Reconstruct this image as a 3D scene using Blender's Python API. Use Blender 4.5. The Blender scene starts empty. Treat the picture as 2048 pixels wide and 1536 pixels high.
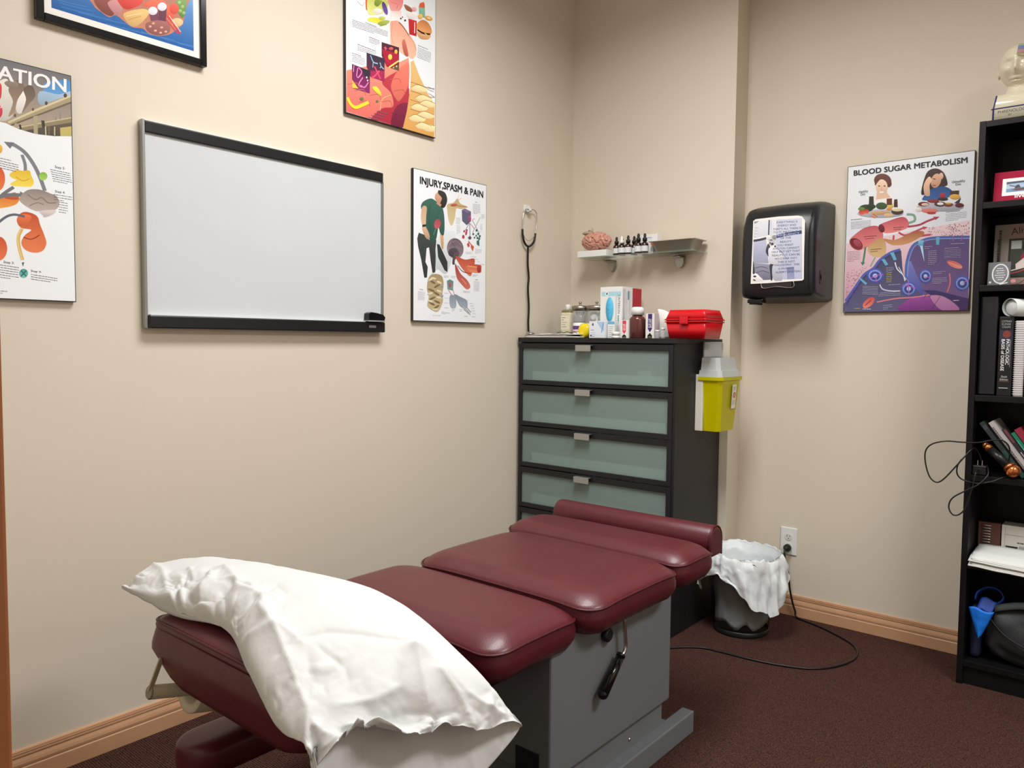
import bpy, bmesh, math, random
from mathutils import Vector, Matrix, noise
from mathutils.geometry import tessellate_polygon
random.seed(7)
SC = bpy.context.scene
COL = SC.collection
PI = math.pi

# ---------------- camera, world, lights, exposure ----------------
cam = bpy.data.cameras.new('camera'); camo = bpy.data.objects.new('camera', cam); COL.objects.link(camo)
cam.sensor_width = 36.0; cam.lens = 1537.8/2048*36.0; cam.clip_start = 0.02
YAW, PITCH, ROLL = math.radians(40.1066), math.radians(3.2362), math.radians(0.5455)
fw = Vector((-math.sin(YAW)*math.cos(PITCH), math.cos(YAW)*math.cos(PITCH), -math.sin(PITCH)))
rt0 = Vector((math.cos(YAW), math.sin(YAW), 0)); up0 = rt0.cross(fw)
rt = rt0*math.cos(ROLL)+up0*math.sin(ROLL); up = up0*math.cos(ROLL)-rt0*math.sin(ROLL)
M4 = Matrix((rt, up, -fw)).transposed().to_4x4(); M4.translation = Vector((0, 0, 1.25))
camo.matrix_world = M4
SC.camera = camo
SC.view_settings.view_transform = 'Standard'; SC.view_settings.look = 'None'
SC.view_settings.gamma = 1.0; SC.view_settings.use_curve_mapping = False
SC.view_settings.exposure = 0.0
wd = bpy.data.worlds.new('room_world'); SC.world = wd; wd.use_nodes = True
wd.node_tree.nodes['Background'].inputs[0].default_value = (0.8, 0.85, 0.9, 1)
wd.node_tree.nodes['Background'].inputs[1].default_value = 0.12

def area(name, loc, sx, sy, power, color, spread):
    l = bpy.data.lights.new(name, 'AREA'); l.shape = 'RECTANGLE'; l.size = sx; l.size_y = sy
    l.energy = power; l.color = color; l.spread = math.radians(spread)
    o = bpy.data.objects.new(name, l); COL.objects.link(o); o.location = loc
    return o
CEIL = 3.06
area('troffer_light', (-1.18, 1.66, CEIL-0.03), 0.56, 1.16, 54, (1.0, 0.995, 0.985), 164)
area('troffer_light', (0.95, 1.66, CEIL-0.03), 0.56, 1.16, 60, (1.0, 0.995, 0.985), 150)

# ---------------- helpers ----------------
def s2l(c):
    return c/12.92 if c <= 0.04045 else ((c+0.055)/1.055)**2.4
def hx(h):
    return tuple(s2l(int(h[i:i+2], 16)/255) for i in (0, 2, 4))+(1.0,)
MATS = {}
def mat(name, col, rough=0.5, metal=0.0, bump=0.0, bscale=200.0, var=0.0, vscale=8.0, trans=0.0, ior=1.45, coat=0.0, alpha=1.0, spec=0.5, sss=0.0, thin=False):
    if name in MATS: return MATS[name]
    m = bpy.data.materials.new(name); m.use_nodes = True; MATS[name] = m
    nt = m.node_tree; b = nt.nodes['Principled BSDF']
    c = hx(col) if isinstance(col, str) else col
    b.inputs['Base Color'].default_value = c
    b.inputs['Roughness'].default_value = rough; b.inputs['Metallic'].default_value = metal
    b.inputs['Transmission Weight'].default_value = trans; b.inputs['IOR'].default_value = ior
    b.inputs['Coat Weight'].default_value = coat; b.inputs['Coat Roughness'].default_value = 0.15
    b.inputs['Alpha'].default_value = alpha; b.inputs['Specular IOR Level'].default_value = spec
    if sss: b.inputs['Subsurface Weight'].default_value = sss; b.inputs['Subsurface Scale'].default_value = 0.01
    tc = nt.nodes.new('ShaderNodeTexCoord')
    n = nt.nodes.new('ShaderNodeTexNoise'); nt.links.new(tc.outputs['Object'], n.inputs['Vector'])
    n.inputs['Scale'].default_value = vscale; n.inputs['Detail'].default_value = 4
    v = max(var, 0.02)
    mx = nt.nodes.new('ShaderNodeMix'); mx.data_type = 'RGBA'
    mx.inputs[6].default_value = tuple(x*(1-v) for x in c[:3])+(1,); mx.inputs[7].default_value = tuple(min(1, x*(1+v)) for x in c[:3])+(1,)
    nt.links.new(n.outputs[0], mx.inputs[0]); nt.links.new(mx.outputs[2], b.inputs['Base Color'])
    if bump:
        n2 = nt.nodes.new('ShaderNodeTexNoise'); nt.links.new(tc.outputs['Object'], n2.inputs['Vector'])
        n2.inputs['Scale'].default_value = bscale; n2.inputs['Detail'].default_value = 3
        bp = nt.nodes.new('ShaderNodeBump'); bp.inputs['Strength'].default_value = bump; bp.inputs['Distance'].default_value = 0.002
        nt.links.new(n2.outputs[0], bp.inputs['Height']); nt.links.new(bp.outputs[0], b.inputs['Normal'])
    return m

def tag(o, label=None, cat=None, group=None, kind=None):
    if label: o['label'] = label
    if cat: o['category'] = cat
    if group: o['group'] = group
    if kind: o['kind'] = kind
    return o
def thing(name, label, cat, loc, group=None):
    o = bpy.data.objects.new(name, None); COL.objects.link(o); o.location = loc
    o.empty_display_size = 0.05
    return tag(o, label, cat, group)
def rootloc(p):
    while p.parent: p = p.parent
    return Vector(p.location)

class B:
    """collects shapes in world coordinates; obj() links them as one mesh object"""
    def __init__(s): s.v = []; s.f = []; s.mi = []; s.sm = []; s.mats = []; s.cur = 0
    def use(s, m):
        if m not in s.mats: s.mats.append(m)
        s.cur = s.mats.index(m); return s
    def add(s, vs, fs, smooth=False):
        o = len(s.v); s.v += [tuple(v) for v in vs]
        for f in fs: s.f.append(tuple(i+o for i in f)); s.mi.append(s.cur); s.sm.append(smooth)
        return s
    def bmadd(s, bm, smooth=False):
        bm.verts.index_update()
        s.add([v.co[:] for v in bm.verts], [[v.index for v in f.verts] for f in bm.faces], smooth); bm.free(); return s
    def box(s, x0, x1, y0, y1, z0, z1, bev=0.0, seg=2, rz=0.0, tilt=None):
        bm = bmesh.new(); bmesh.ops.create_cube(bm, size=1.0)
        c = Vector(((x0+x1)/2, (y0+y1)/2, (z0+z1)/2))
        for v in bm.verts: v.co = Vector((v.co.x*(x1-x0), v.co.y*(y1-y0), v.co.z*(z1-z0)))
        if bev: bmesh.ops.bevel(bm, geom=list(bm.edges), offset=bev, segments=seg, profile=0.5, affect='EDGES')
        R = Matrix.Rotation(rz, 3, 'Z')
        if tilt: R = R @ Matrix.Rotation(tilt[1], 3, tilt[0])
        for v in bm.verts: v.co = R @ v.co + c
        return s.bmadd(bm, False)
    def cyl(s, p0, p1, r0, r1=None, n=24, caps=True, smooth=True):
        r1 = r0 if r1 is None else r1
        p0 = Vector(p0); p1 = Vector(p1); d = (p1-p0).normalized()
        a = d.orthogonal().normalized(); b = d.cross(a)
        vs = []
        for p, r in ((p0, r0), (p1, r1)):
            for k in range(n):
                t = 2*PI*k/n; vs.append(p+(a*math.cos(t)+b*math.sin(t))*r)
        s.add(vs, [(k, (k+1) % n, n+(k+1) % n, n+k) for k in range(n)], smooth)
        if caps: s.add(vs, [tuple(range(n))[::-1], tuple(range(n, 2*n))])
        return s
    def lathe(s, prof, c, n=28, axis='Z', smooth=True, caps=True):
        vs = []; c = Vector(c)
        for r, h in prof:
            for k in range(n):
                t = 2*PI*k/n
                q = (r*math.cos(t), r*math.sin(t), h)
                if axis == 'Y': q = (q[0], q[2], q[1])
                if axis == 'X': q = (q[2], q[0], q[1])
                vs.append(c+Vector(q))
        fs = []
        for i in range(len(prof)-1):
            for k in range(n):
                fs.append((i*n+k, i*n+(k+1) % n, (i+1)*n+(k+1) % n, (i+1)*n+k))
        s.add(vs, fs, smooth)
        if caps:
            s.add(vs[:n], [tuple(range(n))[::-1]]); s.add(vs[-n:], [tuple(range(n))])
        return s
    def tube(s, pts, r, n=8, sub=6, closed=False, caps=True, flat=None):
        P = smooth_path([Vector(p) for p in pts], sub, closed)
        m = len(P); vs = []; a = None
        for i, p in enumerate(P):
            d = (P[(i+1) % m]-P[i-1]) if closed else (P[min(i+1, m-1)]-P[max(i-1, 0)])
            d.normalize()
            if a is None: a = d.orthogonal().normalized()
            a = (a-d*a.dot(d)); a.normalize(); b = d.cross(a)
            rr = r(i/(m-1)) if callable(r) else r
            for k in range(n):
                t = 2*PI*k/n; vs.append(p+a*math.cos(t)*rr+b*math.sin(t)*rr)
        fs = []
        for i in range(m if closed else m-1):
            j = (i+1) % m
            for k in range(n): fs.append((i*n+k, i*n+(k+1) % n, j*n+(k+1) % n, j*n+k))
        s.add(vs, fs, True)
        if caps and not closed:
            s.add(vs[:n], [tuple(range(n))[::-1]]); s.add(vs[-n:], [tuple(range(n))])
        return s
    def prism(s, pts, vec, smooth=False):
        """closed polygon of 3d points extruded along vec"""
        vec = Vector(vec); a = [Vector(p) for p in pts]; n = len(a)
        vs = a+[p+vec for p in a]
        s.add(vs, [(k, (k+1) % n, n+(k+1) % n, n+k) for k in range(n)], smooth)
        tr = tessellate_polygon([a])
        s.add(vs, [tuple(t) for t in tr]+[tuple(i+n for i in t)[::-1] for t in tr])
        return s
    def ball(s, c, rx, ry=None, rz=None, nu=24, nv=16, fn=None, smooth=True):
        ry = rx if ry is None else ry; rz = rx if rz is None else rz; c = Vector(c)
        vs = []
        for j in range(nv+1):
            ph = PI*j/nv
            for i in range(nu):
                t = 2*PI*i/nu
                q = Vector((math.sin(ph)*math.cos(t), math.sin(ph)*math.sin(t), math.cos(ph)))
                p = Vector((q.x*rx, q.y*ry, q.z*rz))
                if fn: p = fn(p, q)
                vs.append(c+p)
        fs = []
        for j in range(nv):
            for i in range(nu): fs.append((j*nu+i, (j+1)*nu+i, (j+1)*nu+(i+1) % nu, j*nu+(i+1) % nu))
        return s.add(vs, fs, smooth)
    def grid(s, rows, smooth=True, closed_u=False):
        """rows: list of lists of points"""
        n = len(rows[0]); vs = [p for r in rows for p in r]; fs = []
        for i in range(len(rows)-1):
            for k in range(n if closed_u else n-1):
                fs.append((i*n+k, i*n+(k+1) % n, (i+1)*n+(k+1) % n, (i+1)*n+k))
        return s.add(vs, fs, smooth)
    def obj(s, name, m=None, parent=None, loc=None, fix=True, weld=True):
        o0 = rootloc(parent) if parent else Vector(loc or (0, 0, 0))
        me = bpy.data.meshes.new(name)
        me.from_pydata([Vector(v)-o0 for v in s.v], [], s.f)
        if m and not s.mats: me.materials.append(m)
        else:
            for q in s.mats: me.materials.append(q)
        for p, a, b in zip(me.polygons, s.mi, s.sm): p.material_index = a if s.mats else 0; p.use_smooth = b
        bm = bmesh.new(); bm.from_mesh(me)
        if weld: bmesh.ops.remove_doubles(bm, verts=bm.verts, dist=0.00003)
        if fix: bmesh.ops.recalc_face_normals(bm, faces=bm.faces)
        bm.to_mesh(me); bm.free()
        o = bpy.data.objects.new(name, me); COL.objects.link(o)
        if parent: o.parent = parent
        else: o.location = o0
        return o

def smooth_path(P, sub=6, closed=False):
    n = len(P)
    if n < 3 or sub <= 1: return P
    out = []
    for i in range(n if closed else n-1):
        if closed: a, b, c, d = P[i-1], P[i], P[(i+1) % n], P[(i+2) % n]
        else: a, b, c, d = P[max(i-1, 0)], P[i], P[i+1], P[min(i+2, n-1)]
        for k in range(sub):
            t = k/sub
            out.append(0.5*((2*b)+(c-a)*t+(2*a-5*b+4*c-d)*t*t+(3*b-a-3*c+d)*t*t*t))
    if not closed: out.append(P[-1])
    return out

_tc = {}
def text_polys(txt, bold=0.0):
    k = (txt, bold)
    if k in _tc: return _tc[k]
    cu = bpy.data.curves.new('txt', 'FONT'); cu.body = txt; cu.offset = bold; cu.resolution_u = 3
    o = bpy.data.objects.new('txt', cu); COL.objects.link(o)
    dg = bpy.context.evaluated_depsgraph_get(); dg.update()
    me = o.evaluated_get(dg).to_mesh()
    vs = [(v.co.x, v.co.y) for v in me.vertices]; fs = [tuple(p.vertices) for p in me.polygons]
    o.evaluated_get(dg).to_mesh_clear(); bpy.data.objects.remove(o); bpy.data.curves.remove(cu)
    x0 = min(v[0] for v in vs); x1 = max(v[0] for v in vs); y1 = max(v[1] for v in vs); y0 = min(0, 0)
    vs = [((x-x0)/(x1-x0), y/0.69) for x, y in vs]
    _tc[k] = (vs, fs); return _tc[k]

class Art:
    """flat printed artwork in a plane: origin o, axes U, V, normal N, millimetres"""
    def __init__(s, o, U, V, clip=None, step=0.000012):
        s.o = Vector(o); s.U = Vector(U); s.V = Vector(V); s.N = s.U.cross(s.V); s.clip = clip
        s.v = []; s.f = []; s.c = []; s.layer = 1; s.step = step
    def poly(s, pts, c1, c2=None, rng=None):
        if s.clip: pts = clip_poly(pts, s.clip)
        if len(pts) < 3: return
        tr = tessellate_polygon([[Vector((p[0], p[1], 0)) for p in pts]])
        s.raw(pts, tr, c1, c2, rng)
    def raw(s, pts, tr, c1, c2=None, rng=None):
        b = len(s.v); c2 = c2 or c1
        ys = [p[1] for p in pts]; y0, y1 = rng or (min(ys), max(ys))
        for p in pts:
            s.v.append(s.o+s.U*(p[0]/1000)+s.V*(p[1]/1000)+s.N*(s.layer*s.step))
            t = (y1-p[1])/max(y1-y0, 1e-6); t = min(1, max(0, t))
            s.c.append(tuple(c1[i]*(1-t)+c2[i]*t for i in range(3))+(1,))
        for t in tr: s.f.append(tuple(b+i for i in t))
    def rect(s, x0, y0, x1, y1, c, c2=None): s.poly([(x0, y0), (x1, y0), (x1, y1), (x0, y1)], hx(c), hx(c2 or c)); s.layer += 1
    def line(s, pts, w, c, sub=5):
        P = smooth_path([Vector((x, y, 0)) for x, y in pts], sub)
        n = len(P); L = []; R = []
        for i in range(n):
            d = P[min(i+1, n-1)]-P[max(i-1, 0)]; d.normalize(); q = Vector((-d.y, d.x, 0))*w/2
            L.append(P[i]+q); R.append(P[i]-q)
        for i in range(n-1): s.poly([L[i][:2], R[i][:2], R[i+1][:2], L[i+1][:2]], hx(c))
        s.layer += 1
    def text(s, txt, c, p0, p1, pt, bold=0.0):
        vs, fs = text_polys(txt, 0)
        a = Vector(p0); u = Vector(p1)-a; h = Vector(pt)-a
        k = bold if bold > .012 else 0
        for qx, qy in (((0, 0),) if not k else ((-1, -.6), (1, -.6), (-1, .6), (1, .6), (0, 0))):
            o = u.normalized()*(qx*k*h.length)+h*(qy*k); s.raw([tuple(a+u*x+h*y+o) for x, y in vs], fs, hx(c)); s.layer += 1
    def words(s, p0, p1, p2, n, w, c):
        a = Vector(p0); u = Vector(p1)-a; d = Vector(p2)-a; L = u.length; u.normalize(); q = Vector((-u.y, u.x))
        for i in range(n):
            x = 0; end = L*(1 if i < n-1 or n == 1 else random.uniform(.5, 1))
            while x < end-0.5:
                l = min(random.uniform(2.5, 9), end-x)
                b = a+d*i+u*x; s.poly([b[:], (b+u*l)[:], (b+u*l+q*w)[:], (b+q*w)[:]], hx(c)); x += l+1.3
        s.layer += 1
    def play(s, els):
        for e in els:
            k = e[0]
            if k in 'ps':
                f = e[3]; P = [Vector((f[i], f[i+1], 0)) for i in range(0, len(f), 2)]
                if k == 's': P = smooth_path(P, 4, True)
                c1, c2 = hx(e[1]), hx(e[2])
                if k == 's' and e[1] == e[2]: c1 = tuple(min(1, c*1.18+.01) for c in c1); c2 = tuple(c*.78 for c in c2)
                s.poly([p[:2] for p in P], c1, c2, (min(p.y for p in P), max(p.y for p in P))); s.layer += 1
            elif k == 'l': f = e[3]; s.line([(f[i], f[i+1]) for i in range(0, len(f), 2)], e[2], e[1])
            elif k == 'd':
                f = e[3]; P = [Vector((f[i], f[i+1])) for i in range(0, len(f), 2)]
                for _ in range(e[2]):
                    u, v = random.random(), random.random()
                    p = (P[0]*(1-u)+P[1]*u)*(1-v)+(P[3]*(1-u)+P[2]*u)*v
                    s.poly([(p.x-1.1, p.y-1.1), (p.x+1.1, p.y-.9), (p.x+.9, p.y+1.2), (p.x-1, p.y+1)], hx(e[1]))
                s.layer += 1
            elif k == 't': f = e[4]; s.words(f[0:2], f[2:4], f[4:6], e[3], e[2], e[1])
            elif k == 'T':
                f = e[3]; big = abs(f[5]-f[1]) > 15
                s.text(e[2], e[1], f[0:2], f[2:4], f[4:6], 0.034 if big else 0.0)
    def obj(s, name, parent, rough=0.3):
        me = bpy.data.meshes.new(name); o0 = rootloc(parent)
        me.from_pydata([v-o0 for v in s.v], [], s.f)
        ca = me.color_attributes.new('Print', 'FLOAT_COLOR', 'POINT')
        for i, c in enumerate(s.c): ca.data[i].color = c
        me.materials.append(printmat(rough))
        # make every triangle face the viewer side
        bm = bmesh.new(); bm.from_mesh(me)
        for f in bm.faces:
            f.normal_update()
            if f.normal.dot(s.N) < 0: f.normal_flip()
        bm.to_mesh(me); bm.free()
        o = bpy.data.objects.new(name, me); COL.objects.link(o); o.parent = parent
        return o
def clip_poly(pts, r):
    x0, y0, x1, y1 = r
    for ax, val, sg in ((0, x0, 1), (0, x1, -1), (1, y0, 1), (1, y1, -1)):
        out = []
        for i in range(len(pts)):
            a, b = pts[i-1], pts[i]; ia = (a[ax]-val)*sg >= 0; ib = (b[ax]-val)*sg >= 0
            if ia != ib:
                t = (val-a[ax])/(b[ax]-a[ax]); out.append((a[0]+(b[0]-a[0])*t, a[1]+(b[1]-a[1])*t))
            if ib: out.append(tuple(b))
        pts = out
        if not pts: break
    return pts
def printmat(rough):
    n = 'printed_ink_%d' % int(rough*100)
    if n in MATS: return MATS[n]
    m = mat(n, 'FFFFFF', rough); nt = m.node_tree; b = nt.nodes['Principled BSDF']
    for l in list(b.inputs['Base Color'].links): nt.links.remove(l)
    a = nt.nodes.new('ShaderNodeAttribute'); a.attribute_name = 'Print'
    nt.links.new(a.outputs['Color'], b.inputs['Base Color'])
    return m
ART = {
 'blood': (-1.059, 1.388, [
  ('p','E8EBF4','E8EBF4',[0.9,394.0,467.3,414.5,465.5,323.7,2.4,288.8]),
  ('p','F0D5DA','C98FA6',[2.2,293.8,464.9,351.1,471.0,-2.7,0.1,-0.4]),
  ('s','4A4868','5E5C80',[3.5,-0.5,7.4,44.4,37.1,96.4,75.7,154.7,112.4,177.6,136.6,213.0,176.8,239.8,215.9,251.7,223.2,219.9,238.5,137.4,311.2,58.2,326.3,-4.9]),
  ('l','5563B4',9,[5.9,47.0,39.4,98.8,77.9,157.0,114.5,182.4,138.8,215.4,178.9,243.0,216.7,254.0]),
  ('l','3C3A78',5,[10.3,31.7,44.5,91.1,83.0,146.9,119.5,172.3,143.8,205.3,181.6,232.2,217.0,244.4]),
  ('p','5A4E80','7A5C92',[238.5,137.4,241.7,199.6,256.2,260.9,294.6,280.9,345.5,288.8,465.0,284.1,471.0,-2.7,322.1,-5.8,311.0,62.9,265.8,112.2]),
  ('p','7A80C4','4A50A8',[238.6,199.8,258.2,203.4,310.5,77.2,306.9,58.3,238.5,137.4]),
  ('l','5068B0',10,[242.1,137.2,243.0,199.6,260.6,261.5,296.6,284.0,345.4,292.0,465.8,285.4]),
  ('l','8FA0D8',3,[247.2,141.8,249.6,199.2,266.0,256.4,299.0,277.7,345.6,286.0,465.2,279.5]),
  ('p','3A3470','4A2A60',[306.0,82.1,353.1,80.5,471.2,44.2,471.0,-2.7,422.8,-1.9,354.1,52.2]),
  ('s','A050A8','70307A',[225.6,0.2,237.7,36.2,289.5,58.8,337.1,52.7,387.9,46.5,435.2,-2.1]),
  ('s','C88CB8','B070A8',[336.8,59.8,379.2,56.1,421.8,27.0,439.3,-2.2,381.3,-1.1,346.3,33.5]),
  ('l','E08090',5,[133.3,38.8,205.8,51.6,267.9,54.6,332.5,62.3]),
  ('l','2C2040',1.5,[311.5,48.6,330.7,88.3]),
  ('l','2C2040',1.5,[343.1,5.2,370.8,56.4]),
  ('s','4858B0','4858B0',[155.8,148.4,151.9,133.4,140.2,122.8,123.6,119.4,106.7,124.2,94.0,136.0,89.0,151.6,93.0,166.7,104.9,177.3,121.6,180.5,138.4,175.6,150.9,163.8]),
  ('s','4858B0','4858B0',[283.3,88.6,279.9,73.9,269.8,63.4,255.4,59.8,240.7,64.2,229.5,75.5,225.1,90.7,228.5,105.5,238.8,116.0,253.3,119.4,267.9,114.8,278.9,103.6]),
  ('s','4858B0','4858B0',[339.6,137.5,336.8,123.0,328.1,112.7,315.8,109.2,303.2,113.7,293.6,124.9,289.7,139.8,292.5,154.4,301.3,164.7,313.7,168.0,326.3,163.5,335.7,152.3]),
  ('s','4858B0','4858B0',[474.2,103.8,471.1,88.8,461.5,78.0,447.8,74.4,433.8,79.0,423.2,90.6,418.8,106.0,422.0,121.2,431.8,131.9,445.6,135.4,459.5,130.7,470.0,119.1]),
  ('s','8A9AD8','8A9AD8',[148.5,148.8,145.5,137.1,136.3,128.8,123.4,126.1,110.2,129.9,100.3,139.1,96.4,151.2,99.5,163.0,108.8,171.3,121.8,173.8,134.9,170.0,144.7,160.8]),
  ('s','8A9AD8','8A9AD8',[276.9,88.8,274.3,77.3,266.4,69.1,255.2,66.4,243.7,69.8,235.0,78.7,231.5,90.4,234.2,102.0,242.3,110.2,253.5,112.9,265.0,109.3,273.5,100.5]),
  ('s','8A9AD8','8A9AD8',[334.1,137.8,331.9,126.4,325.2,118.4,315.6,115.7,305.7,119.2,298.3,127.9,295.2,139.5,297.4,150.9,304.3,159.0,313.9,161.6,323.7,158.0,331.1,149.3]),
  ('s','8A9AD8','8A9AD8',[468.2,104.0,465.8,92.3,458.2,83.9,447.6,81.1,436.6,84.7,428.4,93.7,425.0,105.8,427.5,117.6,435.1,126.0,445.8,128.7,456.7,125.0,464.9,116.0]),
  ('s','39459A','39459A',[142.6,149.0,140.2,140.0,133.1,133.7,123.2,131.6,113.1,134.5,105.5,141.6,102.5,150.9,104.9,160.0,112.0,166.4,122.0,168.3,132.1,165.4,139.6,158.3]),
  ('s','39459A','39459A',[271.7,89.0,269.7,80.2,263.6,73.9,255.0,71.7,246.1,74.4,239.5,81.2,236.8,90.3,238.9,99.1,245.1,105.5,253.7,107.5,262.5,104.8,269.1,98.0]),
  ('s','39459A','39459A',[329.7,138.0,328.0,129.3,322.8,123.0,315.4,121.0,307.8,123.7,302.1,130.4,299.8,139.3,301.4,148.1,306.7,154.3,314.1,156.3,321.7,153.6,327.4,146.8]),
  ('s','39459A','39459A',[463.2,104.2,461.4,95.2,455.6,88.8,447.4,86.6,439.0,89.4,432.6,96.3,430.0,105.6,431.9,114.7,437.8,121.1,446.0,123.2,454.4,120.4,460.7,113.4]),
  ('s','B8C4F0','B8C4F0',[131.9,149.5,130.8,145.3,127.5,142.4,122.9,141.4,118.2,142.8,114.6,146.1,113.2,150.4,114.3,154.6,117.7,157.6,122.3,158.5,127.0,157.2,130.5,153.9]),
  ('s','B8C4F0','B8C4F0',[262.5,89.3,261.5,85.2,258.7,82.3,254.6,81.3,250.5,82.5,247.4,85.7,246.2,89.9,247.1,94.1,250.0,97.0,254.0,98.0,258.2,96.7,261.2,93.5]),
  ('s','B8C4F0','B8C4F0',[321.7,138.3,320.9,134.3,318.5,131.4,315.0,130.4,311.5,131.7,308.8,134.8,307.8,139.0,308.6,143.0,311.0,145.9,314.5,146.9,318.0,145.6,320.6,142.5]),
  ('s','B8C4F0','B8C4F0',[454.4,104.6,453.6,100.4,450.8,97.4,447.0,96.4,443.1,97.7,440.1,100.9,438.9,105.2,439.8,109.4,442.5,112.5,446.4,113.4,450.3,112.1,453.2,108.9]),
  ('l','C060B0',3,[102.0,138.6,124.9,149.9,154.7,153.4]),
  ('l','C060B0',3,[130.5,122.6,122.5,152.4]),
  ('l','C060B0',3,[251.5,120.0,256.2,62.2]),
  ('l','C060B0',3,[230.8,106.4,281.8,92.5]),
  ('l','C060B0',3,[312.8,134.0,334.1,135.4]),
  ('l','C060B0',3,[447.5,104.9,467.2,117.8]),
  ('s','D85C58','F09888',[444.8,166.6,439.4,163.0,428.2,163.9,414.2,169.2,401.0,177.5,392.3,186.6,390.4,193.9,395.9,197.6,407.3,196.5,421.3,191.1,434.4,182.8,442.9,173.9]),
  ('l','F8B8A8',2,[395.1,190.8,417.8,179.3,441.1,168.8]),
  ('s','C84C4C','E88878',[121.6,57.1,124.0,48.4,120.2,36.7,111.2,25.1,99.3,16.6,87.8,13.6,79.7,17.0,77.3,25.7,81.2,37.5,90.3,49.2,102.2,57.6,113.6,60.5]),
  ('l','701830',3,[87.1,25.0,109.8,46.8]),
  ('s','C45A66','E88C88',[13.4,305.5,43.6,335.5,76.0,355.0,122.5,358.4,146.4,329.5,142.9,298.1,97.4,277.0,55.6,261.1,26.5,274.5]),
  ('s','6E2430','8C3440',[66.6,267.7,57.6,262.6,44.5,264.5,30.9,272.7,20.4,285.2,16.0,298.5,18.7,309.2,27.9,314.2,41.0,312.2,54.5,303.9,64.9,291.5,69.3,278.2]),
  ('s','A84858','A84858',[62.8,278.1,57.4,275.5,49.3,277.1,40.7,282.6,33.8,290.5,30.6,298.6,31.9,304.9,37.4,307.5,45.5,305.9,54.1,300.4,60.9,292.5,64.1,284.4]),
  ('s','C05060','E88480',[129.4,357.7,167.6,374.7,220.9,386.6,242.8,366.9,241.1,340.8,196.3,326.8,151.0,327.7]),
  ('s','6E2430','6E2430',[152.3,349.4,153.9,340.4,152.2,333.0,147.5,329.0,141.1,329.6,134.8,334.5,130.2,342.6,128.5,351.6,130.3,359.1,135.1,363.0,141.4,362.4,147.7,357.4]),
  ('l','7FA890',9,[236.1,395.1,262.6,388.8,266.4,367.1,244.8,359.5]),
  ('l','B0405A',8,[242.3,344.5,283.6,348.0,313.2,360.4,344.6,370.6]),
  ('p','B0405A','B0405A',[333.9,376.3,357.1,374.1,342.8,362.4]),
  ('l','C04A60',7,[207.6,324.5,232.5,310.4,267.1,321.9,301.3,335.6]),
  ('p','C04A60','C04A60',[296.8,340.7,316.2,336.7,301.5,327.6]),
  ('l','C04A60',7,[188.4,294.6,190.0,313.8]),
  ('l','C04A60',8,[259.4,294.0,293.8,303.2,328.0,305.1]),
  ('s','C29660','D8B888',[90.5,272.5,133.5,306.2,156.7,294.6,160.0,238.4,126.9,228.3,98.5,242.4]),
  ('s','A86848','D09868',[151.0,302.4,197.4,294.9,258.5,320.3,297.4,321.8,298.9,305.1,242.5,276.2,184.6,274.6]),
  ('l','4E8068',7,[80.2,273.3,75.5,229.0,71.7,202.0]),
  ('p','4E8068','4E8068',[62.9,210.0,80.9,208.9,71.0,195.6]),
  ('l','7FB090',5,[120.0,226.3,102.6,190.4]),
  ('d','302838',60,[309.8,337.2,462.7,346.7,464.8,289.6,328.4,293.4]),
  ('d','5A2838',70,[385.6,335.3,464.9,342.0,464.9,287.3,395.6,290.4]),
  ('d','6A3848',70,[5.7,173.0,95.5,193.3,63.6,160.2,6.9,62.1]),
  ('d','6A5AA8',90,[14.1,61.9,60.1,125.5,61.0,95.5,10.9,11.5]),
  ('p','86C4DC','5AA0C8',[282.4,285.1,303.1,285.0,301.7,262.4,284.5,262.7]),
  ('p','B8E0F0','B8E0F0',[290.1,263.2,300.4,262.5,308.8,195.7]),
  ('p','6AB0D0','6AB0D0',[347.5,292.8,360.5,293.2,359.9,262.9,348.6,262.8]),
  ('p','6AB0D0','6AB0D0',[177.6,242.2,192.4,243.6,204.8,211.4,193.6,209.7]),
  ('p','6AB0D0','6AB0D0',[145.7,215.9,157.0,219.1,172.9,193.9,162.6,189.6]),
  ('p','6AB0D0','6AB0D0',[57.2,140.6,65.2,142.7,92.4,119.2,86.5,112.0]),
  ('l','9A60B0',4,[407.8,294.1,409.4,273.2]),
  ('l','9A60B0',4,[438.4,294.0,437.2,271.1]),
  ('l','E8ECF8',4,[198.4,202.1,208.4,172.6,231.5,147.3,239.0,122.9]),
  ('l','C8D8F0',3,[212.5,182.0,243.3,127.5]),
  ('l','C8C8E0',5,[142.4,112.3,154.5,92.2,186.7,83.8,222.7,82.5]),
  ('l','D87888',5,[400.9,146.3,404.4,106.6,395.3,72.0]),
  ('s','6A3E34','6A3E34',[172.5,533.4,166.2,520.8,152.6,514.3,135.3,515.6,118.9,524.5,107.9,538.7,105.3,554.2,111.8,566.9,125.5,573.3,142.9,571.8,159.1,562.8,169.9,548.7]),
  ('s','6A3E34','6A3E34',[174.1,527.4,172.8,520.3,168.6,515.5,162.8,514.3,156.8,516.9,152.3,522.8,150.5,530.2,151.8,537.3,156.0,542.1,161.8,543.3,167.8,540.6,172.3,534.8]),
  ('p','E8C0A4','E8C0A4',[117.7,500.2,154.4,496.0,173.4,469.7,115.1,466.4]),
  ('s','F0CBB2','F0CBB2',[159.1,515.7,156.6,500.5,148.7,490.1,137.4,487.3,125.7,492.8,116.9,505.2,113.3,521.2,115.8,536.4,123.9,546.8,135.2,549.5,146.8,543.9,155.6,531.6]),
  ('s','F6F4F4','F6F4F4',[147.1,494.9,145.9,493.1,142.2,492.1,137.2,492.1,132.1,493.2,128.4,495.1,127.0,497.2,128.2,499.0,131.9,500.0,136.9,499.9,142.0,498.8,145.7,497.0]),
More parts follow.
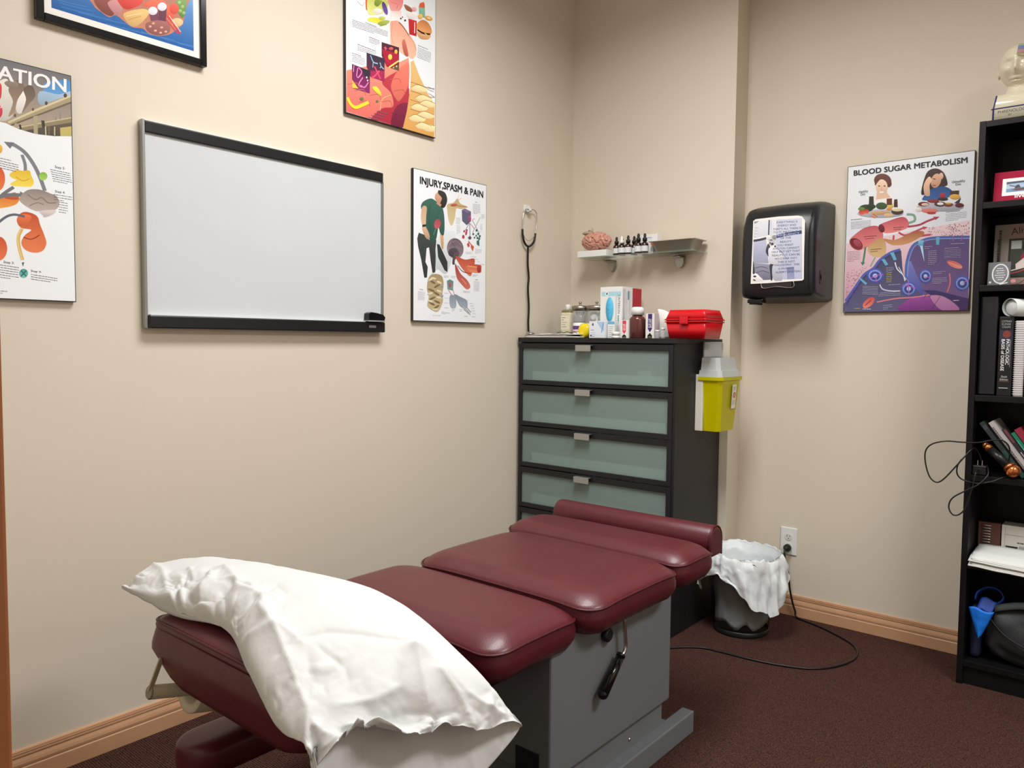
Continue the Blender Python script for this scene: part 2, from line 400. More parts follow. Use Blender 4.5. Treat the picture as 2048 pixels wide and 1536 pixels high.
  ('s','5A3428','5A3428',[130.2,523.0,129.7,521.9,128.2,521.2,126.1,521.1,124.1,521.7,122.5,522.7,121.9,524.0,122.4,525.2,123.9,525.9,126.0,526.0,128.1,525.4,129.6,524.3]),
  ('s','5A3428','5A3428',[151.3,520.5,150.8,519.3,149.3,518.6,147.2,518.6,145.2,519.1,143.6,520.2,143.0,521.5,143.6,522.6,145.0,523.3,147.1,523.4,149.1,522.8,150.7,521.8]),
  ('l','C89078',1.5,[136.3,519.9,134.8,507.9,139.5,505.4]),
  ('s','6A3E34','6A3E34',[109.8,527.9,113.5,554.2,138.4,564.6,166.2,547.6,169.3,523.1,152.7,544.4,129.7,549.7]),
  ('p','F4F2F4','F4F2F4',[107.2,467.3,184.6,470.9,185.5,444.3,108.1,442.8]),
  ('s','3C2A2A','3C2A2A',[286.8,476.0,293.7,522.1,308.2,560.0,337.5,567.7,365.4,547.8,380.2,506.8,373.6,493.7,338.1,493.3,317.3,481.8,296.5,467.8]),
  ('s','28508C','3A68AC',[293.5,456.4,317.3,484.2,363.2,494.1,397.9,472.4,390.5,450.3,348.4,441.0,297.3,445.6]),
  ('s','D8A88C','D8A88C',[356.3,510.6,350.5,498.5,341.7,491.7,332.1,492.2,324.5,499.8,320.8,512.6,322.1,527.0,328.0,539.1,336.9,545.8,346.3,545.2,353.9,537.6,357.5,524.9]),
  ('s','E6BCA0','E6BCA0',[365.1,534.0,364.3,527.7,361.7,523.3,358.0,522.0,354.2,524.2,351.2,529.3,350.0,536.0,350.7,542.4,353.3,546.8,357.0,548.0,360.9,545.8,363.8,540.7]),
  ('s','5A3428','5A3428',[338.4,524.2,337.5,523.6,335.2,523.8,332.3,524.8,329.4,526.3,327.5,527.8,326.9,529.0,327.8,529.5,330.1,529.3,333.0,528.3,335.9,526.9,337.9,525.4]),
  ('s','B05050','B05050',[339.5,500.2,338.7,498.9,336.2,498.1,332.8,498.2,329.4,498.9,326.9,500.3,326.0,501.8,326.8,503.1,329.3,503.8,332.6,503.8,336.0,503.0,338.6,501.7]),
  ('s','E6BCA0','E6BCA0',[295.2,505.5,303.8,527.9,315.3,538.1,323.5,523.1,316.6,502.9,318.9,462.9,303.1,463.8,297.0,479.5]),
  ('s','B4B4C0','B4B4C0',[222.7,399.8,211.4,392.3,179.5,389.0,135.2,390.8,89.8,397.5,56.0,407.2,43.2,417.3,55.4,425.1,88.8,428.2,134.0,426.0,178.5,419.1,210.8,409.6]),
  ('s','33462E','33462E',[106.1,433.2,102.6,425.7,92.5,421.0,78.5,420.3,64.3,423.8,53.7,430.7,49.6,439.0,53.2,446.5,63.4,451.2,77.5,451.9,91.6,448.3,102.1,441.4]),
  ('s','40583A','40583A',[160.0,437.4,157.3,430.4,149.5,425.9,138.6,425.0,127.5,428.1,119.2,434.3,115.9,442.0,118.7,449.0,126.6,453.5,137.6,454.3,148.6,451.1,156.8,445.0]),
  ('s','2E3E2A','2E3E2A',[115.1,439.6,112.8,434.5,106.1,431.2,96.9,430.7,87.5,433.1,80.5,437.8,77.8,443.5,80.1,448.6,86.8,451.9,96.1,452.3,105.5,449.9,112.4,445.2]),
  ('s','C23A34','E87060',[72.9,419.4,71.5,414.1,67.1,410.6,61.0,409.7,54.8,411.7,50.2,416.2,48.3,421.8,49.8,427.1,54.2,430.6,60.3,431.5,66.5,429.4,71.1,425.0]),
  ('s','B8322E','E87060',[89.7,421.1,88.5,416.4,84.9,413.1,79.7,412.3,74.5,414.1,70.6,418.1,69.1,423.2,70.3,428.0,74.0,431.2,79.1,432.0,84.3,430.2,88.2,426.2]),
  ('s','C8A078','C8A078',[173.3,407.0,168.3,403.2,154.2,401.4,134.8,402.1,115.1,405.1,100.5,409.8,95.1,414.7,100.2,418.6,114.6,420.4,134.2,419.6,153.7,416.5,168.0,411.9]),
  ('s','D8B890','D8B890',[185.8,396.2,183.4,392.6,176.6,390.4,167.1,390.2,157.5,392.2,150.4,395.7,147.7,399.9,150.1,403.5,157.0,405.7,166.5,405.8,176.1,403.8,183.1,400.3]),
  ('s','4A3A34','4A3A34',[223.3,407.9,220.4,401.4,212.1,397.4,200.6,396.7,188.8,399.6,180.1,405.4,176.7,412.5,179.6,418.9,188.0,423.0,199.6,423.6,211.3,420.7,220.0,414.9]),
  ('s','E0D0A8','E0D0A8',[220.4,415.3,217.8,412.2,210.3,410.5,200.1,410.6,189.7,412.6,182.1,415.8,179.2,419.5,181.8,422.6,189.3,424.3,199.6,424.1,209.9,422.2,217.5,419.0]),
  ('s','DCC060','DCC060',[184.0,434.9,182.6,430.2,178.4,427.1,172.6,426.4,166.7,428.3,162.2,432.3,160.5,437.3,161.9,442.0,166.1,445.1,171.9,445.8,177.9,443.9,182.3,439.9]),
  ('s','D89048','D89048',[179.1,421.9,177.7,418.7,173.9,416.6,168.4,416.2,163.0,417.7,158.9,420.6,157.3,424.1,158.6,427.4,162.6,429.4,168.0,429.8,173.4,428.3,177.5,425.4]),
  ('p','3A3A36','3A3A36',[88.1,484.1,105.3,483.1,107.4,447.7,87.9,448.8]),
  ('p','6A3A24','6A3A24',[157.2,467.6,178.0,466.8,178.9,439.3,158.1,441.4]),
  ('p','503028','503028',[186.3,461.1,198.3,461.2,200.8,428.3,186.0,429.9]),
  ('l','E07838',4,[95.4,404.9,114.4,392.3]),
  ('l','D86030',4,[104.6,408.9,123.5,396.3]),
  ('s','6A8A48','6A8A48',[73.4,434.1,71.6,430.8,66.5,428.8,59.5,428.6,52.3,430.2,47.0,433.3,45.0,437.0,46.8,440.3,51.9,442.3,59.0,442.5,66.1,440.8,71.4,437.7]),
  ('s','B4B4C0','B4B4C0',[440.4,403.6,429.8,396.5,400.0,393.4,358.4,395.3,316.0,401.8,284.3,411.2,272.3,420.9,283.6,428.3,314.9,431.2,357.2,428.9,398.9,422.2,429.2,413.0]),
  ('p','4A342E','4A342E',[390.9,472.3,422.5,470.5,421.8,444.5,393.9,446.2]),
  ('s','E0B050','E0B050',[427.5,445.2,425.2,440.4,418.4,437.5,409.1,437.2,399.5,439.6,392.4,444.1,389.7,449.4,392.1,454.2,398.9,457.2,408.3,457.4,417.8,455.0,424.8,450.5]),
  ('p','3A3A4A','3A3A4A',[407.1,423.1,430.1,441.3,423.6,419.1]),
  ('s','B02840','B02840',[375.4,455.6,374.2,450.2,370.3,446.6,365.0,445.7,359.4,447.8,355.3,452.3,353.6,458.1,354.9,463.5,358.7,467.2,364.1,468.0,369.6,465.9,373.7,461.4]),
  ('s','3A2830','3A2830',[385.1,440.7,382.6,437.8,375.7,436.1,366.1,436.3,356.5,438.2,349.3,441.4,346.6,444.9,349.0,447.9,356.0,449.5,365.7,449.3,375.3,447.4,382.4,444.2]),
  ('s','702028','702028',[318.4,427.9,315.9,423.5,308.5,420.8,298.2,420.6,287.8,423.0,280.1,427.2,277.1,432.3,279.7,436.7,287.2,439.4,297.5,439.5,307.9,437.1,315.5,432.9]),
  ('s','E0C8B0','E0C8B0',[316.8,426.7,315.1,424.0,310.1,422.5,303.3,422.5,296.4,423.9,291.2,426.5,289.3,429.6,291.0,432.2,296.0,433.7,302.9,433.8,309.8,432.3,314.8,429.7]),
  ('s','903038','903038',[352.7,436.8,350.1,433.4,342.4,431.5,331.9,431.6,321.2,433.8,313.3,437.3,310.3,441.4,313.0,444.9,320.7,446.8,331.3,446.6,342.0,444.4,349.8,440.9]),
  ('s','50302C','50302C',[378.3,421.6,375.7,416.8,368.2,413.8,357.8,413.5,347.2,416.0,339.3,420.6,336.3,426.0,339.0,430.9,346.5,433.8,357.0,434.0,367.6,431.5,375.3,427.0]),
  ('s','F0F0F0','F0F0F0',[369.9,423.9,368.5,421.2,364.2,419.6,358.4,419.5,352.5,420.9,348.1,423.4,346.4,426.3,347.9,429.0,352.1,430.6,358.0,430.7,363.9,429.3,368.2,426.8]),
  ('s','7A4030','7A4030',[404.1,416.6,401.9,412.6,395.7,410.3,387.0,410.0,378.2,412.1,371.7,415.8,369.2,420.2,371.4,424.2,377.7,426.5,386.4,426.7,395.1,424.7,401.6,421.0]),
  ('s','D0A048','D0A048',[397.3,421.9,396.0,420.2,392.5,419.2,387.5,419.2,382.5,420.2,378.8,422.0,377.4,424.0,378.7,425.7,382.3,426.7,387.2,426.6,392.2,425.6,395.9,423.9]),
  ('s','602028','602028',[441.4,410.4,439.5,406.0,433.9,403.2,426.2,402.8,418.4,404.8,412.6,408.8,410.3,413.6,412.3,418.0,417.8,420.8,425.6,421.2,433.3,419.1,439.1,415.2]),
  ('s','E8E0D8','E8E0D8',[291.3,409.6,289.8,405.5,285.5,402.8,279.5,402.3,273.4,404.0,268.8,407.6,267.0,412.0,268.5,416.1,272.8,418.8,278.9,419.3,285.0,417.6,289.5,414.0]),
  ('s','D88078','D88078',[349.9,399.0,346.1,394.7,335.4,392.3,320.6,392.6,305.5,395.3,294.4,399.8,290.2,405.0,294.0,409.3,305.0,411.6,319.9,411.4,334.8,408.6,345.8,404.1]),
  ('s','B83838','B83838',[343.1,390.3,341.0,388.2,335.2,387.1,327.1,387.2,319.0,388.7,313.0,391.0,310.7,393.5,312.8,395.7,318.7,396.8,326.8,396.6,334.9,395.2,340.8,392.9]),
  ('t','606070',1.6,1,[17.8,392.5,63.0,392.2,18.0,385.0]),
  ('t','707080',1.0,6,[18.1,382.5,98.5,382.5,18.3,377.0]),
  ('t','606070',1.6,1,[379.5,389.1,427.9,390.2,379.7,382.6]),
  ('t','707080',1.0,5,[379.0,381.3,452.5,383.2,378.8,374.8]),
  ('t','806070',1.0,7,[6.8,255.9,59.5,257.4,7.1,249.3]),
  ('t','402030',1.6,2,[73.6,315.7,123.0,316.8,78.6,306.5]),
  ('t','402030',1.6,2,[186.7,344.0,227.7,344.3,189.2,336.1]),
  ('t','402030',1.6,2,[100.3,259.5,144.2,261.4,100.6,250.7]),
  ('t','C0B8D8',1.8,1,[379.8,245.2,429.3,245.0,380.0,238.7]),
  ('t','C0B8D8',1.0,6,[378.4,238.3,437.7,238.0,378.6,232.2]),
  ('t','D0D0E8',1.2,2,[307.5,257.3,334.8,257.2,307.8,249.7]),
  ('t','D0D0E8',1.2,8,[321.0,238.4,352.4,238.7,321.3,230.9]),
  ('t','D0D0E8',1.2,3,[165.2,179.7,196.0,180.5,165.5,172.9]),
  ('t','D8D040',1.6,6,[166.9,157.7,187.7,158.1,167.2,150.3]),
  ('t','D0D0E8',1.2,6,[74.9,107.5,136.7,101.7,75.1,101.0]),
  ('t','D0D0E8',1.2,3,[139.4,63.2,223.3,65.6,142.0,70.1]),
  ('t','D0D0E8',1.2,3,[159.2,23.4,193.2,25.1,159.4,15.6]),
  ('t','D0D0E8',1.2,4,[339.5,128.1,393.2,129.4,339.7,121.5]),
  ('t','D0D0E8',1.2,2,[341.9,153.9,386.0,154.9,342.2,147.3]),
  ('t','E0E0F0',2.5,1,[417.3,36.4,437.8,36.8,417.5,29.9]),
  ('t','E0E0F0',2,1,[78.1,9.3,111.1,8.6,78.4,2.3]),
  ('t','D8D040',2,1,[45.7,11.9,66.7,12.5,45.9,4.8]),
  ('t','D0D0E8',1.5,1,[400.7,262.3,449.8,261.0,401.0,255.8]),
  ('t','D0D0E8',1.5,1,[176.8,108.5,221.8,109.1,177.0,101.6]),
  ('T','5A5A70','Healthy',[46.6,502.5,82.8,503.3,46.2,513.4]),
  ('T','5A5A70','Diet',[53.6,491.9,72.4,492.2,53.2,501.8]),
  ('T','4A4A5C','Unhealthy',[396.0,502.1,441.6,501.9,395.6,512.2]),
  ('T','4A4A5C','Diet',[409.5,491.2,428.2,491.3,409.2,500.4]),
  ('T','14121C','BLOOD SUGAR METABOLISM',[23.6,579.4,446.9,575.7,22.9,600.7]),
 ]),
 'injury': (2.178, 1.33, [
  ('s','D5DDE0','D5DDE0',[86.1,182.9,133.9,220.9,197.4,210.7,246.7,376.7,189.1,390.4,181.9,409.5,133.3,334.7,120.2,210.0]),
  ('p','3E4844','2C3432',[28.5,362.4,65.1,356.8,88.7,338.9,130.5,343.2,125.2,304.2,126.8,264.9,123.6,205.3,107.8,203.2,95.9,257.3,87.5,307.9,73.4,303.1,66.9,245.1,80.5,225.6,75.9,181.2,60.5,179.2,42.8,252.7,25.4,304.3,20.0,337.4]),
  ('p','303836','303836',[133.4,326.8,148.7,325.3,197.1,255.9,197.4,212.7,180.3,218.5,140.6,271.0]),
  ('s','CDA27E','CDA27E',[152.6,371.3,171.5,368.5,171.9,313.7,162.7,310.3,155.6,336.9]),
  ('s','3A6A5C','2C5248',[57.8,496.1,98.1,512.6,132.4,502.9,163.8,486.6,177.4,438.8,175.0,371.3,154.0,371.5,141.3,397.2,127.7,343.9,95.6,334.7,73.0,377.1,64.8,414.9,43.3,460.4,41.3,477.0]),
  ('s','CDA888','DDBEA0',[47.9,470.7,72.6,474.1,70.1,435.0,67.6,395.9,49.6,392.8,40.1,426.3]),
  ('s','CDA888','CDA888',[48.2,392.6,66.3,390.9,85.2,368.7,90.7,348.8,73.2,342.1,51.7,369.8]),
  ('p','2A2A2A','2A2A2A',[48.2,397.4,68.9,401.8,68.9,392.1,48.9,387.8]),
  ('l','244840',3,[94.8,486.8,84.9,441.7,95.3,379.6]),
  ('l','2A5A4C',4,[146.4,474.3,132.8,433.2,136.5,389.3]),
  ('l','6A9080',3,[112.5,362.0,122.7,382.8,132.9,403.6]),
  ('s','A84858','C85868',[154.8,411.3,149.8,400.8,140.9,393.1,130.7,390.4,121.9,393.3,116.7,401.0,116.6,411.4,121.6,421.9,130.4,429.5,140.6,432.3,149.5,429.5,154.7,421.8]),
  ('s','CFA084','CFA084',[123.9,534.0,144.6,546.9,163.5,527.1,158.1,501.6,137.9,499.7,121.3,515.0]),
  ('s','2E2A2A','2E2A2A',[142.5,553.5,179.5,549.2,193.9,520.6,181.3,490.0,161.7,482.3,151.8,498.7,161.4,523.3,140.5,538.4]),
  ('p','C89878','C89878',[132.4,501.9,160.2,496.0,153.3,486.1,129.0,495.5]),
  ('s','BFA878','D8C8A0',[195.4,501.9,231.2,513.4,256.5,534.6,275.0,516.0,323.5,507.5,275.1,492.7,249.5,490.8,240.4,446.7,222.5,414.3,204.5,432.2,194.2,475.8]),
  ('s','B85848','B85848',[256.6,508.2,254.1,504.7,246.4,500.9,235.7,498.0,224.8,496.6,216.6,497.2,213.4,499.6,215.8,503.1,223.4,506.8,234.1,509.8,245.0,511.2,253.3,510.6]),
  ('l','D8B050',2,[256.5,532.1,267.3,551.4]),
  ('l','D8B050',2,[263.8,530.6,282.1,540.9]),
  ('l','B07050',3,[245.8,502.9,312.2,506.9]),
  ('p','5C5C78','5C5C78',[284.0,490.4,304.8,498.8,342.6,490.5,343.0,448.3,316.7,427.6,286.7,442.3]),
  ('p','7A6A90','7A6A90',[284.0,490.4,304.8,498.8,342.6,490.5,319.9,481.3]),
  ('s','A04878','A04878',[344.4,459.8,343.0,452.9,339.2,447.5,333.9,445.1,328.6,446.2,324.7,450.6,323.2,457.1,324.5,464.0,328.4,469.4,333.6,471.8,338.9,470.7,342.9,466.3]),
  ('l','8A6A9A',3,[332.4,437.7,305.6,401.1]),
  ('l','8A6A9A',4,[335.5,438.1,337.5,376.4]),
  ('l','C07890',3,[338.5,438.4,367.8,416.0]),
  ('l','9A9AA8',3,[350.5,455.4,397.3,402.7]),
  ('l','9A9AA8',3,[402.8,472.4,354.1,398.9]),
  ('l','D0B0C0',4,[350.5,454.4,365.8,462.5]),
  ('s','B03858','B03858',[302.9,375.2,301.8,370.9,298.8,367.4,294.7,365.9,290.6,366.6,287.6,369.3,286.5,373.4,287.6,377.8,290.5,381.2,294.6,382.8,298.7,382.1,301.7,379.3]),
  ('s','B03858','B03858',[320.0,395.1,319.1,391.5,316.6,388.7,313.3,387.4,309.9,387.9,307.4,390.2,306.5,393.5,307.3,397.1,309.8,399.9,313.1,401.2,316.5,400.7,319.0,398.4]),
  ('s','B03858','B03858',[304.9,399.5,304.2,396.8,302.3,394.6,299.7,393.6,297.1,394.0,295.2,395.7,294.5,398.3,295.1,401.1,297.0,403.3,299.6,404.3,302.3,403.9,304.2,402.1]),
  ('s','B03858','B03858',[322.1,405.6,321.5,402.8,319.5,400.6,316.9,399.6,314.3,400.0,312.3,401.8,311.6,404.4,312.3,407.2,314.2,409.4,316.8,410.4,319.5,410.0,321.4,408.2]),
  ('s','B03858','B03858',[317.0,388.6,316.3,385.8,314.4,383.6,311.8,382.6,309.2,383.0,307.2,384.8,306.5,387.4,307.2,390.2,309.1,392.3,311.7,393.4,314.3,392.9,316.3,391.2]),
  ('s','2F6A64','2F6A64',[387.1,413.0,386.2,410.1,383.7,407.8,380.2,406.6,376.7,407.0,374.1,408.7,373.2,411.4,374.1,414.4,376.6,416.7,380.1,417.9,383.6,417.5,386.1,415.7]),
  ('s','2F6A64','2F6A64',[364.9,393.9,364.1,391.3,361.9,389.2,358.8,388.2,355.7,388.5,353.5,390.1,352.6,392.5,353.4,395.1,355.7,397.2,358.7,398.2,361.8,397.8,364.0,396.3]),
  ('s','2F6A64','2F6A64',[398.1,398.6,397.2,395.7,394.7,393.3,391.2,392.2,387.7,392.6,385.1,394.3,384.2,397.0,385.1,400.0,387.6,402.3,391.1,403.5,394.6,403.1,397.2,401.3]),
  ('s','2F6A64','2F6A64',[383.5,389.1,382.8,386.9,380.8,385.1,378.1,384.2,375.4,384.5,373.4,385.9,372.7,388.0,373.4,390.2,375.3,392.0,378.0,392.9,380.7,392.6,382.7,391.2]),
  ('s','2F6A64','2F6A64',[408.4,389.2,407.5,386.3,404.9,384.0,401.4,382.8,397.9,383.2,395.3,385.0,394.4,387.7,395.3,390.6,397.8,393.0,401.3,394.1,404.8,393.8,407.4,392.0]),
  ('s','2F6A64','2F6A64',[392.1,379.6,391.3,377.0,389.0,375.0,386.0,374.0,382.8,374.3,380.6,375.9,379.7,378.3,380.5,380.9,382.8,383.0,385.9,384.0,389.0,383.6,391.3,382.0]),
  ('s','2F6A64','2F6A64',[372.0,379.0,371.3,376.8,369.3,375.0,366.6,374.1,363.9,374.4,361.9,375.8,361.2,377.9,361.9,380.1,363.9,381.9,366.5,382.8,369.2,382.5,371.2,381.1]),
  ('s','2F6A64','2F6A64',[404.6,377.3,403.7,374.4,401.2,372.0,397.7,370.9,394.1,371.3,391.6,373.1,390.6,375.8,391.5,378.7,394.0,381.1,397.5,382.2,401.1,381.8,403.7,380.0]),
  ('s','5A4A60','5A4A60',[346.7,375.3,345.3,371.5,341.4,368.4,336.1,366.9,330.8,367.3,326.9,369.6,325.5,373.0,326.8,376.8,330.7,379.8,336.0,381.4,341.3,381.0,345.2,378.7]),
  ('p','2C6A68','2C6A68',[380.6,365.3,397.6,372.4,399.5,343.7,382.3,349.9]),
  ('p','C85040','C85040',[317.4,344.4,330.2,354.9,336.4,337.5,325.1,331.2]),
  ('p','D05A40','D05A40',[343.9,348.6,363.9,337.6,356.4,316.1,342.5,332.9]),
  ('l','B84050',4,[327.1,359.8,343.9,346.0]),
  ('s','6A5A66','8C7C88',[295.3,328.1,293.1,304.9,277.8,285.4,253.5,274.8,227.1,276.0,205.5,288.3,194.4,308.5,196.5,331.2,211.3,350.5,235.0,361.4,261.5,360.7,283.7,348.6]),
  ('s','4C424C','4C424C',[264.9,302.4,260.6,291.8,248.9,283.3,232.9,279.2,217.0,280.5,205.4,286.8,201.1,296.5,205.2,306.9,216.8,315.4,232.6,319.6,248.6,318.5,260.5,312.2]),
  ('l','9A8A98',2,[207.3,332.2,246.9,351.4,283.9,334.8]),
  ('l','9A8A98',2,[203.9,311.8,247.1,326.1,287.7,314.7]),
  ('l','4A404A',2,[218.0,343.4,247.2,316.0,225.7,278.5]),
  ('l','A88898',3,[225.1,354.2,203.8,326.9,200.4,301.4]),
  ('s','5A4A50','5A4A50',[236.4,294.7,265.6,305.0,269.4,292.6,243.9,270.0,240.4,249.4,225.9,253.3]),
  ('s','BC5040','D87858',[247.4,285.5,306.7,275.4,361.3,285.3,369.2,265.1,352.7,222.1,337.6,205.4,292.1,233.0,262.3,261.4]),
  ('s','C84C40','E89068',[318.2,255.7,405.1,260.1,413.1,242.3,407.0,225.0,345.1,224.1,314.6,239.9]),
  ('s','A83838','A83838',[411.6,242.2,409.8,233.6,404.6,227.1,397.6,224.3,390.6,226.0,385.4,231.8,383.4,240.0,385.2,248.6,390.3,255.1,397.3,257.9,404.3,256.2,409.6,250.5]),
  ('l','F0C070',3,[322.1,248.3,383.4,247.9]),
  ('s','A04048','D07060',[244.0,253.8,277.4,212.5,322.6,184.6,341.1,157.7,319.2,146.1,286.8,164.8,254.0,194.4]),
  ('l','E8A080',4,[285.0,191.4,315.2,167.6]),
  ('l','882C38',3,[258.7,245.8,292.2,222.8,345.1,216.3]),
  ('s','A8946E','C8B890',[86.1,181.9,120.2,199.1,162.1,193.1,173.5,158.9,166.1,113.3,169.8,83.4,141.9,42.2,107.2,45.9,78.5,64.6,86.5,104.3,75.5,137.1]),
  ('s','7A6848','7A6848',[124.6,158.3,120.6,157.1,112.9,158.0,103.6,160.6,95.1,164.2,89.7,168.0,88.9,170.8,92.8,172.0,100.4,171.2,109.7,168.6,118.3,165.0,123.7,161.2]),
  ('s','7A6848','7A6848',[152.4,157.5,151.6,154.5,146.1,150.1,137.5,145.3,128.1,141.5,120.4,139.8,116.4,140.5,117.2,143.5,122.6,147.9,131.2,152.7,140.6,156.4,148.4,158.2]),
  ('s','7A6848','7A6848',[119.4,125.7,115.7,124.0,107.8,123.9,97.9,125.4,88.5,127.9,82.3,131.0,80.8,133.6,84.4,135.2,92.1,135.4,102.1,133.9,111.5,131.4,117.8,128.3]),
  ('s','7A6848','7A6848',[149.2,109.9,145.2,108.8,137.4,109.7,127.9,112.4,119.4,116.2,113.9,120.1,113.1,123.0,117.0,124.1,124.7,123.2,134.2,120.5,142.8,116.7,148.3,112.8]),
  ('s','7A6848','7A6848',[125.7,102.6,124.5,99.7,118.6,95.6,109.6,91.5,100.0,88.5,92.2,87.3,88.4,88.3,89.6,91.2,95.4,95.2,104.4,99.3,114.0,102.4,121.9,103.6]),
  ('s','7A6848','7A6848',[153.7,76.3,149.9,75.0,141.9,75.5,132.1,77.6,123.0,80.9,117.1,84.5,115.9,87.3,119.7,88.6,127.5,88.2,137.3,86.0,146.5,82.7,152.5,79.2]),
  ('s','7A6848','7A6848',[121.6,66.3,117.6,65.2,110.0,66.2,100.6,69.0,92.1,72.9,86.8,76.8,85.9,79.7,89.8,80.8,97.4,79.8,106.7,77.0,115.3,73.1,120.7,69.2]),
  ('s','7A6848','7A6848',[148.5,68.5,148.0,65.5,143.0,60.8,135.0,55.7,126.0,51.6,118.5,49.5,114.4,50.1,114.9,53.1,119.8,57.7,127.8,62.8,136.8,67.0,144.3,69.1]),
  ('s','E0D4B4','E0D4B4',[110.5,180.6,110.2,177.9,106.1,174.1,99.4,170.1,91.9,167.2,85.7,166.1,82.2,167.0,82.6,169.7,86.6,173.5,93.3,177.4,100.7,180.4,107.1,181.5]),
  ('s','E0D4B4','E0D4B4',[163.5,160.7,160.1,159.1,153.5,159.0,145.6,160.5,138.3,163.1,133.7,166.2,133.0,168.8,136.4,170.4,142.9,170.5,150.8,169.0,158.1,166.4,162.8,163.3]),
  ('s','E0D4B4','E0D4B4',[109.1,118.4,107.7,115.8,102.5,112.8,94.8,110.3,86.7,108.9,80.4,109.0,77.5,110.6,78.8,113.2,83.9,116.2,91.6,118.7,99.7,120.1,106.1,120.0]),
  ('s','E0D4B4','E0D4B4',[164.3,124.1,161.1,122.4,154.5,122.0,146.3,123.0,138.7,125.2,133.7,128.0,132.7,130.6,135.8,132.3,142.4,132.7,150.5,131.7,158.2,129.5,163.2,126.7]),
  ('s','E0D4B4','E0D4B4',[112.3,79.2,109.1,77.5,102.7,77.2,94.7,78.3,87.3,80.6,82.4,83.4,81.4,86.0,84.5,87.6,90.9,88.0,98.9,86.9,106.3,84.6,111.2,81.8]),
  ('s','E0D4B4','E0D4B4',[163.5,97.5,160.5,95.6,153.9,94.9,145.6,95.4,137.7,97.2,132.4,99.7,131.0,102.2,134.0,104.1,140.5,104.8,148.8,104.3,156.7,102.5,162.1,100.1]),
  ('s','E0D4B4','E0D4B4',[129.8,178.9,127.0,176.8,120.7,175.5,112.4,175.4,104.4,176.5,98.9,178.5,97.2,180.8,99.9,182.9,106.2,184.2,114.5,184.3,122.5,183.2,128.1,181.3]),
  ('s','E0D4B4','E0D4B4',[141.2,49.7,138.9,47.3,132.8,45.5,124.5,44.6,116.2,44.9,110.1,46.3,107.9,48.4,110.1,50.7,116.2,52.6,124.5,53.5,132.8,53.2,138.9,51.8]),
  ('s','9AA0A8','9AA0A8',[172.2,151.2,171.1,148.2,168.0,145.8,163.8,144.7,159.5,145.3,156.4,147.3,155.3,150.2,156.4,153.3,159.5,155.7,163.7,156.7,167.9,156.2,171.0,154.2]),
  ('s','9AA0A8','9AA0A8',[172.4,108.6,171.3,105.5,168.2,103.2,164.0,102.2,159.8,102.8,156.7,104.8,155.5,107.8,156.6,110.8,159.7,113.2,163.9,114.2,168.2,113.6,171.3,111.6]),
  ('p','5C8480','7A9C98',[194.1,175.2,211.9,182.5,233.7,175.3,231.1,136.0,197.9,139.2]),
  ('s','B05060','B05060',[219.3,159.1,218.4,153.5,215.8,149.3,212.2,147.6,208.6,148.9,205.9,152.8,204.9,158.3,205.8,163.9,208.4,168.1,212.0,169.8,215.6,168.6,218.3,164.6]),
  ('l','D09098',3,[203.6,136.5,223.2,116.2]),
  ('l','D09098',3,[232.5,138.1,239.9,117.1]),
  ('s','8492A2','A8B4C0',[211.0,109.5,234.1,115.8,250.3,102.3,249.1,63.9,216.4,64.1]),
  ('s','7A8898','A0ACB8',[241.4,119.7,278.3,109.8,319.6,95.2,319.9,63.0,282.4,66.7,257.7,92.4]),
  ('l','B8B8BC',5,[293.5,68.2,323.8,51.2,343.0,33.6]),
  ('l','98989C',3,[308.5,74.0,346.8,44.2]),
  ('l','88888C',2,[297.4,58.0,331.6,38.4]),
  ('t','707078',1.6,1,[368.9,535.4,382.0,536.3,368.9,531.3]),
  ('t','9098A0',1.0,9,[353.6,525.5,402.2,528.2,353.7,520.4]),
  ('t','9098A0',1.0,4,[408.2,486.1,431.8,486.6,408.2,480.4]),
  ('t','9098A0',1.0,5,[247.6,451.7,275.5,452.1,247.7,445.6]),
  ('t','9098A0',1.0,6,[252.3,417.8,275.8,417.6,252.3,411.3]),
  ('t','9098A0',1.0,5,[403.2,441.0,418.8,441.9,403.2,433.7]),
  ('t','9098A0',1.0,2,[310.2,309.2,351.9,310.4,310.3,303.5]),
  ('t','9098A0',1.0,4,[370.9,327.9,413.8,327.8,371.0,322.1]),
  ('t','80808A',1.0,1,[340.6,291.3,379.0,293.1,340.7,286.6]),
  ('t','80808A',1.0,2,[367.5,283.2,390.8,283.6,387.0,273.4]),
  ('t','80808A',1.0,1,[402.7,262.6,434.2,263.5,402.8,257.8]),
  ('t','80808A',1.0,2,[352.8,211.6,391.5,212.8,352.9,206.4]),
  ('t','80808A',1.0,2,[174.7,195.0,204.7,196.1,174.8,189.5]),
  ('t','80808A',1.0,2,[219.0,196.1,249.6,197.2,219.1,190.5]),
  ('t','707078',1.6,1,[372.3,191.0,390.2,191.2,372.3,186.3]),
  ('t','9098A0',1.0,8,[362.4,182.0,401.2,182.4,362.4,176.3]),
  ('t','80808A',1.0,2,[293.0,136.3,339.8,136.8,296.0,131.3]),
  ('t','707078',1.6,1,[32.7,128.3,54.0,128.1,32.7,124.0]),
  ('t','9098A0',1.0,7,[23.4,119.6,63.4,118.8,23.4,114.2]),
  ('t','80808A',1.0,4,[178.0,121.5,203.7,121.8,178.2,100.4]),
  ('t','80808A',1.0,2,[161.6,40.4,216.6,34.6,161.6,34.3]),
  ('t','80808A',1.0,1,[108.7,23.2,154.6,23.6,108.8,18.7]),
  ('t','80808A',1.0,2,[223.7,52.7,243.4,52.4,223.7,46.6]),
  ('t','80808A',1.0,2,[271.3,54.5,292.2,54.2,271.4,48.3]),
  ('t','80808A',1.0,1,[321.9,96.4,329.5,96.2,322.0,91.7]),
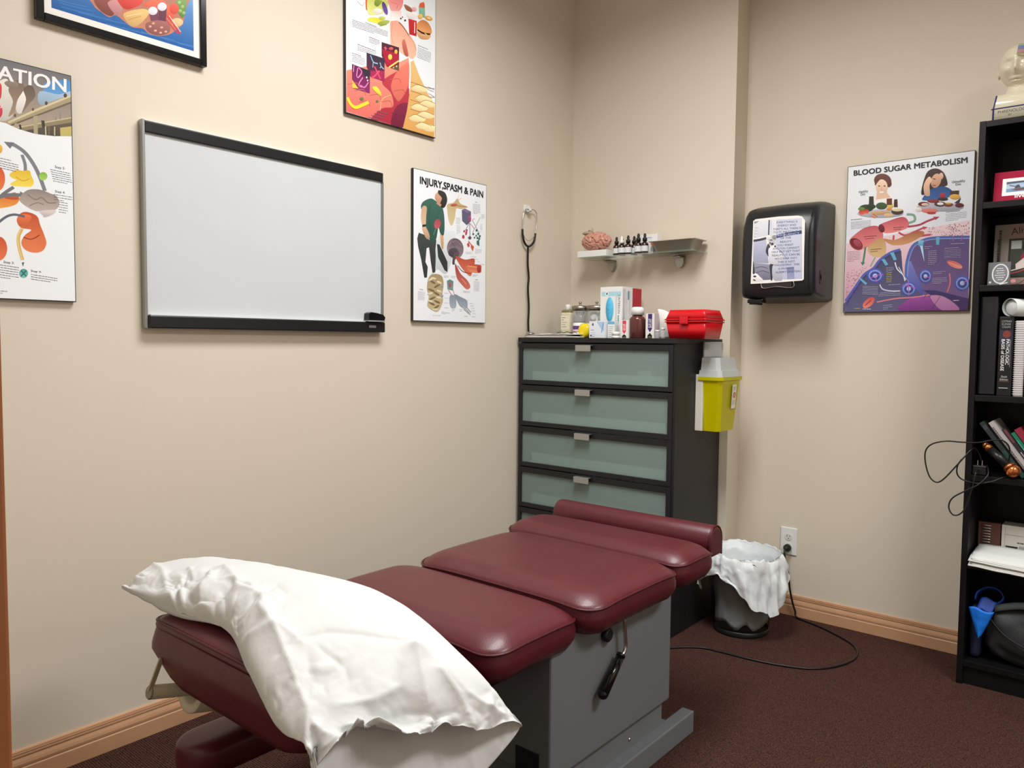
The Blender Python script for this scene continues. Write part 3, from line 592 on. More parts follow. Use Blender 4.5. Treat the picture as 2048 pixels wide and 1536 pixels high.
  ('t','80808A',1.0,5,[337.2,84.5,360.2,84.5,341.9,73.3]),
  ('t','80808A',1.0,1,[301.4,26.0,325.6,25.7,301.4,21.4]),
  ('t','80808A',1.0,1,[350.8,25.4,379.4,25.2,350.8,20.7]),
  ('T','141418','INJURY,SPASM & PAIN',[34.3,564.6,420.7,562.7,34.2,593.3]),
 ]),
 'ation': (0.694, 1.349, [
  ('p','6A6A70','B4A08C',[-13.1,627.8,194.0,630.1,189.4,463.7,141.1,453.8,84.4,450.5,39.9,457.6,-17.0,472.2]),
  ('s','4A8CC8','5A9CD8',[120.8,592.9,165.7,613.0,192.5,611.3,191.9,582.4,148.7,560.5,120.1,564.7]),
  ('s','9CB8D0','9CB8D0',[107.4,567.2,154.2,570.3,189.3,587.5,188.8,564.4,111.6,529.1]),
  ('s','D8D4CC','D8D4CC',[3.8,552.2,28.3,580.0,42.1,551.0,40.6,485.1,1.8,471.0]),
  ('s','E8E4E0','E8E4E0',[49.1,536.3,67.0,562.7,76.5,543.0,65.6,501.8,50.7,498.4]),
  ('s','7A6450','A08C78',[30.8,482.9,42.5,523.8,32.5,554.0,52.7,583.7,71.1,569.2,53.9,532.0,44.8,497.0]),
  ('s','5E4E42','8A7868',[63.0,498.4,73.9,536.8,68.0,562.9,87.4,578.8,96.9,553.5,81.2,527.5]),
  ('s','8A7A6A','8A7A6A',[23.2,567.9,42.9,581.1,57.3,571.2,42.3,556.5]),
  ('p','6A5C4C','4A4034',[39.9,454.9,190.6,518.8,189.4,463.7,141.1,453.8,74.3,448.4]),
  ('l','A89878',16,[18.0,452.9,75.4,494.0,137.7,538.0,195.0,572.8]),
  ('l','D0C4A0',5,[30.4,466.5,101.1,516.6,191.8,577.8]),
  ('l','6A5C44',4,[25.3,453.4,100.8,501.4,192.5,559.6]),
  ('l','8C7E60',14,[44.6,450.4,110.5,478.4,191.5,510.3]),
  ('l','C0B490',4,[49.7,457.0,110.6,482.9,190.5,515.9]),
  ('l','3A342C',8,[113.3,490.2,115.5,471.0]),
  ('l','2E2A26',5,[57.3,466.9,59.5,455.2]),
  ('p','A8A080','A8A080',[90.5,496.3,100.8,500.9,100.6,447.1,90.4,446.2]),
  ('p','A8A080','A8A080',[45.0,467.0,51.0,469.9,51.6,451.9,45.7,453.4]),
  ('l','C0B890',3,[142.7,479.7,142.2,455.7]),
  ('l','6A6250',4,[128.5,476.6,128.0,452.8]),
  ('l','C8BC98',3,[119.7,475.9,120.2,452.3]),
  ('p','C0B068','C0B068',[156.5,479.8,187.3,490.4,187.3,463.8,157.0,457.1]),
  ('s','4A3A2A','4A3A2A',[126.8,540.0,126.3,537.3,124.9,535.1,123.1,534.0,121.3,534.3,120.0,535.8,119.6,538.2,120.1,540.9,121.5,543.1,123.3,544.2,125.1,543.9,126.4,542.4]),
  ('s','4A3A2A','4A3A2A',[176.1,572.8,175.4,569.8,173.8,567.3,171.6,566.0,169.5,566.3,168.0,568.0,167.5,570.7,168.1,573.7,169.7,576.2,171.9,577.5,174.0,577.3,175.6,575.5]),
  ('s','5A4A3A','5A4A3A',[92.5,515.1,92.1,513.1,91.1,511.5,89.8,510.6,88.6,510.9,87.7,512.1,87.4,514.0,87.8,516.0,88.7,517.6,90.0,518.5,91.3,518.2,92.2,517.0]),
  ('s','5A4A3A','5A4A3A',[49.0,489.2,48.6,486.9,47.7,485.1,46.4,484.2,45.2,484.6,44.3,486.0,44.1,488.1,44.5,490.4,45.4,492.2,46.6,493.1,47.9,492.7,48.7,491.3]),
  ('l','8A8278',2,[146.5,508.9,146.3,497.5]),
  ('l','8A8278',2,[158.4,520.1,158.0,502.9]),
  ('s','C8283C','C8283C',[4.1,565.7,15.4,563.2,17.0,547.4,13.6,525.0,3.0,519.8]),
  ('s','C82848','C82848',[2.7,508.9,15.0,503.7,17.5,490.8,12.4,476.1,1.8,471.0]),
  ('l','F0C8D0',3,[7.6,515.5,18.0,509.8,13.0,500.6]),
  ('p','EDF1F6','EDF1F6',[-17.2,464.1,23.1,463.8,54.6,454.2,94.5,449.8,141.1,452.6,196.0,464.5,186.0,-13.3,-29.3,-21.9]),
  ('l','7C7E84',10,[114.2,299.6,102.2,336.2,87.6,367.4,68.1,394.4,46.1,408.4,34.0,411.5]),
  ('p','6E7076','6E7076',[18.5,413.9,42.9,416.6,32.7,398.1]),
  ('l','7C7E84',8,[67.3,341.5,67.3,363.8,60.4,387.5]),
  ('s','E0B048','E0B048',[0.2,405.9,12.5,402.9,15.1,392.6,10.1,381.8,-0.5,378.8]),
  ('s','E2B828','F2DC58',[29.6,329.6,44.6,344.3,61.9,345.0,77.0,348.8,81.8,335.6,87.5,319.7,81.1,305.8,60.9,302.7,36.2,301.5,31.5,306.8,45.4,317.9,36.7,320.9]),
  ('l','C89818',2,[44.2,326.5,61.3,318.3,76.5,326.3]),
  ('s','7EB03C','A8D868',[121.4,340.5,119.8,334.6,115.9,329.8,110.7,327.4,105.6,328.1,101.9,331.6,100.6,337.1,102.1,342.9,106.0,347.7,111.2,350.1,116.4,349.5,120.1,346.0]),
  ('s','D2542C','E87A40',[19.1,316.9,16.2,300.0,9.2,286.9,-0.0,281.1,-9.0,284.1,-15.3,295.0,-17.3,310.9,-14.5,327.6,-7.6,340.7,1.6,346.6,10.6,343.8,17.0,333.0]),
  ('s','D87828','F0A048',[-3.5,256.1,15.9,267.1,40.4,273.5,51.2,269.5,44.9,254.7,25.1,243.7,-4.0,237.0]),
  ('s','C85828','C85828',[15.9,267.1,40.7,284.6,51.2,269.5,35.3,264.4]),
  ('l','6E7278',8,[-3.5,256.1,16.2,278.1,38.6,298.0]),
  ('l','6E7278',9,[1.5,265.0,25.8,275.2,57.9,279.9]),
  ('p','6E7278','6E7278',[53.2,289.2,70.4,281.8,55.2,269.5]),
  ('s','8E827C','BCB0A8',[51.2,269.5,70.7,294.7,101.4,301.1,127.1,294.8,143.8,288.7,149.7,266.5,137.7,250.5,113.0,246.1,89.8,241.3,62.3,254.4]),
  ('l','7A6E68',2.5,[70.5,283.5,90.5,272.4,106.0,280.3,121.3,268.3,142.4,271.3]),
  ('l','7A6E68',2,[74.8,253.3,95.4,264.6,110.8,261.1]),
  ('s','D0C4C4','D0C4C4',[100.0,242.7,139.3,250.7,133.8,238.5,112.6,227.3,107.5,232.3]),
  ('s','C04E28','E88050',[43.9,211.3,54.3,231.0,71.9,236.1,93.5,227.7,100.2,205.8,110.0,178.5,114.7,156.2,105.4,135.3,84.6,127.7,62.0,134.0,53.4,152.8,62.9,173.4,78.4,189.2,53.4,191.9]),
  ('l','8A3018',2.5,[58.8,167.3,77.8,163.7,98.6,177.3]),
  ('s','DC6838','DC6838',[45.0,215.9,59.2,228.9,79.2,225.8,68.7,204.9,51.0,197.2]),
  ('l','D8B060',8,[55.8,189.4,46.8,166.0,48.1,138.3,55.3,105.3]),
  ('l','E8CC88',3,[53.3,189.1,45.3,165.9,47.1,138.2,54.3,105.3]),
  ('l','5A6470',6,[-0.1,198.2,19.6,217.1,39.3,225.2,63.1,222.7]),
  ('s','C8502C','E87848',[19.5,132.7,16.4,116.4,8.6,104.0,-1.6,98.9,-11.6,102.3,-18.6,113.2,-20.9,128.8,-17.8,144.9,-10.2,157.3,-0.1,162.6,10.0,159.5,17.1,148.5]),
  ('p','5A5A60','5A5A60',[53.2,98.4,59.2,100.1,55.9,87.4]),
  ('s','4AA098','78C0B8',[67.6,70.3,66.0,64.0,62.0,59.1,56.7,57.1,51.5,58.4,47.7,62.7,46.5,68.8,48.0,75.0,52.0,79.9,57.3,81.9,62.5,80.7,66.3,76.4]),
  ('l','206860',3,[50.7,76.9,63.3,62.1]),
  ('l','206860',3,[63.7,77.9,50.3,61.2]),
  ('T','1C1C20','Step 5:',[140.8,366.6,166.8,366.5,140.9,373.5]),
  ('t','55555C',1.4,6,[128.6,359.9,179.0,357.1,130.0,353.9]),
  ('T','1C1C20','Step 4:',[139.8,299.5,165.4,299.4,140.0,305.9]),
  ('t','55555C',1.4,3,[136.5,292.8,183.6,291.6,136.4,285.9]),
  ('t','55555C',1.4,5,[148.8,273.9,171.8,272.5,148.7,267.0]),
  ('t','55555C',1.4,1,[8.8,368.6,33.9,366.6,8.7,363.1]),
  ('t','55555C',1.4,4,[-5.6,362.7,51.3,357.6,-5.8,356.7]),
  ('T','1C1C20','Step 3:',[10.3,93.8,35.2,92.5,10.4,99.9]),
  ('t','55555C',1.4,6,[-17.1,89.3,45.8,83.3,-17.3,82.8]),
  ('T','1C1C20','Step 4:',[74.8,75.3,100.3,73.8,74.9,81.0]),
  ('t','55555C',1.4,3,[74.6,67.4,140.4,60.5,74.4,61.2]),
  ('t','55555C',1.2,2,[-18.8,19.2,17.2,17.8,-19.0,13.7]),
  ('T','F2F2F2','TATION',[-23.8,573.9,173.6,581.3,-22.9,609.1]),
 ]),
 'digest': (1.837, 2.099, [
  ('p','E8A088','DC6C64',[1.8,153.1,32.8,166.8,172.9,226.6,264.2,256.1,313.2,287.1,314.9,94.6,279.4,-0.3,-0.2,1.2]),
  ('s','C84850','A82C44',[172.9,154.7,252.6,218.4,313.3,265.3,315.3,165.0,311.9,93.9,279.4,1.0,218.2,0.9,161.7,1.4,117.6,0.1,172.9,52.8,229.7,74.6,218.1,123.4]),
  ('s','E87868','E87868',[252.6,218.4,313.3,265.3,311.7,181.7,270.3,110.2,247.0,104.6,218.1,149.2]),
  ('s','7A2040','7A2040',[247.0,78.7,311.9,107.1,309.0,75.6,279.4,0.1,218.2,-0.4]),
  ('p','E8C080','D8A058',[318.6,271.2,338.5,283.2,372.3,228.3,413.0,176.1,457.7,132.6,456.5,-1.8,281.1,-0.8,303.0,74.2,320.7,166.4]),
  ('l','8A5A30',2,[320.7,192.7,360.1,194.0,422.3,194.2,457.3,200.7]),
  ('l','8A5A30',2,[320.7,157.6,360.2,158.6,422.5,158.2,457.5,164.4]),
  ('l','8A5A30',2,[320.8,122.4,360.4,123.0,422.7,122.1,457.7,128.0]),
  ('l','8A5A30',2,[320.9,85.0,360.5,85.2,422.8,83.7,457.9,89.4]),
  ('l','8A5A30',2,[321.1,45.3,360.6,45.1,423.0,43.0,458.1,48.3]),
  ('s','F4DCA8','F4DCA8',[323.7,171.5,360.1,191.8,416.0,190.3,403.6,173.8,348.0,162.2]),
  ('s','F4DCA8','F4DCA8',[348.1,137.8,384.9,158.0,441.6,156.0,428.9,139.4,372.6,128.2]),
  ('s','F4DCA8','F4DCA8',[323.9,96.7,360.4,116.4,416.4,113.9,403.9,97.4,348.2,86.9]),
  ('s','F4DCA8','F4DCA8',[312.0,49.9,348.3,69.1,404.0,66.0,391.6,49.7,336.2,39.8]),
  ('s','F4DCA8','F4DCA8',[360.5,74.1,397.6,93.8,454.7,90.9,442.0,74.4,385.3,64.0]),
  ('s','F4DCA8','F4DCA8',[348.4,26.9,385.4,46.1,442.1,42.6,429.5,26.3,373.1,16.5]),
  ('s','F4DCA8','F4DCA8',[385.4,25.9,423.0,45.3,480.8,41.8,467.9,25.3,410.5,15.5]),
  ('s','F4DCA8','F4DCA8',[372.7,121.5,410.0,141.6,467.3,139.4,454.5,122.8,397.6,111.7]),
  ('l','A87038',2,[323.7,171.5,360.1,191.8,416.0,190.3]),
  ('l','A87038',2,[348.1,137.8,384.9,158.0,441.6,156.0]),
  ('l','A87038',2,[323.9,96.7,360.4,116.4,416.4,113.9]),
  ('l','A87038',2,[312.0,49.9,348.3,69.1,404.0,66.0]),
  ('l','A87038',2,[360.5,74.1,397.6,93.8,454.7,90.9]),
  ('l','A87038',2,[348.4,26.9,385.4,46.1,442.1,42.6]),
  ('l','A87038',2,[372.7,121.5,410.0,141.6,467.3,139.4]),
  ('l','FFFFFF',7,[290.5,354.5,305.4,324.2,317.4,270.8,318.8,209.8,315.3,165.0]),
  ('s','F0A890','F4C4A8',[217.9,400.9,264.0,411.1,305.2,385.0,347.4,349.6,352.4,311.4,332.4,288.1,308.4,292.3,293.4,342.4,278.7,342.4,275.8,319.9,290.6,289.5,252.5,300.2,219.1,303.4,215.1,353.3]),
  ('s','C8685C','C8685C',[275.8,332.9,288.7,351.8,305.4,315.5,308.4,290.2,287.6,293.0]),
  ('l','5A3020',3.5,[259.3,409.7,287.4,394.7,311.2,373.8]),
  ('l','C07860',2,[311.2,373.8,341.3,352.2,350.5,328.5]),
  ('l','D88870',2,[226.5,399.3,220.8,355.0,229.4,314.9]),
  ('s','E88080','F0A8A0',[203.7,485.1,275.5,509.4,276.7,475.4,252.3,446.0,223.6,440.9,211.1,453.8]),
  ('l','D86868',2,[217.9,473.0,252.2,475.9,246.5,456.9]),
  ('p','F0D0C8','FFFFFF',[217.9,439.1,272.6,456.9,272.7,422.5,220.8,401.8]),
  ('s','40302C','40302C',[274.4,428.2,273.8,426.3,272.1,424.5,269.8,423.3,267.4,423.0,265.7,423.7,265.1,425.2,265.7,427.2,267.4,429.0,269.8,430.2,272.1,430.4,273.8,429.7]),
  ('s','40302C','40302C',[297.4,428.1,296.7,426.0,294.7,423.9,292.1,422.6,289.4,422.3,287.5,423.1,286.8,424.8,287.5,427.0,289.4,429.0,292.1,430.4,294.7,430.7,296.7,429.9]),
  ('s','40302C','40302C',[281.5,436.0,281.1,434.6,280.0,433.3,278.5,432.5,277.1,432.4,276.0,433.0,275.6,434.2,276.0,435.6,277.1,436.9,278.5,437.7,280.0,437.8,281.1,437.2]),
  ('s','E86838','E86838',[92.3,447.6,107.3,452.6,104.6,410.5,93.9,407.0]),
  ('s','C8D060','E8EC98',[102.0,446.7,139.8,463.6,195.2,473.9,200.9,450.5,172.9,416.1,123.5,393.9,101.9,397.3]),
  ('s','8A9A40','8A9A40',[139.8,455.3,172.9,462.2,150.8,434.0,134.4,436.9]),
  ('s','F2F0E8','F2F0E8',[172.9,424.5,169.9,418.3,161.8,411.8,150.8,406.9,139.8,404.7,131.8,405.9,128.9,410.2,131.8,416.3,139.8,422.7,150.8,427.7,161.8,429.9,169.9,428.7]),
  ('s','5A3C90','7A5CB0',[197.5,445.6,201.5,434.1,201.5,424.1,197.6,418.2,190.8,418.0,183.0,423.6,176.2,433.5,172.3,444.9,172.3,454.9,176.1,460.8,182.9,461.0,190.7,455.5]),
  ('s','F0D820','F8EC60',[179.2,387.4,172.9,381.0,157.8,374.2,138.0,368.7,118.8,366.1,105.4,367.0,101.2,371.1,107.2,377.3,121.9,384.1,141.6,389.6,161.0,392.4,174.8,391.6]),
  ('s','A8B850','A8B850',[211.5,397.4,208.6,391.7,198.4,383.7,183.6,375.5,168.3,369.4,156.5,367.0,151.4,368.9,154.2,374.5,164.3,382.4,178.9,390.5,194.3,396.7,206.3,399.2]),
  ('s','C8D070','C8D070',[189.7,402.5,187.4,398.0,181.3,393.3,172.9,389.6,164.6,388.0,158.5,388.8,156.3,391.9,158.5,396.4,164.6,401.1,172.9,404.8,181.3,406.4,187.4,405.6]),
  ('l','88A040',3,[161.8,364.3,195.3,381.1]),
  ('l','C0C0C8',1.5,[51.7,421.7,75.3,413.2,85.9,429.0]),
  ('p','D03038','B82830',[309.8,439.5,355.0,444.2,354.0,383.2,314.8,379.2]),
  ('l','F8F0F0',4,[344.1,436.3,343.0,392.2]),
  ('s','FCF4F4','FCF4F4',[357.0,464.8,350.2,455.3,337.8,447.5,323.1,443.4,310.0,444.0,302.0,449.3,301.3,457.7,307.8,467.1,320.1,474.9,334.8,479.1,348.0,478.6,356.1,473.3]),
  ('s','E8B0B8','E8B0B8',[354.2,490.0,352.3,484.5,347.0,479.3,339.7,475.6,332.5,474.6,327.2,476.4,325.3,480.5,327.2,485.9,332.4,491.2,339.7,494.8,346.9,495.9,352.2,494.1]),
  ('s','A06048','A06048',[287.2,487.5,322.8,486.3,328.9,470.8,299.1,469.8]),
  ('s','C88050','F0A868',[356.2,433.6,383.7,457.6,414.8,458.6,437.0,438.7,433.9,415.3,390.1,410.9,358.1,413.5]),
  ('l','4A2818',7,[358.1,410.9,390.1,406.5,430.8,414.4]),
  ('s','E0A878','E0A878',[358.2,403.4,396.4,401.7,433.9,410.9,418.3,390.5,377.9,380.6,359.4,390.6]),
  ('l','E8D860',4,[399.4,409.3,413.8,404.8]),
  ('p','E06848','E06848',[371.2,519.7,392.7,532.2,398.9,524.5,399.0,509.0,365.2,500.1]),
  ('p','90C8A8','78B098',[366.4,502.7,399.6,509.2,401.0,472.0,368.3,465.1]),
  ('s','F0C070','F0C070',[388.0,472.3,386.2,466.4,381.3,460.9,374.5,457.4,367.8,456.6,362.8,458.9,361.0,463.6,362.8,469.5,367.7,474.9,374.4,478.5,381.2,479.3,386.2,477.0]),
  ('s','E8A850','E8A850',[442.4,477.4,437.4,472.4,428.0,468.3,416.8,466.4,406.8,467.1,400.6,470.2,399.9,474.9,404.8,479.9,414.1,483.9,425.3,485.9,435.4,485.2,441.6,482.1]),
  ('s','F4D8B0','F4D8B0',[431.7,477.1,429.6,475.1,425.5,473.4,420.6,472.6,416.1,472.9,413.3,474.1,412.8,476.0,415.0,478.0,419.0,479.6,424.0,480.4,428.5,480.2,431.3,479.0]),
  ('p','4A3040','8A1C38',[170.7,306.1,260.0,311.0,259.6,220.3,195.3,220.0,170.7,255.5]),
  ('p','B02840','B02840',[170.7,280.8,260.1,285.2,259.6,254.8,195.3,220.0]),
  ('s','F0D860','F0D860',[223.7,264.1,222.4,258.2,218.6,253.1,213.5,250.2,208.4,250.2,204.6,253.2,203.2,258.4,204.6,264.3,208.3,269.4,213.5,272.3,218.6,272.3,222.4,269.3]),
  ('s','F0C050','F0C050',[251.9,292.3,250.9,287.7,247.9,283.7,243.8,281.4,239.8,281.4,236.8,283.7,235.8,287.7,236.8,292.3,239.8,296.3,243.8,298.6,247.9,298.6,250.8,296.3]),
  ('s','E05868','E05868',[229.4,297.8,227.9,294.4,223.7,291.0,218.0,288.6,212.3,287.7,208.1,288.7,206.6,291.2,208.1,294.7,212.3,298.0,218.0,300.5,223.7,301.4,227.9,300.4]),
  ('l','F07080',3,[181.3,288.1,198.1,288.8]),
  ('l','F07080',4,[189.7,294.8,190.8,280.3]),
  ('l','D02848',4,[189.7,248.2,229.5,233.6,252.6,227.0]),
  ('l','F0D870',6,[206.7,218.9,258.4,258.8]),
  ('p','6A5A40','6A5A40',[218.1,219.8,259.6,246.2,259.6,220.3]),
  ('s','F0E8C0','F0E8C0',[250.3,235.0,249.8,233.4,248.5,231.9,246.8,231.0,245.1,231.0,243.8,231.7,243.3,233.1,243.8,234.7,245.1,236.2,246.8,237.1,248.5,237.1,249.8,236.4]),
  ('s','F0E8C0','F0E8C0',[233.5,225.3,233.1,223.9,232.1,222.7,230.7,221.9,229.2,221.9,228.2,222.6,227.8,223.7,228.2,225.1,229.2,226.4,230.7,227.1,232.1,227.1,233.1,226.5]),
  ('p','3A3848','6A2848',[96.3,244.8,185.2,246.9,184.7,158.6,115.1,158.6,96.2,193.0]),
  ('p','A83058','A83058',[115.1,181.5,185.2,200.3,184.7,158.6,115.1,158.6]),
  ('l','90D0E8',4,[115.2,239.8,128.7,218.6,150.7,218.4]),
  ('l','90D0E8',3,[128.7,218.6,126.0,197.0]),
  ('l','90D0E8',4,[161.8,225.6,168.4,212.7,181.3,205.6]),
  ('l','90D0E8',3,[168.4,212.7,161.8,204.6]),
  ('l','F05878',6,[134.2,203.4,150.7,182.6,164.5,163.1]),
  ('l','F05878',6,[159.0,193.3,134.2,165.7,120.5,157.9]),
  ('p','6A2858','8C3068',[26.6,183.0,111.8,180.6,111.2,95.8,27.4,94.7]),
  ('p','3A3040','3A3040',[69.5,181.6,111.8,180.6,111.3,147.1,85.4,152.9]),
  ('p','F0C848','F0C848',[26.4,125.1,56.2,99.9,27.4,94.7]),
  ('l','E8A0C8',3,[35.4,180.6,32.8,155.3]),
  ('l','E890C0',4,[53.7,175.3,48.4,147.2,56.3,141.1,72.2,165.9,56.3,178.1]),
  ('l','E890C0',4,[77.4,146.6,58.8,117.0,72.0,108.0]),
  ('l','E890C0',4,[104.2,134.9,85.4,111.4,66.8,114.9]),
  ('s','F8F0F8','F8F0F8',[99.9,152.5,99.4,150.5,98.0,148.8,96.2,147.8,94.3,147.8,92.9,148.8,92.4,150.5,92.9,152.5,94.3,154.3,96.2,155.3,98.0,155.3,99.4,154.2]),
  ('s','F8F0F8','F8F0F8',[103.7,141.8,103.2,140.1,102.1,138.5,100.4,137.7,98.8,137.7,97.6,138.6,97.2,140.2,97.7,141.9,98.8,143.5,100.5,144.3,102.1,144.3,103.3,143.4]),
  ('l','F0D838',12,[4.1,54.3,19.4,33.5,42.9,26.7,74.6,42.4,106.8,62.5]),
  ('s','F0D848','F0D848',[123.2,120.9,145.1,128.6,167.3,110.9,164.5,97.5,139.6,108.2]),
  ('s','6A7848','6A7848',[81.6,67.7,80.3,64.1,76.7,60.8,72.0,58.8,67.2,58.5,63.7,60.1,62.4,63.1,63.7,66.7,67.2,70.0,72.0,72.0,76.8,72.3,80.3,70.7]),
  ('s','6A7848','6A7848',[154.5,76.0,153.6,73.3,151.2,70.8,147.8,69.4,144.5,69.3,142.1,70.5,141.2,72.8,142.1,75.6,144.5,78.0,147.9,79.5,151.2,79.6,153.6,78.3]),
  ('l','E8B078',4,[161.7,41.7,172.9,86.8,218.1,114.9]),
  ('l','D07868',2,[6.8,103.7,48.3,118.5,58.8,100.6]),
  ('l','D07868',2,[37.8,87.1,80.0,101.8,90.7,83.6]),
  ('l','D07868',2,[112.3,88.9,156.2,103.9,167.3,85.4]),
  ('l','D07868',2,[212.4,173.4,258.5,189.7,270.2,171.1]),
  ('l','D07868',2,[235.4,136.3,282.0,152.3,293.9,133.4]),
  ('l','D07868',2,[167.3,77.0,212.4,92.0,223.9,73.2]),
  ('l','D07868',2,[58.7,51.0,101.4,65.4,112.2,47.1]),
  ('t','8A8A90',1.8,1,[90.1,354.4,145.3,355.0,90.0,350.3]),
  ('t','9898A0',1.3,5,[28.1,345.1,202.1,353.6,28.1,339.4]),
  ('t','8A8A90',1.8,1,[108.2,306.3,159.0,306.0,108.2,302.2]),
  ('t','9898A0',1.3,3,[108.2,300.1,160.7,301.1,108.2,294.3]),
  ('t','8A8A90',1.8,1,[52.9,262.3,142.5,262.2,52.8,258.2]),
  ('t','9898A0',1.3,3,[52.8,254.9,142.4,255.9,52.8,249.2]),
  ('t','8A8A90',1.8,1,[27.8,223.2,69.6,222.8,27.7,219.2]),
  ('t','9898A0',1.3,5,[27.7,216.7,88.2,217.7,27.7,211.0]),
  ('t','8A8A90',1.8,1,[362.6,348.7,418.5,348.9,362.6,344.3]),
  ('t','9898A0',1.3,7,[360.8,340.3,436.2,338.8,360.2,333.9]),
  ('t','70707A',1.8,4,[145.1,35.8,202.2,36.0,131.3,25.0]),
  ('t','70707A',1.6,2,[416.0,197.1,455.4,194.8,416.1,187.2]),
  ('t','70707A',1.6,1,[422.4,171.7,456.9,164.3,422.5,161.8]),
  ('t','8A4840',1.5,1,[218.2,48.2,276.3,48.4,218.2,39.6]),
 ]),
 'framed': (0.834, 2.15, [
  ('p','6A9CD0','2C62A8',[1.6,53.2,415.5,196.9,410.6,-0.8,0.4,0.0]),
  ('l','4A80C0',2.5,[7.2,27.3,49.6,29.2,93.2,33.4]),
  ('l','4A80C0',2.5,[27.9,11.8,70.9,13.5,115.2,17.4]),
  ('l','4A80C0',2.5,[70.8,11.7,115.1,13.4,160.9,17.4]),
  ('l','4A80C0',2.5,[143.3,3.1,189.9,4.6,238.1,8.6]),
  ('l','4A80C0',2.5,[244.3,10.5,294.2,12.2,345.9,16.5]),
  ('l','4A80C0',2.5,[307.0,11.1,359.0,12.8,412.9,17.2]),
  ('l','4A80C0',2.5,[359.0,10.9,412.9,12.7,468.7,17.2]),
  ('l','4A80C0',2.5,[22.8,21.4,65.6,23.1,109.8,27.3]),
  ('l','4A80C0',2.5,[115.1,14.5,160.9,16.2,208.1,20.4]),
  ('l','4A80C0',2.5,[190.0,5.8,238.1,7.4,287.9,11.5]),
  ('s','A86858','C88870',[111.1,91.2,111.3,45.1,132.4,31.7,155.2,24.4,172.9,36.0,196.3,25.6,220.0,16.3,250.6,21.5,269.1,11.9,300.7,15.4,333.1,30.1,353.0,50.0,374.6,75.6,384.0,122.9,388.3,187.5]),
  ('s','8C5048','8C5048',[113.2,57.3,139.0,77.6,173.3,59.8,161.1,29.3,132.5,33.5]),
  ('s','C88C90','C88C90',[150.2,63.9,185.5,81.6,190.8,53.7,172.9,37.2]),
  ('s','D84840','D84840',[174.0,95.4,221.9,117.7,252.1,103.9,233.3,79.5,196.9,61.6]),
  ('s','E0B878','E0B878',[196.7,49.6,251.6,79.5,270.1,73.4,244.7,34.9,220.1,18.1,203.4,27.9]),
  ('l','F0D8A0',2,[202.5,42.5,251.4,67.3]),
  ('l','C89858',2,[205.3,31.5,245.1,56.2]),
  ('s','E86850','E86850',[251.9,91.7,296.1,124.8,321.6,121.0,347.2,98.3,333.8,75.3,282.9,89.8]),
  ('p','7A4858','7A4858',[270.1,73.4,296.8,88.1,301.4,58.8,275.9,44.6]),
  ('p','6A3E50','6A3E50',[297.1,106.7,324.7,112.7,320.6,58.7,300.0,52.2]),
  ('s','E8E4F0','E8E4F0',[295.5,87.7,293.5,80.9,288.3,74.8,281.3,70.9,274.4,70.3,269.5,73.2,267.7,78.7,269.7,85.4,274.8,91.6,281.8,95.5,288.7,96.1,293.7,93.3]),
  ('s','E8E4F0','E8E4F0',[324.0,109.4,322.0,102.5,316.7,96.3,309.6,92.3,302.5,91.7,297.5,94.5,295.7,100.1,297.7,106.9,302.9,113.1,310.0,117.1,317.0,117.8,322.2,115.0]),
  ('s','9A6460','9A6460',[260.2,39.7,295.0,59.9,330.3,61.7,329.9,33.5,294.3,14.7,264.2,17.8]),
  ('s','E8A890','E8A890',[277.0,35.8,276.4,34.1,274.7,32.5,272.5,31.4,270.3,31.1,268.7,31.7,268.2,33.1,268.8,34.8,270.4,36.4,272.6,37.5,274.8,37.8,276.4,37.2]),
  ('s','E8A890','E8A890',[292.6,28.3,292.0,26.6,290.3,25.0,288.1,23.9,285.9,23.6,284.3,24.3,283.7,25.6,284.3,27.3,286.0,29.0,288.2,30.1,290.4,30.3,292.0,29.7]),
  ('s','E8A890','E8A890',[312.0,43.6,311.3,41.8,309.7,40.2,307.4,39.1,305.2,38.8,303.6,39.4,303.0,40.8,303.6,42.5,305.3,44.2,307.5,45.3,309.8,45.6,311.4,45.0]),
  ('s','E8A890','E8A890',[324.7,35.1,324.1,33.3,322.4,31.7,320.1,30.6,317.9,30.3,316.2,30.9,315.6,32.3,316.3,34.1,318.0,35.7,320.2,36.8,322.5,37.1,324.1,36.5]),
  ('s','E8A890','E8A890',[286.6,48.0,286.0,46.3,284.4,44.6,282.1,43.5,279.9,43.3,278.3,43.9,277.8,45.2,278.4,47.0,280.0,48.6,282.2,49.7,284.4,50.0,286.1,49.4]),
  ('s','E8A890','E8A890',[308.5,27.0,307.9,25.3,306.2,23.6,304.0,22.5,301.7,22.3,300.1,22.9,299.5,24.3,300.2,26.0,301.8,27.7,304.1,28.8,306.3,29.0,307.9,28.4]),
  ('s','6E9048','6E9048',[354.4,138.2,384.6,161.0,384.6,116.7,373.5,91.1,357.2,107.8]),
  ('s','98B868','98B868',[369.5,137.0,368.8,134.2,366.8,131.7,364.1,130.2,361.5,130.0,359.6,131.2,358.9,133.5,359.7,136.2,361.6,138.7,364.3,140.3,366.9,140.5,368.9,139.3]),
  ('s','98B868','98B868',[379.4,127.7,378.6,124.9,376.6,122.4,374.0,120.8,371.3,120.6,369.4,121.9,368.7,124.1,369.4,126.9,371.4,129.4,374.1,131.0,376.8,131.2,378.7,130.0]),
  ('s','98B868','98B868',[372.5,112.8,371.7,110.0,369.8,107.5,367.1,106.0,364.4,105.8,362.5,107.0,361.8,109.3,362.6,112.1,364.6,114.6,367.2,116.1,369.9,116.3,371.8,115.1]),
  ('s','98B868','98B868',[383.1,109.9,382.4,107.2,380.4,104.7,377.7,103.1,375.0,102.9,373.1,104.2,372.4,106.5,373.2,109.2,375.1,111.7,377.8,113.3,380.5,113.5,382.5,112.3]),
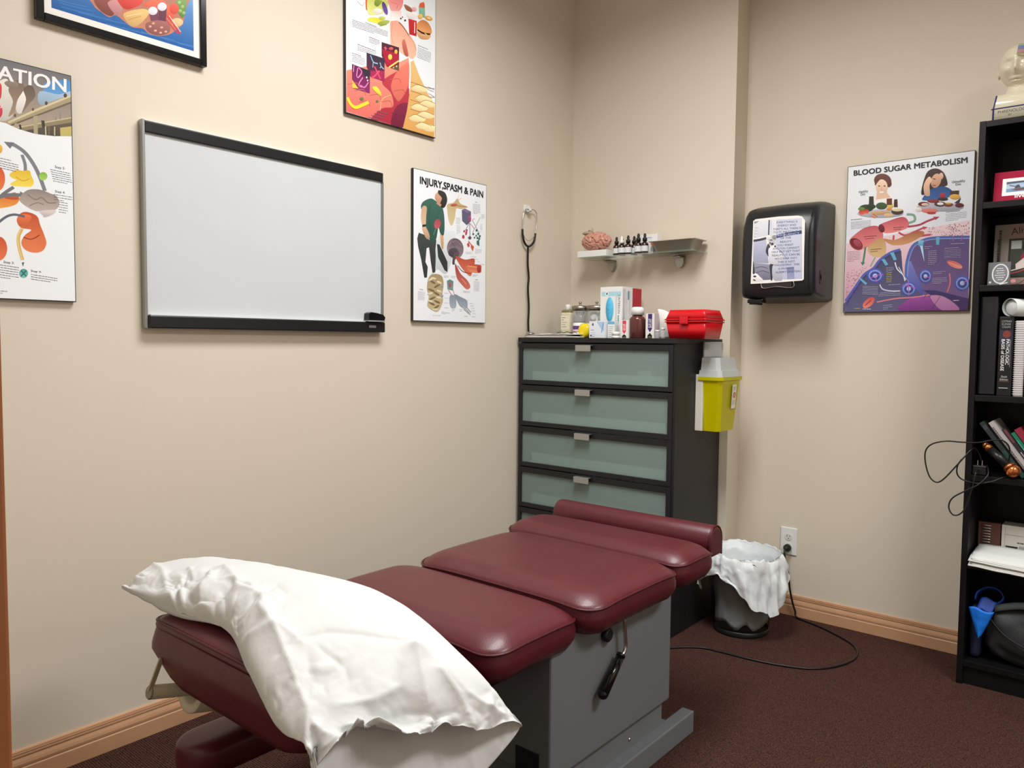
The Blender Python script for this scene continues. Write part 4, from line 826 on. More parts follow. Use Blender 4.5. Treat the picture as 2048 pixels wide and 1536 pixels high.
  ('s','E8C090','E8C090',[375.3,79.0,372.7,71.9,365.8,65.1,356.5,60.5,347.2,59.3,340.6,61.8,338.2,67.3,340.8,74.4,347.6,81.1,356.9,85.8,366.1,87.0,372.9,84.6]),
  ('s','E05040','E05040',[361.9,115.6,359.9,106.8,354.4,99.1,347.1,94.5,339.9,94.4,334.8,98.7,333.0,106.2,335.0,114.9,340.4,122.6,347.6,127.2,354.9,127.4,360.1,123.2]),
  ('l','D84048',5,[326.1,82.2,349.9,58.5,366.1,41.4]),
  ('l','F8E8E0',2,[330.7,85.5,353.2,62.6,367.5,46.9]),
  ('l','D84048',4,[320.8,71.2,346.4,48.0,359.4,39.4]),
 ]),
 'sheet': (-1.376, 1.506, [
  ('p','E0E4EC','D4D8E4',[7.0,272.8,102.7,270.8,97.6,206.3,62.3,202.2,6.7,196.2]),
  ('s','9AA0A8','9AA0A8',[2.6,276.7,20.7,278.5,28.2,267.4,10.4,258.6]),
  ('p','BEC4DC','989CB8',[5.1,185.8,62.8,184.9,76.4,83.9,7.8,91.3]),
  ('p','9A9CB0','6E6E84',[7.8,91.3,80.1,80.2,89.1,14.2,13.6,14.0]),
  ('p','CCD2E2','B8BED8',[104.6,267.2,212.6,263.8,222.0,11.8,99.7,13.7]),
  ('l','4A4E60',6,[73.9,270.1,73.5,235.7,72.9,204.8]),
  ('l','A8ACB8',2,[81.7,269.3,82.9,228.1]),
  ('l','3E4252',10,[5.9,185.1,34.1,187.1,62.6,191.9]),
  ('l','3A4476',14,[99.7,194.1,153.4,201.7,213.7,205.2]),
  ('l','D8DCE8',2,[139.3,209.7,140.6,189.2]),
  ('s','3A3C48','3A3C48',[62.4,136.6,68.8,163.8,74.0,166.9,81.5,152.5,75.0,132.3,78.5,111.4,70.1,118.8]),
  ('s','D8DAE4','D8DAE4',[74.6,146.1,92.2,151.8,110.0,143.7,142.5,104.0,108.4,78.7,80.1,80.2,75.6,111.6]),
  ('l','9094A8',3,[117.0,143.2,138.5,121.3,149.4,103.6]),
  ('s','C8C8CE','C8C8CE',[108.7,188.3,106.0,181.3,98.5,176.6,87.9,175.5,77.2,178.2,69.3,184.1,66.2,191.6,68.9,198.6,76.5,203.3,87.1,204.4,97.7,201.6,105.6,195.7]),
  ('s','8E9098','8E9098',[107.2,191.8,106.1,186.8,102.8,183.3,98.3,182.2,93.7,184.0,90.2,188.0,88.8,193.2,89.9,198.3,93.2,201.8,97.7,202.8,102.3,201.1,105.8,197.1]),
  ('s','E4E4E8','E4E4E8',[83.9,193.6,82.6,189.3,78.8,186.3,73.5,185.5,68.1,187.1,64.1,190.7,62.5,195.3,63.8,199.7,67.7,202.7,73.0,203.4,78.3,201.8,82.3,198.2]),
  ('s','C0C0C8','C0C0C8',[101.4,171.7,99.8,164.6,95.1,159.7,88.4,158.2,81.7,160.7,76.6,166.3,74.5,173.7,76.1,180.8,80.9,185.7,87.6,187.2,94.4,184.7,99.4,179.1]),
  ('l','2E3038',4,[78.9,182.0,91.3,182.1]),
  ('s','2E3038','2E3038',[95.6,165.3,95.0,162.9,92.9,161.3,90.1,160.9,87.3,161.7,85.2,163.6,84.3,166.1,85.0,168.5,87.0,170.1,89.8,170.5,92.7,169.7,94.8,167.7]),
  ('s','2A2A34','2A2A34',[106.2,154.2,105.7,152.2,104.5,150.8,102.8,150.4,101.0,151.0,99.6,152.6,99.1,154.7,99.5,156.8,100.8,158.2,102.5,158.6,104.3,157.9,105.6,156.3]),
  ('s','6A6C78','6A6C78',[83.9,169.6,83.5,167.2,82.2,165.5,80.5,165.0,78.7,165.8,77.3,167.6,76.8,170.1,77.2,172.5,78.4,174.2,80.2,174.7,82.0,173.9,83.3,172.0]),
  ('l','22242E',7,[83.7,78.3,97.9,75.1,111.9,76.7]),
  ('s','2C2E3A','2C2E3A',[80.9,76.8,94.5,72.6,96.1,41.5,94.5,12.2,89.1,12.5,84.7,42.0]),
  ('s','B8BCCC','B8BCCC',[94.5,72.6,122.5,74.4,138.3,12.1,99.7,13.7]),
  ('p','7E88B0','98A0C0',[154.1,62.5,184.9,64.2,189.8,13.2,159.0,12.9]),
  ('l','585A70',3,[15.8,66.4,44.6,71.8,73.5,63.3]),
  ('l','585A70',3,[23.7,45.0,52.3,54.0,81.2,42.2]),
  ('s','F0F0F4','F0F0F4',[7.4,40.5,23.7,43.3,38.6,30.3,53.5,12.3,8.2,10.7]),
  ('s','34363E','34363E',[24.1,31.0,23.1,29.0,20.5,27.5,16.9,27.1,13.2,27.9,10.5,29.5,9.5,31.7,10.4,33.7,13.0,35.2,16.6,35.6,20.3,34.8,23.0,33.2]),
  ('l','34363E',5,[9.9,17.6,20.9,13.7]),
  ('s','3A3C50','3A3C50',[5.9,94.9,11.6,84.1,16.4,45.4,7.2,45.8]),
  ('t','888CA0',1.2,4,[9.0,241.3,27.2,238.0,9.4,228.0]),
  ('T','3E4460','EVERYTHING IS',[106.8,250.6,195.6,247.0,106.6,258.8]),
  ('T','3E4460','ENERGY AND',[112.5,236.5,189.9,233.5,112.2,244.7]),
  ('T','3E4460',"THAT'S ALL THERE IS",[91.8,223.2,212.3,218.9,91.6,231.4]),
  ('T','3E4460','TO IT. MATCH THE',[94.0,209.3,211.0,205.4,93.8,217.5]),
  ('T','3E4460','OF THE',[124.5,183.6,169.4,182.4,124.3,191.8]),
  ('T','3E4460','REALITY',[123.9,167.3,171.6,166.1,123.7,175.5]),
  ('T','3E4460','YOU WANT',[111.4,153.9,180.5,152.3,111.2,162.1]),
  ('T','3E4460','AND YOU CANNOT',[92.5,140.8,206.3,138.6,92.2,149.0]),
  ('T','3E4460','HELP BUT GET THAT',[89.3,127.2,209.4,125.2,89.1,135.5]),
  ('T','3E4460','REALITY. IT CAN BE',[91.5,112.3,208.9,110.7,91.3,120.6]),
  ('T','3E4460','NO OTHER WAY.',[103.6,97.5,199.2,96.4,103.4,105.7]),
  ('T','3E4460','THIS IS NOT',[115.9,83.0,189.4,82.4,115.7,91.3]),
  ('T','3E4460','PHILOSOPHY. THIS',[103.3,70.0,208.4,69.4,103.1,78.3]),
  ('T','3E4460','IS PHYSICS.',[119.6,54.7,188.6,54.5,119.3,63.0]),
  ('T','3E4460','ALBERT EINSTEIN',[107.7,40.2,212.7,40.2,107.5,48.5]),
  ('T','C8D0F0','FREQUENCY',[105.0,194.7,204.5,198.9,104.7,202.3]),
 ]),
}
# ---------------- materials ----------------
WALL = mat('wall_paint', 'D8CEBD', 0.62, bump=0.05, bscale=350, var=0.03, vscale=1.5)
CEILM = mat('ceiling_tile', 'E8E4DC', 0.9, bump=0.3, bscale=120, var=0.05, vscale=60)
WOOD = mat('baseboard_wood', 'C39774', 0.42, bump=0.05, bscale=90, var=0.12, vscale=14)
DOORW = mat('door_wood', '9A5E38', 0.42, bump=0.05, bscale=90, var=0.18, vscale=9)
BLACKP = mat('black_plastic', '16181A', 0.35, bump=0.04, bscale=500)
BLACKG = mat('black_gloss', '0C0D0F', 0.16)
CORDM = mat('black_cord', '101012', 0.4)
WHITEP = mat('white_plastic', 'E4E6E4', 0.38)
PAPER = mat('white_paper', 'EDEBE6', 0.8, bump=0.05, bscale=60)
CHROME = mat('chrome', 'C8C8C8', 0.22, 1.0)
STEEL = mat('brushed_steel', 'A8A49C', 0.36, 1.0, bump=0.05, bscale=300)
GREYM = mat('grey_enamel', '6E7376', 0.42, bump=0.03, bscale=500)
LEATHER = mat('maroon_leather', '551A23', 0.40, bump=0.22, bscale=420, var=0.16, vscale=14, coat=0.10)
PIPING = mat('maroon_piping', '4A161E', 0.38, bump=0.1, bscale=500)
BWOOD = mat('black_brown_wood', '1B1A1C', 0.48, bump=0.08, bscale=220, var=0.3, vscale=40)
BSHELF = mat('black_ash_wood', '0C0C0E', 0.45, spec=.35, bump=0.08, bscale=220, var=0.3, vscale=40)
GLASS = mat('clear_glass', 'E6F0EE', 0.04, alpha=.22, coat=.6)
SATIN = mat('satin_steel', 'B8B2A4', 0.30, .55, bump=0.05, bscale=300)
def carpet():
    m = mat('maroon_carpet', '4C302E', 0.95, spec=0.1); nt = m.node_tree; b = nt.nodes['Principled BSDF']
    tc = nt.nodes.new('ShaderNodeTexCoord')
    w = nt.nodes.new('ShaderNodeTexWave'); w.bands_direction = 'Y'; w.inputs['Scale'].default_value = 45; w.inputs['Distortion'].default_value = 5; w.inputs['Detail'].default_value = 3; w.inputs['Detail Scale'].default_value = 6
    v = nt.nodes.new('ShaderNodeTexNoise'); v.inputs['Scale'].default_value = 260; v.inputs['Detail'].default_value = 3
    g = nt.nodes.new('ShaderNodeTexNoise'); g.inputs['Scale'].default_value = 3
    for q in (w, v, g): nt.links.new(tc.outputs['Object'], q.inputs['Vector'])
    ad = nt.nodes.new('ShaderNodeMath'); ad.operation = 'MULTIPLY_ADD'; ad.inputs[1].default_value = 0.45
    nt.links.new(w.outputs['Fac'], ad.inputs[0]); nt.links.new(v.outputs[0], ad.inputs[2])
    cr = nt.nodes.new('ShaderNodeValToRGB'); cr.color_ramp.elements[0].position = 0.42; cr.color_ramp.elements[0].color = hx('180D0C'); cr.color_ramp.elements[1].position = 0.95; cr.color_ramp.elements[1].color = hx('5C3E36')
    nt.links.new(ad.outputs[0], cr.inputs[0]); nt.links.new(cr.outputs[0], b.inputs['Base Color'])
    bp = nt.nodes.new('ShaderNodeBump'); bp.inputs['Strength'].default_value = 0.8; bp.inputs['Distance'].default_value = 0.004
    nt.links.new(ad.outputs[0], bp.inputs['Height']); nt.links.new(bp.outputs[0], b.inputs['Normal'])
    return m
CARPET = carpet()
def frosted():
    m = mat('frosted_glass', 'C6DCD7', 0.25, trans=0.72, ior=1.3); return m
FROST = frosted()

# ---------------- setting ----------------
XL, YB, YR, XR, YF = -2.3875, 3.31, 3.5, 1.9, -1.3
XC, XN = -1.497, -1.525      # convex edge / concave edge of the jog
def struct(b, name, m): o = b.obj(name, m); o['kind'] = 'structure'; return o
struct(B().box(XL-.1, XR+.1, YF-.1, YR+.1, -.1, 0), 'floor', CARPET)
struct(B().box(XL-.1, XR+.1, YF-.1, YR+.1, CEIL, CEIL+.1), 'ceiling', CEILM)
struct(B().box(XL-.1, XL, YF-.1, YR+.1, 0, CEIL), 'wall_left', WALL)
struct(B().prism([(XL, YB, 0), (XC, YB, 0), (XN, YR, 0), (XN, YR+.1, 0), (XL, YR+.1, 0)], (0, 0, CEIL)), 'wall_back', WALL)
struct(B().box(XN, XR+.1, YR, YR+.1, 0, CEIL), 'wall_right', WALL)
struct(B().box(XR, XR+.1, YF, YR, 0, CEIL), 'wall_side', WALL)
JX0, JX1, JY0, JY1, JZ = -.4682, .395, -.010, .118, 2.08     # doorway the photo is taken from
struct(B().box(XL, JX0, JY0, JY1, 0, CEIL).box(JX1, XR, JY0, JY1, 0, CEIL).box(JX0, JX1, JY0, JY1, JZ, CEIL), 'wall_front', WALL)
struct(B().box(XL, XR, YF-.1, YF, 0, CEIL), 'wall_hall', WALL)
prof = [(0, 0), (.0125, 0), (.0125, .045), (.0105, .048), (.0115, .052), (.0122, .058), (.0105, .066), (.008, .073), (.0066, .077), (.009, .079), (.009, .083), (.0065, .084), (.0085, .086), (.0085, .090), (.006, .091), (.0075, .093), (.006, .0965), (0, .0975)]
def baseboard(name, p0, p1, nrm):
    n = Vector(nrm); a = Vector(p0)
    b = B().prism([a+n*d+Vector((0, 0, z)) for d, z in prof], Vector(p1)-a)
    return struct(b, name, WOOD)
baseboard('baseboard_left', (XL, .118, 0), (XL, YB, 0), (1, 0, 0))
baseboard('baseboard_back', (XL+.0126, YB, 0), (XC, YB, 0), (0, -1, 0))
baseboard('baseboard_corner', (XC, YB, 0), (XN, YR-.0126, 0), (1, .147, 0))
baseboard('baseboard_right', (XN, YR, 0), (XR, YR, 0), (0, -1, 0))
# doorway casing, its left jamb shows at the left edge of the view
b = B().box(JX0, JX0+.012, JY0-.002, JY1+.002, 0, JZ-.012, .001).box(JX0-.055, JX0+.008, JY1, JY1+.017, 0, JZ+.05, .002)
b.box(JX1-.012, JX1, JY0-.002, JY1+.002, 0, JZ-.012, .001).box(JX1-.008, JX1+.055, JY1, JY1+.017, 0, JZ+.05, .002).box(JX0, JX1, JY0-.002, JY1+.002, JZ-.012, JZ).box(JX0+.008, JX1-.008, JY1, JY1+.017, JZ-.004, JZ+.05, .002)
struct(b, 'trim_1', DOORW)

# ---------------- ceiling troffers ----------------
def troffer(x, y, label):
    t = thing('ceiling_light', label, 'ceiling light', (x, y, CEIL), 'recessed ceiling lights')
    B().box(x-.31, x-.285, y-.61, y+.61, CEIL-.012, CEIL).box(x+.285, x+.31, y-.61, y+.61, CEIL-.012, CEIL).box(x-.31, x+.31, y-.61, y-.585, CEIL-.012, CEIL).box(x-.31, x+.31, y+.585, y+.61, CEIL-.012, CEIL).obj('frame', WHITEP, t)
    B().box(x-.285, x+.285, y-.585, y+.585, CEIL-.02, CEIL-.001).obj('diffuser', MATS.get('diffuser') or mat('diffuser', 'F8F6F0', 0.5), t)
troffer(-1.18, 1.66, 'white recessed ceiling light above the treatment table')
troffer(0.95, 1.66, 'white recessed ceiling light beyond the bookcase side')

# ---------------- posters ----------------
BOARDE = mat('black_board_edge', '161418', 0.35)
BOARDF = mat('poster_face', 'EDF1F6', 0.28)
def poster(name, label, side, o_uv, w, h, thick, art, facecol=None, parts=True):
    """side L: on left wall, R: on right wall. o_uv lower-left of the printed face"""
    u0, v0 = o_uv
    if side == 'L':
        f = XL+thick; root = thing(name, label, 'poster', (XL, u0+w/2, v0))
        bx = lambda b, a, c, z0, z1, d0, d1: b.box(XL+d0, XL+d1, a, c, z0, z1)
        O = (f+.0002, u0, v0); U = (0, 1, 0)
    else:
        f = YR-thick; root = thing(name, label, 'poster', (u0+w/2, YR, v0))
        bx = lambda b, a, c, z0, z1, d0, d1: b.box(a, c, YR-d1, YR-d0, z0, z1)
        O = (u0, f-.0002, v0); U = (1, 0, 0)
    e = .0025
    bx(B(), u0-e, u0+w+e, v0-e, v0+h+e, .003, thick-.001).obj('backing_board', BOARDE, root)
    bx(B(), u0, u0+w, v0, v0+h, thick-.001, thick).obj('printed_sheet', BOARDF, root)
    A = Art(O, U, (0, 0, 1), (0, 0, w*1000, h*1000))
    A.dx = 0
    return root, A
def shift(els, dx, dy):
    out = []
    for e in els:
        e = list(e); i = 4 if e[0] == 't' else 3
        e[i] = [c+(dx if k % 2 == 0 else dy) for k, c in enumerate(e[i])]; out.append(e)
    return out
a = ART['blood']; r, A = poster('wall_poster', 'chart headed BLOOD SUGAR METABOLISM with two women, food and purple cells', 'R', (-1.0595, 1.387), .471, .619, .014, a)
A.play(shift(a[2], 0.5, 1)); A.obj('printed_artwork', r)
a = ART['injury']; r, A = poster('wall_poster', 'chart headed INJURY, SPASM & PAIN with a man holding his back', 'L', (2.178, 1.330), .443, .620, .016, a)
A.play(shift(a[2], 0, 0)); A.obj('printed_artwork', r)
a = ART['ation']; r, A = poster('wall_poster', 'chart cut off at the left edge of the photo, with smokestacks, pipes and organs', 'L', (.435, 1.350), .445, .628, .016, a)
A.play(shift(a[2], 259, 0)); A.obj('printed_artwork', r)
a = ART['digest']; r, A = poster('wall_poster', 'tall chart with vegetables, burger and salmon pink gut lining, above the whiteboard corner', 'L', (1.837, 2.099), .461, .655, .016, a)
A.play(shift(a[2], 0, 0)); A.obj('printed_artwork', r)
# framed picture with a mat
r = thing('framed_picture', 'black framed picture of food on blue water with a white mat, top left', 'picture', (XL, 1.04, 2.113))
u0, u1, v0, v1, t = .796, 1.283, 2.111, 2.70, .024
B().box(XL+.002, XL+t, u0, u0+.020, v0, v1, .002).box(XL+.002, XL+t, u1-.020, u1, v0, v1, .002).box(XL+.002, XL+t, u0+.02, u1-.02, v0, v0+.020, .002).box(XL+.002, XL+t, u0+.02, u1-.02, v1-.020, v1, .002).obj('frame', BLACKG, r)
B().box(XL+.003, XL+t-.008, u0+.02, u1-.02, v0+.02, v1-.02).obj('mat_board', PAPER, r)
a = ART['framed']; A = Art((XL+t-.0078, u0+.02, v0+.02), (0, 1, 0), (0, 0, 1), (20, 20, 427, 529))
A.rect(20, 20, 427, 529, '5C92CC', '3C72B4')
A.play(shift(a[2], (a[0]-u0-.02)*1000, (a[1]-v0-.02)*1000)); A.obj('printed_artwork', r, 0.15)

# ---------------- whiteboard ----------------
wy0, wy1, wz0, wz1 = 1.077, 2.010, 1.277, 1.904
r = thing('whiteboard', 'large blank whiteboard with black top and bottom rails', 'whiteboard', (XL, 1.54, wz0))
B().box(XL+.004, XL+.016, wy0+.008, wy1-.006, wz0+.02, wz1-.02).obj('writing_surface', mat('whiteboard_enamel', 'CACFD3', 0.22, var=0.04, vscale=3), r)
B().box(XL+.002, XL+.024, wy0+.004, wy1, wz1-.037, wz1-.003, .003).obj('top_rail', BLACKP, r)
q = B().box(XL+.002, XL+.036, wy0+.004, wy1, wz0, wz0+.040, .004).obj('bottom_rail', BLACKP, r)
B().box(XL+.0362, XL+.0372, wy1-.082, wy1-.048, wz0+.017, wz0+.027, .001).obj('maker_badge', mat('grey_badge', '9A9A9E', 0.3, 0.6), q)
AL = mat('aluminium_trim', 'A0A3A3', 0.35, 0.9)
B().box(XL+.002, XL+.026, wy0-.004, wy0+.004, wz0, wz1, .001).obj('side_trim', AL, r)
B().box(XL+.002, XL+.026, wy1-.005, wy1-.0005, wz0+.04, wz1-.037).obj('side_trim', AL, r)
PS = mat('pale_strip', 'D8DCDC', 0.3)
B().box(XL+.004, XL+.022, wy0, wy1-.01, wz1-.003, wz1, .001).obj('edge_strip', PS, r)
B().box(XL+.016, XL+.030, wy0+.01, wy1-.095, wz0+.040, wz0+.0425).obj('edge_strip', PS, r)
e = thing('whiteboard_eraser', 'small black curved eraser on the whiteboard ledge', 'eraser', (XL+.03, 1.955, wz0+.0425))
pr = [(1.918, 0), (1.996, 0), (2.000, .012), (1.990, .022), (1.960, .028), (1.930, .031), (1.920, .026)]
B().prism([(XL+.018, y, wz0+.0465+z) for y, z in pr], (.030, 0, 0)).obj('grip', BLACKG, e)
B().box(XL+.018, XL+.048, 1.916, 1.998, wz0+.0405, wz0+.0465, .001).obj('felt_pad', mat('grey_felt', '8A8A8E', 0.9), e)

# ---------------- stethoscope and hook ----------------
xs = XL+.018
h = B().box(XL, XL+.010, 2.905, 2.948, 1.872, 1.905, .003)
h.box(XL+.010, XL+.030, 2.920, 2.934, 1.872, 1.879, .002).box(XL+.024, XL+.030, 2.920, 2.934, 1.872, 1.890, .002)
tag(h.obj('wall_hook', WHITEP, None, (XL, 2.927, 1.872)), 'small white adhesive hook holding the stethoscope', 'hook')
s = thing('stethoscope', 'stethoscope with black tubing hanging on the left wall', 'stethoscope', (xs, 2.93, 1.29))
LP = [(2.928, 1.884), (2.904, 1.882), (2.888, 1.858), (2.881, 1.824), (2.880, 1.779)]
RP = [(2.934, 1.884), (2.962, 1.888), (2.986, 1.875), (2.990, 1.837), (2.983, 1.791), (2.979, 1.770)]
B().tube([(xs, y, z) for y, z in LP], .0024).tube([(xs, y, z) for y, z in RP], .0024).obj('ear_tubes', CHROME, s)
B().ball((xs, 2.930, 1.884), .006).ball((xs+.004, 2.938, 1.886), .006).obj('ear_tips', mat('pale_rubber', 'C8BCA4', 0.6), s)
B().tube([(xs, y, z) for y, z in [(2.882, 1.779), (2.897, 1.747), (2.929, 1.734), (2.965, 1.754), (2.984, 1.785)]], .0013).obj('spring', CHROME, s)
B().tube([(xs, y, z) for y, z in [(2.880, 1.785), (2.883, 1.755), (2.897, 1.722), (2.924, 1.706), (2.952, 1.717), (2.972, 1.740), (2.980, 1.775)]], .0052).tube([(xs, y, z) for y, z in [(2.924, 1.706), (2.923, 1.66), (2.924, 1.614), (2.932, 1.559), (2.927, 1.502), (2.935, 1.417), (2.932, 1.342), (2.935, 1.294)]], .0052).obj('tubing', CORDM, s)
B().lathe([(.008, 0), (.021, .002), (.021, .006), (.012, .012), (.005, .014)], (xs+.012, 2.935, 1.2795), 20).obj('chest_piece', CHROME, s)
# ---------------- dresser ----------------
DX0, DX1, DY0, DY1, DZ = -2.372, -1.530, 2.865, 3.295, 1.265
r = thing('dresser', 'tall black-brown dresser with frosted glass drawers in the corner', 'dresser', (-1.95, 3.08, 0))
B().box(DX0, DX0+.018, DY0+.020, DY1, 0, DZ-.022, .001).box(DX1-.018, DX1, DY0+.004, DY1, 0, DZ-.022, .001).box(DX0+.018, DX1-.018, DY1-.008, DY1, .06, DZ-.022).box(DX0+.018, DX1-.018, DY0+.03, DY1-.008, .04, .055).box(DX0+.018, DX1-.018, DY0+.04, DY0+.055, 0, .04).obj('carcass', BWOOD, r)
B().box(DX0-.002, DX1+.004, DY0-.004, DY1, DZ-.022, DZ, .0015).obj('top_panel', BWOOD, r)
rows = [(1.0425, 1.2385), (.8435, 1.0375), (.6455, .8385), (.4475, .6405), (.2495, .4425), (.0515, .2445)]
TRAYM = mat('drawer_tray', 'F4F6F4', 0.5)
HAND = mat('satin_handle', 'B4B4B2', 0.34, 0.75)
for k, (z0, z1) in enumerate(rows):
    x0, x1 = DX0+.002, DX1-.012
    gx0, gx1, gz0, gz1 = DX0+.021, DX1-.034, z0+.020, z1-.026
    d = B().box(x0, gx0, DY0, DY0+.018, z0, z1, .0012).box(gx1, x1, DY0, DY0+.018, z0, z1, .0012).box(gx0, gx1, DY0, DY0+.018, z0, gz0, .0012).box(gx0, gx1, DY0, DY0+.018, gz1, z1, .0012).obj('drawer', BWOOD, r)
    if k: d['label'] = 'drawer in row %s from the top' % ['', 'two', 'three', 'four', 'five', 'six'][k]
    else: d['label'] = 'top drawer with white packets showing through'
    B().box(gx0-.004, gx1+.004, DY0+.008, DY0+.012, gz0-.004, gz1+.004).obj('glass_pane', FROST, d)
    B().box(gx0+.03, gx1-.03, DY0+.045, DY0+.055, z0+.020, z0+.060).box(gx0+.02, gx1-.02, DY0+.045, DY1-.03, z0+.010, z0+.018).box(gx0+.02, gx1-.02, DY1-.04, DY1-.03, z0+.018, z0+.15).obj('tray', TRAYM, d)
    B().box(-2.024, -1.942, DY0-.020, DY0-.001, z1-.009, z1-.006, .0008).box(-2.024, -1.942, DY0-.022, DY0-.017, z1-.034, z1-.006, .0012).obj('handle', HAND, d)
# packets seen through the top drawer front
for x, w, h, lab in [(-2.13, .045, .022, 'white packet in the top dresser drawer, leftmost of three'), (-2.055, .04, .018, 'white packet in the top dresser drawer, middle of three'), (-1.75, .06, .020, 'white packet in the top dresser drawer, rightmost of three')]:
    tag(B().box(x, x+w, DY0+.075, DY0+.12, rows[0][0]+.018, rows[0][0]+.062+h, .003).obj('packet', PAPER, None, (x+w/2, DY0+.097, rows[0][0]+.018)), lab, 'packet', 'packets in the top drawer')

# ---------------- glass wall shelf ----------------
SZ = 1.666
r = thing('glass_shelf', 'glass wall shelf on two metal clamps above the dresser', 'shelf', (-1.93, YB, SZ-.008))
B().box(-2.243, -1.615, 3.160, YB-.002, SZ-.008, SZ, .001).obj('glass_pane', mat('green_glass', '9CC4B8', 0.03, alpha=.16, coat=.5), r)
for x in (-2.128, -1.746):
    b = B().box(x-.020, x+.020, 3.235, YB-.0005, SZ-.014, SZ-.0085, .002).box(x-.020, x+.020, 3.250, YB-.0005, SZ-.022, SZ-.0155, .002)
    b.prism([(x-.020, YB-.004, SZ-.022), (x+.020, YB-.004, SZ-.022), (x+.020, YB-.004, SZ-.045), (x+.012, YB-.004, SZ-.062), (x, YB-.004, SZ-.067), (x-.012, YB-.004, SZ-.062), (x-.020, YB-.004, SZ-.045)], (0, -.022, 0))
    b.obj('bracket', STEEL, r)
# brain model
r = thing('brain_model', 'pink anatomical brain model on a white block, left end of the glass shelf', 'brain model', (-2.165, 3.215, SZ))
B().box(-2.250, -2.080, 3.168, 3.262, SZ, SZ+.031, .002).obj('display_block', WHITEP, r)
def brainf(p, q):
    w_ = Vector((noise.noise(p*34), noise.noise(p*34+Vector((3, 1, 2))), noise.noise(p*34+Vector((7, 5, 1)))))
    g = -.0105*max(0, 1-abs(math.sin(p.z*75+p.x*20+w_.x*3.2+w_.y*2))/.45)**.5-.004*max(0, .12-abs(noise.noise(p*55)))/.12
    k = 1
    return Vector((p.x*k, p.y, p.z*(1 if q.z > 0 else .95)))+q*g
B().ball((-2.168, 3.215, SZ+.078), .084, .048, .049, 150, 100, brainf).obj('brain', mat('pink_brain', 'CB9482', 0.4, var=.1, vscale=40, coat=.2), r)
B().tube([(-2.215, 3.21, SZ+.126), (-2.20, 3.20, SZ+.136), (-2.185, 3.205, SZ+.130), (-2.192, 3.21, SZ+.148)], .003, 6).ball((-2.218, 3.21, SZ+.122), .028, .024, .010).obj('vessel', mat('tan_vessel', 'B09A80', 0.5), r)
# dropper bottles
AMBER = mat('dark_amber_glass', '2A1610', 0.12, coat=.6)
LABEL = mat('paper_label', 'D6D8DA', 0.6)
RUB = mat('black_rubber', '0E0E10', 0.5)
for x, y, sc, w, lab in [(-2.031, 3.185, 1.0, 0, 'amber dropper bottle nearest the brain model'), (-2.016, 3.212, .98, 0, 'amber dropper bottle half hidden behind the white-capped one'), (-1.996, 3.176, 1.0, 1, 'amber bottle with a white dropper cap'), (-1.966, 3.185, 1.03, 0, 'amber dropper bottle right of the white-capped one'), (-1.955, 3.222, 1.03, 0, 'amber dropper bottle tucked between two larger ones'), (-1.910, 3.185, 1.08, 0, 'tallest amber dropper bottle on the glass shelf'), (-1.876, 3.186, 1.06, 0, 'amber dropper bottle beside the steel tray')]:
    t = thing('dropper_bottle', lab, 'bottle', (x, y, SZ), 'dropper bottles on the glass shelf')
    R = .0165*sc
    B().lathe([(R*.9, 0), (R, .003), (R, .040*sc), (R*.8, .046*sc), (R*.45, .050*sc), (R*.45, .054*sc)], (x, y, SZ), 20).obj('bottle_body', AMBER, t)
    B().lathe([(R+.0004, .008), (R+.0004, .032*sc)], (x, y, SZ), 20, caps=False).obj('paper_label', LABEL, t)
    B().lathe([(R*.62, .053*sc), (R*.62, .066*sc), (R*.35, .069*sc), (R*.38, .080*sc), (R*.2, .087*sc)], (x, y, SZ), 16).obj('dropper_cap', WHITEP if w else RUB, t)
def carton(name, lab, cat, x0, x1, y0, y1, z, h, m, art=None, bev=.0008, group=None):
    t = thing(name, lab, cat, ((x0+x1)/2, (y0+y1)/2, z), group)
    B().box(x0, x1, y0, y1, z, z+h, bev).obj('carton_body', m, t)
    if art:
        A = Art((x0, y0-.0001, z), (1, 0, 0), (0, 0, 1)); art(A, (x1-x0)*1000, h*1000); A.obj('printed_front', t)
    return t
WCARD = mat('white_card', 'E6E8E8', 0.45)
carton('small_carton', 'white carton with a grey stripe behind the dropper bottles', 'carton', -1.925, -1.838, 3.235, 3.275, SZ, .094, WCARD, lambda A, w, h: A.rect(8, h-18, w-30, h-15, '9098A8'))
carton('small_carton', 'small orange-topped carton between the last dropper bottle and the steel tray', 'carton', -1.862, -1.848, 3.215, 3.245, SZ, .054, WCARD, lambda A, w, h: A.rect(0, h-14, w, h, 'D8784C'))
# steel tray
r = thing('steel_tray', 'rectangular stainless steel instrument tray on the glass shelf', 'tray', (-1.73, 3.22, SZ))
def trayrows(x0, x1, y0, y1, z0, z1, ins):
    def ring(i, z, n=6, rc=.018):
        pts = []
        for cx, cy, a0 in ((x1-i-rc, y1-i-rc, 0), (x0+i+rc, y1-i-rc, 90), (x0+i+rc, y0+i+rc, 180), (x1-i-rc, y0+i+rc, 270)):
            for k in range(n+1):
                t = math.radians(a0+90*k/n); pts.append(Vector((cx+rc*math.cos(t), cy+rc*math.sin(t), z)))
        return pts
    c = Vector(((x0+x1)/2, (y0+y1)/2, z0))
    rows = [ring(-.012, z1-.003), ring(-.012, z1), ring(0, z1), ring(ins, z0+.001), ring(ins+.02, z0+.002), [c+Vector((0, 0, .002))]*28]
    rows2 = [ring(-.012, z1-.003), ring(-.002, z1-.002), ring(ins-.001, z0), [c]*28]
    return rows, rows2
ra, rb = trayrows(-1.838, -1.622, 3.175, 3.285, SZ, SZ+.050, .016)
B().grid(ra, True, True).grid(rb, True, True).obj('pan', SATIN, r)

# ---------------- things on the dresser top ----------------
Z = DZ
